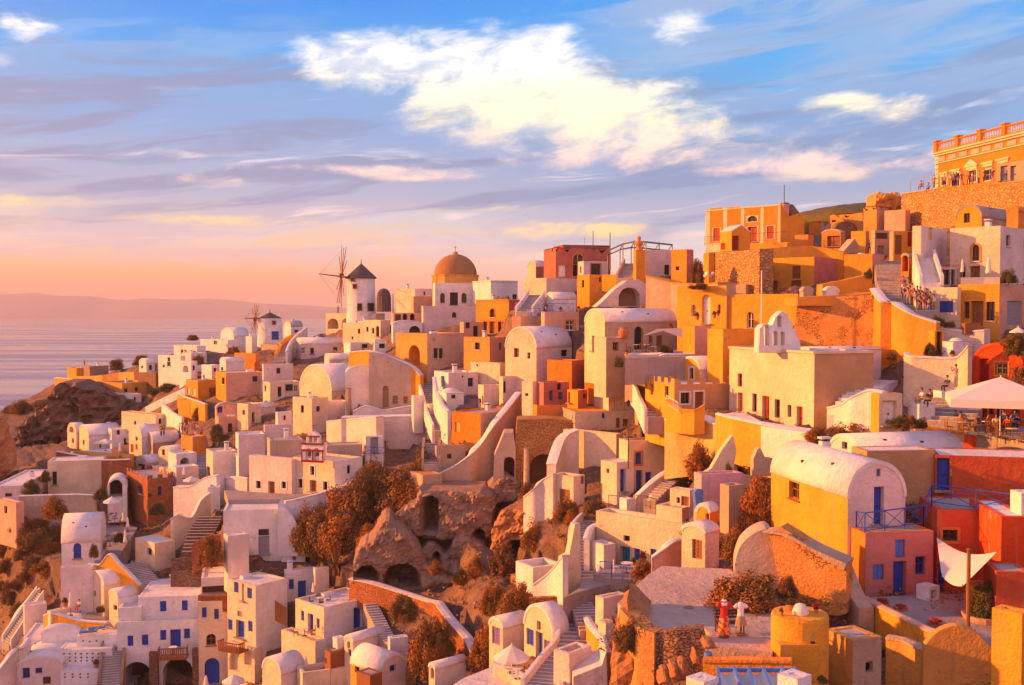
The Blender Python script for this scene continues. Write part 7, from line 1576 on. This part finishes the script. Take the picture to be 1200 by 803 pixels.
# café
T(960, 400)
wall('white steps wall beside the church court', [(40,350,420,81),(120,330,420,79.5),(160,300,420,78.5),(250,260,420,77.5),(330,270,430,76.5)], 'white', 'white', th=.6)
stairs('white steps up beside the church flank', [(120,400,80),(180,300,82.5),(260,240,85),(340,200,88)], 2.2, 14, m='white')
house('cream gate house with a pale blue door', 275,312,440, 275,440, a=12, D=76, m='yellow', mr='cream', par=.05, Rr='dw 330,312,403,440', dl=3)
T(960, 400)
p_, s_ = place(430, 520, 60)
stairs('wide café steps of pale slabs', [(640,425,74.5),(680,350,77),(710,290,79.5)], 4.2, 7, m='paving')
terrace('paved café terrace under the big parasol', [(540,440),(700,480),(1000,512),(1140,530),(1140,440),(800,408)], (760,480), D=73, key='cafe', th=1.2)
house('white seat wall beside the café steps', 505,522,612, 330,430, a=10, D=75.5, m='white', par=.02, dl=1.5)
house('white landing block at the top of the café steps', 600,640,800, 262,340, a=8, D=79.5, m='white', par=.02, dl=3, rm='paving')
wall('orange-red parapet wall in front of the café', [(760,482,520,72),(900,497,540,71),(1140,524,580,69.5)], 'brightred', 'white', curve=False, th=.4, fnd=1.5); wall('low brown parapet at the left of the café', [(500,450,480,73),(640,468,505,72.5),(760,484,525,72)], 'salmon', 'orange', curve=False, th=.4, fnd=1.5)
parasol('huge pale square parasol over the café', 945,185,505,720,105, D='cafe', seg=4, rot=.45)
for i_, (x_, y_, ps_, f_, sh, tr, lb, d_) in enumerate(((715,240,'photo',75,'greyc','greyc','man in grey standing with a phone above the café','72'),(672,268,'sit',70,'navy','black','woman in navy sitting below the standing man','71'),(540,338,'sit',90,'white','khaki','man in a white T-shirt sitting on the white wall','68'),(580,345,'sit',60,'black','black','long-haired woman in black sitting beside the white T-shirt man','67.5'),(715,455,'sit',90,'navy','black','diner in navy at the left café table','65'),(810,420,'sit',40,'black','navy','diner in black facing out under the parasol','66'),(685,445,'sit',-60,'white','khaki','diner in white at the left café table','65.5'),(855,425,'sit',-30,'white','blue','grey-haired diner in white','65.8'),(905,435,'sit',70,'brown','black','diner in brown at the middle café table','64.8'),(965,450,'sit',60,'khaki','black','diner in khaki at the middle café table','64'),(1000,470,'sit',-70,'greyc','navy','diner in grey with the back to the wall','63.6'),(1040,470,'sit',80,'black','black','diner in black at the right edge table','63.2'),(1065,440,'stand',30,'black','black','waiter in black at the right edge of the café','64.5'),(980,400,'stand',10,'brown','black','dark figure standing in the café doorway','67'))):
    person(lb, x_, y_, ps_, f_, sh, tr, D={0: 80.2, 1: 79.9, 2: 76.2, 3: 75.9}.get(i_, 'cafe'))
for x_, y_, f_, sh, tr in ((735,462,-80,'red','navy'),(770,448,30,'greyc','black'),(835,452,80,'orangec','khaki'),(880,470,-70,'navy','khaki'),(925,478,20,'white','navy'),(985,486,60,'red','black'),(1020,455,10,'blue','greyc'),(950,430,0,'pinkc','black'),(1010,430,20,'black','khaki')):
    person('seated diner in %s with %s trousers under the parasol' % (CN[sh], CN[tr]), x_, y_, 'sit', f_, sh, tr, D='cafe')
house('red café building behind the big parasol', 868,880,1130, 318,412, a=2, D=76.5, m='brightred', par=.1, dl=2, Rr='dk 930,335,965,405; wk 890,345,915,385; dk 1010,335,1050,405')
for i_, (x_, y_) in enumerate(((740,455),(780,440),(880,450),(935,465),(1010,490),(830,470))): seats(('left café table with a white top','small café table behind the left one','middle café table of bare wood','café table near the parasol pole','right café table at the parapet','front café table at the parapet')[i_], 'wooden café chair beside a table', x_, y_+25, 2, D='cafe', m='wood', tm='whitepaint' if i_ % 2 == 0 else 'wood', group='café', ang=.6*i_)
for i_, (x_, y_, w_, h_, t_) in enumerate(((400,440,90,60,'green'),(450,455,110,60,'rust'),(520,450,90,60,'green'),(480,430,70,50,'rust'))): bush(('green plants by the pale blue door','red flower bush left of the café parapet','green hedge at the café parapet','rust flower tuft behind the café hedge')[i_], x_, y_, w_, h_, t_, D=72)
# ================================================================== YELLOW VAULT AND RED TERRACES
T(960, 500)
YV = house('big yellow vaulted house with a white barrel roof and blue door', -245,145,462, 372,860, 'vR', a=12, D=57, m='yellow', mr='pinkwhite', rm='white', rise=.56, L='wo -158,290,-105,380', Rr='db 286,315,338,515; sl 300,222,320,260', dl=11.5, dr=4.6)
house('pale vaulted roof with a square window behind the yellow vaulted house', 60,215,760, 150,300, 'vL', a=14, D=66, m='white', rm='roofwhite', rise=.3, L='wd 118,80,147,118', dl=4.5) 
house('orange wall house with a tall blue door under the pale vault', 240,248,612, 128,360, a=6, D=64, m='tan', par=.02, rm='roofwhite', dl=2.2)
house('deep red wall house with a white sloping roof', 598,606,1250, 150,400, a=-14, D=64, m='red', par=.03, rm='roofwhite', dl=4, Rr='db 610,165,683,335; wk 990,232,998,290')
T(960, 500)
PH = house('rose-red lower house with blue doors and windows', 150,238,612, 558,860, a=10, D=55.5, m='brightorange', mr='rose', par=.02, rm='paving', dl=5.5, Rr='sl 398,592,448,685; sl 282,722,338,800; db 387,705,455,900; wb 503,680,556,775')
railing('dark blue crossed railing of the rose-red house terrace', [(152,535,58.6),(238,556,55.6),(545,515,57.2)], 1.05, 'blue')
house('orange-red lower wall house under the long blue railing', 600,612,950, 432,860, a=-8, D=57, m='red', mr='red', par=.02, rm='paving', dl=4, Rr='wdT 645,540,722,598; sb 622,660,655,860')
railing('long dark blue crossed railing of the red terrace', [(588,405,57.5),(820,435,56.4),(1050,465,54.5)], 1.05, 'blue', post=1.6)
railing('short dark blue railing joining the two terraces', [(545,515,57.2),(588,405,57.5)], 1.05, 'blue')
house('bright red corner block at the right edge', 938,948,1130, 470,860, a=-6, D=53, m='brightred', par=.05, dl=5, rm='white')
house('white rounded parapet post at the right edge of the red terrace', 1050,1056,1110, 350,470, a=0, D=53.5, m='white', par=.02, dl=1.2, fnd=.5)
def sail():
    p_ = lambda x, y, d: P(ax(x), ay(y), d); A, B, C_, D_ = p_(615,580,56.2), p_(930,655,51.5), p_(750,835,49.0), p_(640,780,52.5)
    bm = bmesh.new(); n = 10; g = []
    for i in range(n+1):
        row = []
        for j in range(n+1):
            u, v = i/n, j/n; q = A.lerp(B, u).lerp(D_.lerp(C_, u), v); q = q-Z*.9*math.sin(math.pi*u)*(1-v*.6)*.5; row.append(bm.verts.new(q))
        g.append(row)
    for i in range(n):
        for j in range(n): bm.faces.new((g[i][j], g[i+1][j], g[i+1][j+1], g[i][j+1]))
    o = empty('shade_sail', A, 'big white shade sail hung before the orange-red wall', 'shade sail'); emit(bm, 'cloth', 'canvas', o, smooth=True)
    bm = bmesh.new()
    for q in (A, B, C_, D_): tube(bm, q-Z*.05, q+Z*.12, .02, seg=5)
    tube(bm, A, A+Vector((-.2,.6,.3)), .015, seg=4); tube(bm, B, B+Vector((.5,.5,.2)), .015, seg=4); emit(bm, 'tie', 'metal', o)
sail()
T(960, 623)
pole('tall brown post in the foreground holding the shade sail', 773,88,830,.12, D=46, m='wood')
terrace('grey courtyard of the rose-red house', [(240,350),(480,470),(640,520),(800,560),(925,640),(1150,640),(1150,330),(600,330)], (450,355), D=54.5, th=.8, key='courtyard')
wall('sunlit yellow courtyard wall running to the arch', [(215,350,480,53.2),(410,448,600,49.4),(560,520,640,46.6),(645,540,640,45.2)], 'yellow', 'salmon', curve=False, th=.35)
flowerbox('flower box with red plants by the blue window', 330,388,60,42,15, D='courtyard'); flowerbox('red flower trough on the courtyard wall', 605,492,70,42,-20, D='courtyard'); flowerbox('dark red trough under the blue door step', 425,410,60,32,0, D='courtyard')
house('white low cabinet beside the rose-red house', 540,575,620, 292,366, a=30, D='courtyard', m='white', par=.01, fnd=.1, Rr='vk 585,305,612,350', cat='cabinet', name='cabinet', dl=.5)
bush('big leafy bush in a round planter by the red steps', 890,465,200,210,'green', D='courtyard'); p_, s_ = place(870, 462, 'courtyard'); bm = bmesh.new(); lathe(bm, p_-Z*.1, [(.9,0),(1.05,.25),(1.1,.4),(.95,.4),(.9,.3),(.02,.3)], 16); tag(emit(bm, 'planter', 'salmon', loc=p_), 'low round stone planter under the big leafy bush', 'planter')
house('orange wall block behind the leafy bush', 785,790,930, 280,420, a=-8, D=51.5, m='orange', par=.02, dl=1) ; house('red sloping oven block right of the leafy bush', 915,925,1130, 210,300, a=-8, D=50, m='red', par=.02, dl=2)
slab('rounded orange wall disc in the foreground', [(540,900),(545,640),(575,570),(630,520),(700,495),(760,500),(820,530),(880,590),(922,660),(925,900)], (730,800), -12, th=.5, m='oldochre', D=44, curve=True)
house('bright yellow block at the right bottom corner', 925,1055,1130, 432,900, a=40, D=40, m='yellow', mr='yellow', par=.08, rm='roofwhite')
house('grey rough flat hut with a small square hole', 45,172,345, 570,860, a=22, D=43, m='oldochre', mr='beige', par=.03, Rr='wk 243,683,282,735', rm='roofgrey')
bush('dry twig heap on the grey flat hut', 200,520,100,30,'olive', D=45)
wall('old wall with crumbling ochre plaster right of the grey hut', [(345,560,830,46),(430,575,830,45.5),(545,630,830,44.5)], 'oldochre', 'beige', curve=False)
T(780, 623)
slab('sloping rust stone buttress wall below the yellow vaulted house', [(545,10),(600,-25),(690,30),(800,110),(905,180),(945,175),(945,430),(900,440),(760,430),(640,330),(590,250)], (800,420), -32, th=1.2, m='patchwork', D=52.5)
slab('smooth sloping coping of the rust stone buttress', [(500,5),(560,-2),(640,15),(780,95),(945,168),(930,210),(905,190),(800,130),(690,60),(600,20)], (800,150), -32, th=1.5, m='beige', D=52.3)
slab('tall rounded grey apse wall with a sunlit edge', [(362,260),(362,170),(390,80),(440,25),(505,-8),(545,0),(585,70),(602,150),(592,290),(480,330)], (480,290), -10, th=2.2, m='oldwall', D=54.5, curve=True)
wall('grey sloping base wall at the foot of the buttress', [(905,190,430,53.5),(960,330,450,52.5),(1010,400,470,51.5)], 'beige', fnd=2, th=.8)
bush('wide dry rust bush on the flat terrace in front of the apse wall', 430,390,390,190,'rust', D='sandy'); bush('dark bush spilling beside the apse wall', 640,340,110,110,'olive', D=52); bush('low rust bush at the terrace edge behind the mannequins', 300,345,120,70,'rust', D='sandy')
terrace('wide flat sandy terrace roof with the mannequins', [(-250,380),(-165,450),(-165,500),(-60,530),(200,510),(230,540),(205,600),(560,640),(620,430),(560,330),(330,200),(-20,185),(-90,230)], (330,550), m='sand', D=44.3, th=3.5, key='sandy')
wall('dark rubble wall under the sandy terrace', [(-60,530,720,44.2),(60,515,720,43.6),(200,505,720,43.4)], 'darkrubble', fnd=3, curve=False, th=.6)
wall('sunlit rust rubble bank at the left end of the sandy terrace', [(-240,400,560,46),(-170,480,620,45),(-150,500,700,44.5),(-60,530,740,44)], 'patchwork', fnd=3, th=.8)
crag('sunlit orange rock bank below the left terrace end', [(-290,700),(-280,560),(-245,430),(-215,350),(-170,400),(-110,470),(-70,540),(-30,640),(0,830),(-300,830)], (-150,780), -10, 3, 45.2, m='redcliff', edge=.3, name='rock_bank', cat='rock')
bush('dry olive bush on the orange rock bank', -210,610,130,190,'olive', D=45)
for i_, (x_, y_, w_, h_) in enumerate(((60,800,100,90),(110,790,80,100),(180,720,50,80),(240,640,90,60),(20,830,90,90))): crag(('small orange rock stub at the bottom','second orange rock stub beside it','tall thin orange rock by the yellow wall','low stone heap at the terrace corner','orange rock stub leftmost at the bottom')[i_], [(x_-w_/2,y_),(x_-w_/2.5,y_-h_*.6),(x_-w_/8,y_-h_),(x_+w_/4,y_-h_*.8),(x_+w_/2,y_-h_*.2),(x_+w_/2,y_)], (x_,y_), 0, .6, 41, m='redcliff', edge=.08, name='rock', cat='rock', disp=.06)
# mannequins and bench
def mannequin(label, x, ytop, ybot, dress, D, short=False, top='white'):
    p, s = place(x, ybot, D); h = (ybot-ytop)*s*.86; o = empty('mannequin', p, label, 'mannequin'); k = h/1.45
    bm = bmesh.new(); tube(bm, p, p+Z*h*1.08, .025, seg=6); lathe(bm, p, [(.24, 0), (.24, .03), (.05, .06)], 12); emit(bm, 'stand', 'wood', o)
    bm = bmesh.new(); q = p+Z*h*1.0; lathe(bm, q, [(.05, -.02), (.055, .04), (.03, .12), (.012, .2), (.02, .24), (.005, .27)], 10); emit(bm, 'neck_knob', 'wood', o)
    bm = bmesh.new(); z0, z1 = h*.56, h
    pr = [(.155, z0), (.12, z0+.16*k), (.15, z0+.33*k), (.165, z0+.45*k), (.14, z0+.56*k), (.06, z1)]
    lathe(bm, p, [(r_*k*1.05, z_) for r_, z_ in pr], 16)
    for sg in (-1, 1): tube(bm, p+Vector((sg*.13*k, 0, z1-.10*k)), p+Vector((sg*.27*k, -.03, z1-.26*k)), .075*k, .085*k, 8)
    for v in bm.verts: v.co.y = p.y+(v.co.y-p.y)*.72
    emit(bm, 'blouse', CLOTH[top], o, smooth=True)
    if top != 'white':
        bm = bmesh.new(); lathe(bm, p, [(.168*k, h*.86), (.15*k, h*.93), (.07*k, h*1.005)], 16)
        for v in bm.verts: v.co.y = p.y+(v.co.y-p.y)*.76
        emit(bm, 'lace_collar', CLOTH['white'], o, smooth=True)
    bm = bmesh.new(); seg = 24; rows = []
    for i in range(9):
        t_ = i/8; z_ = z0+.03-(z0-(h*.26 if short else .1))*t_; r_ = (.15+.10*t_**.7)*k
        rows.append([bm.verts.new(p+Vector((r_*(1+.10*t_*math.sin(a_*6))*math.cos(a_), .75*r_*(1+.10*t_*math.sin(a_*6))*math.sin(a_), z_))) for a_ in [2*math.pi*j/seg for j in range(seg)]])
    for A_, B_ in zip(rows, rows[1:]):
        for j in range(seg): bm.faces.new((A_[j], A_[(j+1) % seg], B_[(j+1) % seg], B_[j]))
    emit(bm, 'skirt', dress, o, smooth=True)
m, t, b = mat('printed'); v, rnd = coords(t); t.link(t.mix(t.smooth(t.noise(v, 9, 3, .6), .45, .55), (.55,.04,.02), (.7,.35,.10)), b.inputs['Base Color']); b.inputs['Roughness'].default_value = .9
bench('dark slatted bench behind the mannequins', 335,528,150, R(4), D='sandy')
mannequin('mannequin in a long red patterned dress with a white collar', 305, 320, 552, 'printed', 'sandy', top='red'); mannequin('mannequin in a white blouse and short khaki skirt', 392, 335, 540, CLOTH['khaki'], 'sandy', True)
for i_, (x_, y_, w_) in enumerate(((120,400,56),)): 
    p_, s_ = place(x_, y_, 'sandy'); bm = bmesh.new(); r_ = w_*s_/2; lathe(bm, p_-Z*.12, [(r_, 0), (r_*1.05, .12), (r_*.7, .2), (.02, .22)], 14); tag(emit(bm, 'stone', 'brown', loc=p_, smooth=True), 'flat round brown stone lying on the sandy terrace', 'stone')
# yellow drum tower
def drum():
    p, s = place(700, 720, 42.5); r = 148*s; zt = (720-420)*s; o = empty('round_tower', p, 'round yellow drum tower with pots on its top', 'tower'); bm = bmesh.new(); lathe(bm, p, [(r, -2), (r*1.0, zt-.1), (r*.97, zt), (r*.2, zt+.03), (.02, zt+.03)], 36); emit(bm, 'drum_wall', 'yellow', o, smooth=False)
    bm = bmesh.new(); abox(bm, p+Vector((-.35, -r*.94, zt*.3)), (r*1.35, .5, zt*.62)); emit(bm, 'lower_block', 'yellow', o); bm = bmesh.new(); abox(bm, p+Vector((.2, -r*.99, zt*.58)), (.16, .12, .3)); emit(bm, 'vent', 'dark', o)
    for i_, (dx, dy, h_) in enumerate(((-.75, -.35, 36), (-.3, .2, 62), (.55, -.1, 40))):
        q = p+Vector((dx*r, dy*r, zt+.05)); x_, y_ = proj(q); pot(('small potted plant on the drum tower, left one','tall potted shrub on the drum tower','small potted plant on the drum tower, right one')[i_], (x_-TX)*TS, (y_-TY)*TS, h_, 'green' if i_ else 'olive', D=q.y, fl=i_ == 2)
    q = p+Vector((-.05*r, -.25*r, zt+.03)); bm = bmesh.new(); lathe(bm, q, [(.3, 0), (.34, .1), (.2, .38), (.12, .42), (.02, .44)], 12); tag(emit(bm, 'jar', 'canvas', loc=q, smooth=True), 'grey-white covered jar on the drum tower', 'jar')
drum()
wall('ochre parapet wall in front of the blue pergola', [(195,680,830,41),(420,680,830,40.5),(660,685,830,40)], 'ochre', 'orange', curve=False, th=.35); p_, s_ = place(222, 670, 41.3); bm = bmesh.new(); lathe(bm, p_, [(.16, -.1), (.16, .3), (.02, .3)], 12); tag(emit(bm, 'bucket', 'lightblue', loc=p_), 'blue bucket on the ochre parapet corner', 'bucket')
def pergola():
    o = empty('pergola', P(ax(470), ay(790), 38), 'blue-beamed pergola with cream canvas strips at the bottom edge', 'pergola'); z = P(ax(470), ay(735), 38.5).z
    q = lambda x, y: CAM+ray(ax(x), ay(y))*((z-CAMZ)/ray(ax(x), ay(y)).z)
    for i_, (x0, x1) in enumerate(((275,355),(362,430),(440,505),(520,600),(610,670))):
        bm = bmesh.new(); A_, B_ = q(x0, 725), q(x1, 725); C_, D_ = q(x1+45, 850), q(x0+20, 850); n = 6; rows = []
        for i in range(n+1):
            t_ = i/n; a_, b_ = A_.lerp(D_, t_), B_.lerp(C_, t_); rows.append([bm.verts.new(a_.lerp(b_, j/4)-Z*.18*math.sin(math.pi*j/4)) for j in range(5)])
        for U, V in zip(rows, rows[1:]):
            for j in range(4): bm.faces.new((U[j], U[j+1], V[j+1], V[j]))
        emit(bm, 'canvas_strip', 'canvas', o, smooth=True)
    for x0, x1 in ((272,300),(358,420),(435,475),(510,570),(605,690),(672,760)):
        bm = bmesh.new(); a_, b_ = q(x0, 720), q(x1-10, 850); d_ = (b_-a_).normalized(); box(bm, (a_+b_)/2+Z*.05, d_, d_.cross(Z).normalized(), Z, (b_-a_).length, .1, .14); emit(bm, 'beam', 'lightblue', o)
    bm = bmesh.new(); a_, b_ = q(270, 722), q(675, 722); d_ = (b_-a_).normalized(); box(bm, (a_+b_)/2-Z*.02, d_, d_.cross(Z), Z, (b_-a_).length, .1, .14); emit(bm, 'beam', 'lightblue', o)
    for x_ in (275, 670):
        bm = bmesh.new(); e = q(x_, 722); tube(bm, e-Z*2.6, e, .06, seg=6); emit(bm, 'post', 'lightblue', o)
pergola()
house('white box roof corner at the bottom edge right of the pergola', 600,690,780, 775,840, a=40, D=36, m='white', par=.02); house('white box roof corner at the bottom edge left of the pergola', 130,200,245, 790,840, a=40, D=36.5, m='white', par=.02)
bush('green pot plant between the drum tower and the white roof', 820,790,60,40,'green', D=40)
# ================================================================== SEA, FAR LAND, GROUND
T(0, 0, 1)
crag('glowing orange rock face at the left edge of the village', [(-80,640),(-80,495),(-20,486),(12,490),(22,510),(26,540),(16,560),(4,600),(-30,640)], (0,600), 40, 10, 172, m='redcliff', edge=.9, name='cliff_rock', cat='rock', disp=.9)
crag('brown layered cliff at the end of the headland', [(0,600),(12,520),(28,490),(48,478),(53,458),(72,446),(95,452),(125,462),(165,476),(170,520),(150,560),(110,600)], (80,590), 10, 14, 225, m='earth', edge=.75, name='cliff', cat='cliff', disp=2.2)
bm = bmesh.new(); c_ = P(1000, 262, 260); bmesh.ops.create_icosphere(bm, subdivisions=5, radius=1)
for v in bm.verts:
    v.co = Vector((v.co.x*16, v.co.y*20, v.co.z*4.2))+c_; v.co += v.co.normalized()*0+Z*MN_.fractal(v.co*.25, .9, 2, 4)*.5
tag(emit(bm, 'hilltop', 'leafgreen', loc=c_, smooth=True), 'dark green rounded hilltop behind the upper houses', 'hill', kind='structure')
sk = [(-200,560),(-60,500),(0,478),(60,448),(100,438),(160,425),(200,412),(250,402),(320,404),(380,388),(420,378),(500,360),(560,348),(640,338),(720,322),(800,308),(850,300),(950,268),(1000,255),(1060,240),(1100,232),(1200,225),(1400,215)]
GROUND = hillside(sk); bpy.context.view_layer.update(); plant_all(GROUND)
bm = bmesh.new(); S_ = 90000; face(bm, [Vector((-S_, -20000, 0)), Vector((S_, -20000, 0)), Vector((S_, S_, 0)), Vector((-S_, S_, 0))]); tag(emit(bm, 'sea', 'sea'), 'calm lilac sea reaching the horizon', 'sea', kind='structure')
def mountains():
    V, Fc = [], []; rn = np.random.RandomState(2); xs = np.linspace(-400, 620, 200); D = 12000.0
    top = np.interp(xs, [-400,-100,0,20,50,75,100,125,150,175,210,240,270,310,350,400,620], [352,350,345,344.5,344,347.5,347,351,352,350,351.5,350,352,356,358,361,364])
    for k, (dd, f_) in enumerate(((-1400, 0), (-700, .45), (0, 1), (900, .5), (1800, 0))):
        for x, t_ in zip(xs, top):
            h = max(0, (362.5-t_)/F*D+98)*f_+(rn.rand()-.5)*22*(0 < f_ < 1); h = h if f_ else -20; V.append(((x-600)/F*(D), D+dd+150*math.sin(x*.05+k), h))
    n = len(xs)
    for k in range(4):
        for i in range(n-1): Fc.append((k*n+i, k*n+i+1, (k+1)*n+i+1, (k+1)*n+i))
    me = bpy.data.meshes.new('mountains'); me.from_pydata(V, [], Fc); me.materials.append(M['farland']); me.polygons.foreach_set('use_smooth', [True]*len(Fc)); o = bpy.data.objects.new('mountains', me); COL.objects.link(o); tag(o, 'low island mountains fading on the sea horizon', 'mountains', kind='structure')
mountains()
HAZE = True
if HAZE:
    bm = bmesh.new(); abox(bm, Vector((0, 24000, 144)), (88000, 60000, 292)); o = emit(bm, 'haze', 'farland'); tag(o, 'thin rosy evening haze over the sea', 'haze', kind='stuff')
    m = bpy.data.materials.new('haze'); m.use_nodes = True; t = NT(m.node_tree); t.n.clear(); pv = t.new('ShaderNodeVolumePrincipled'); pv.inputs['Color'].default_value = (.88,.83,.88,1); pv.inputs['Density'].default_value = 1.1e-4; pv.inputs['Anisotropy'].default_value = 0.0
    ou = t.new('ShaderNodeOutputMaterial'); t.link(pv.outputs[0], ou.inputs['Volume']); o.data.materials.clear(); o.data.materials.append(m)
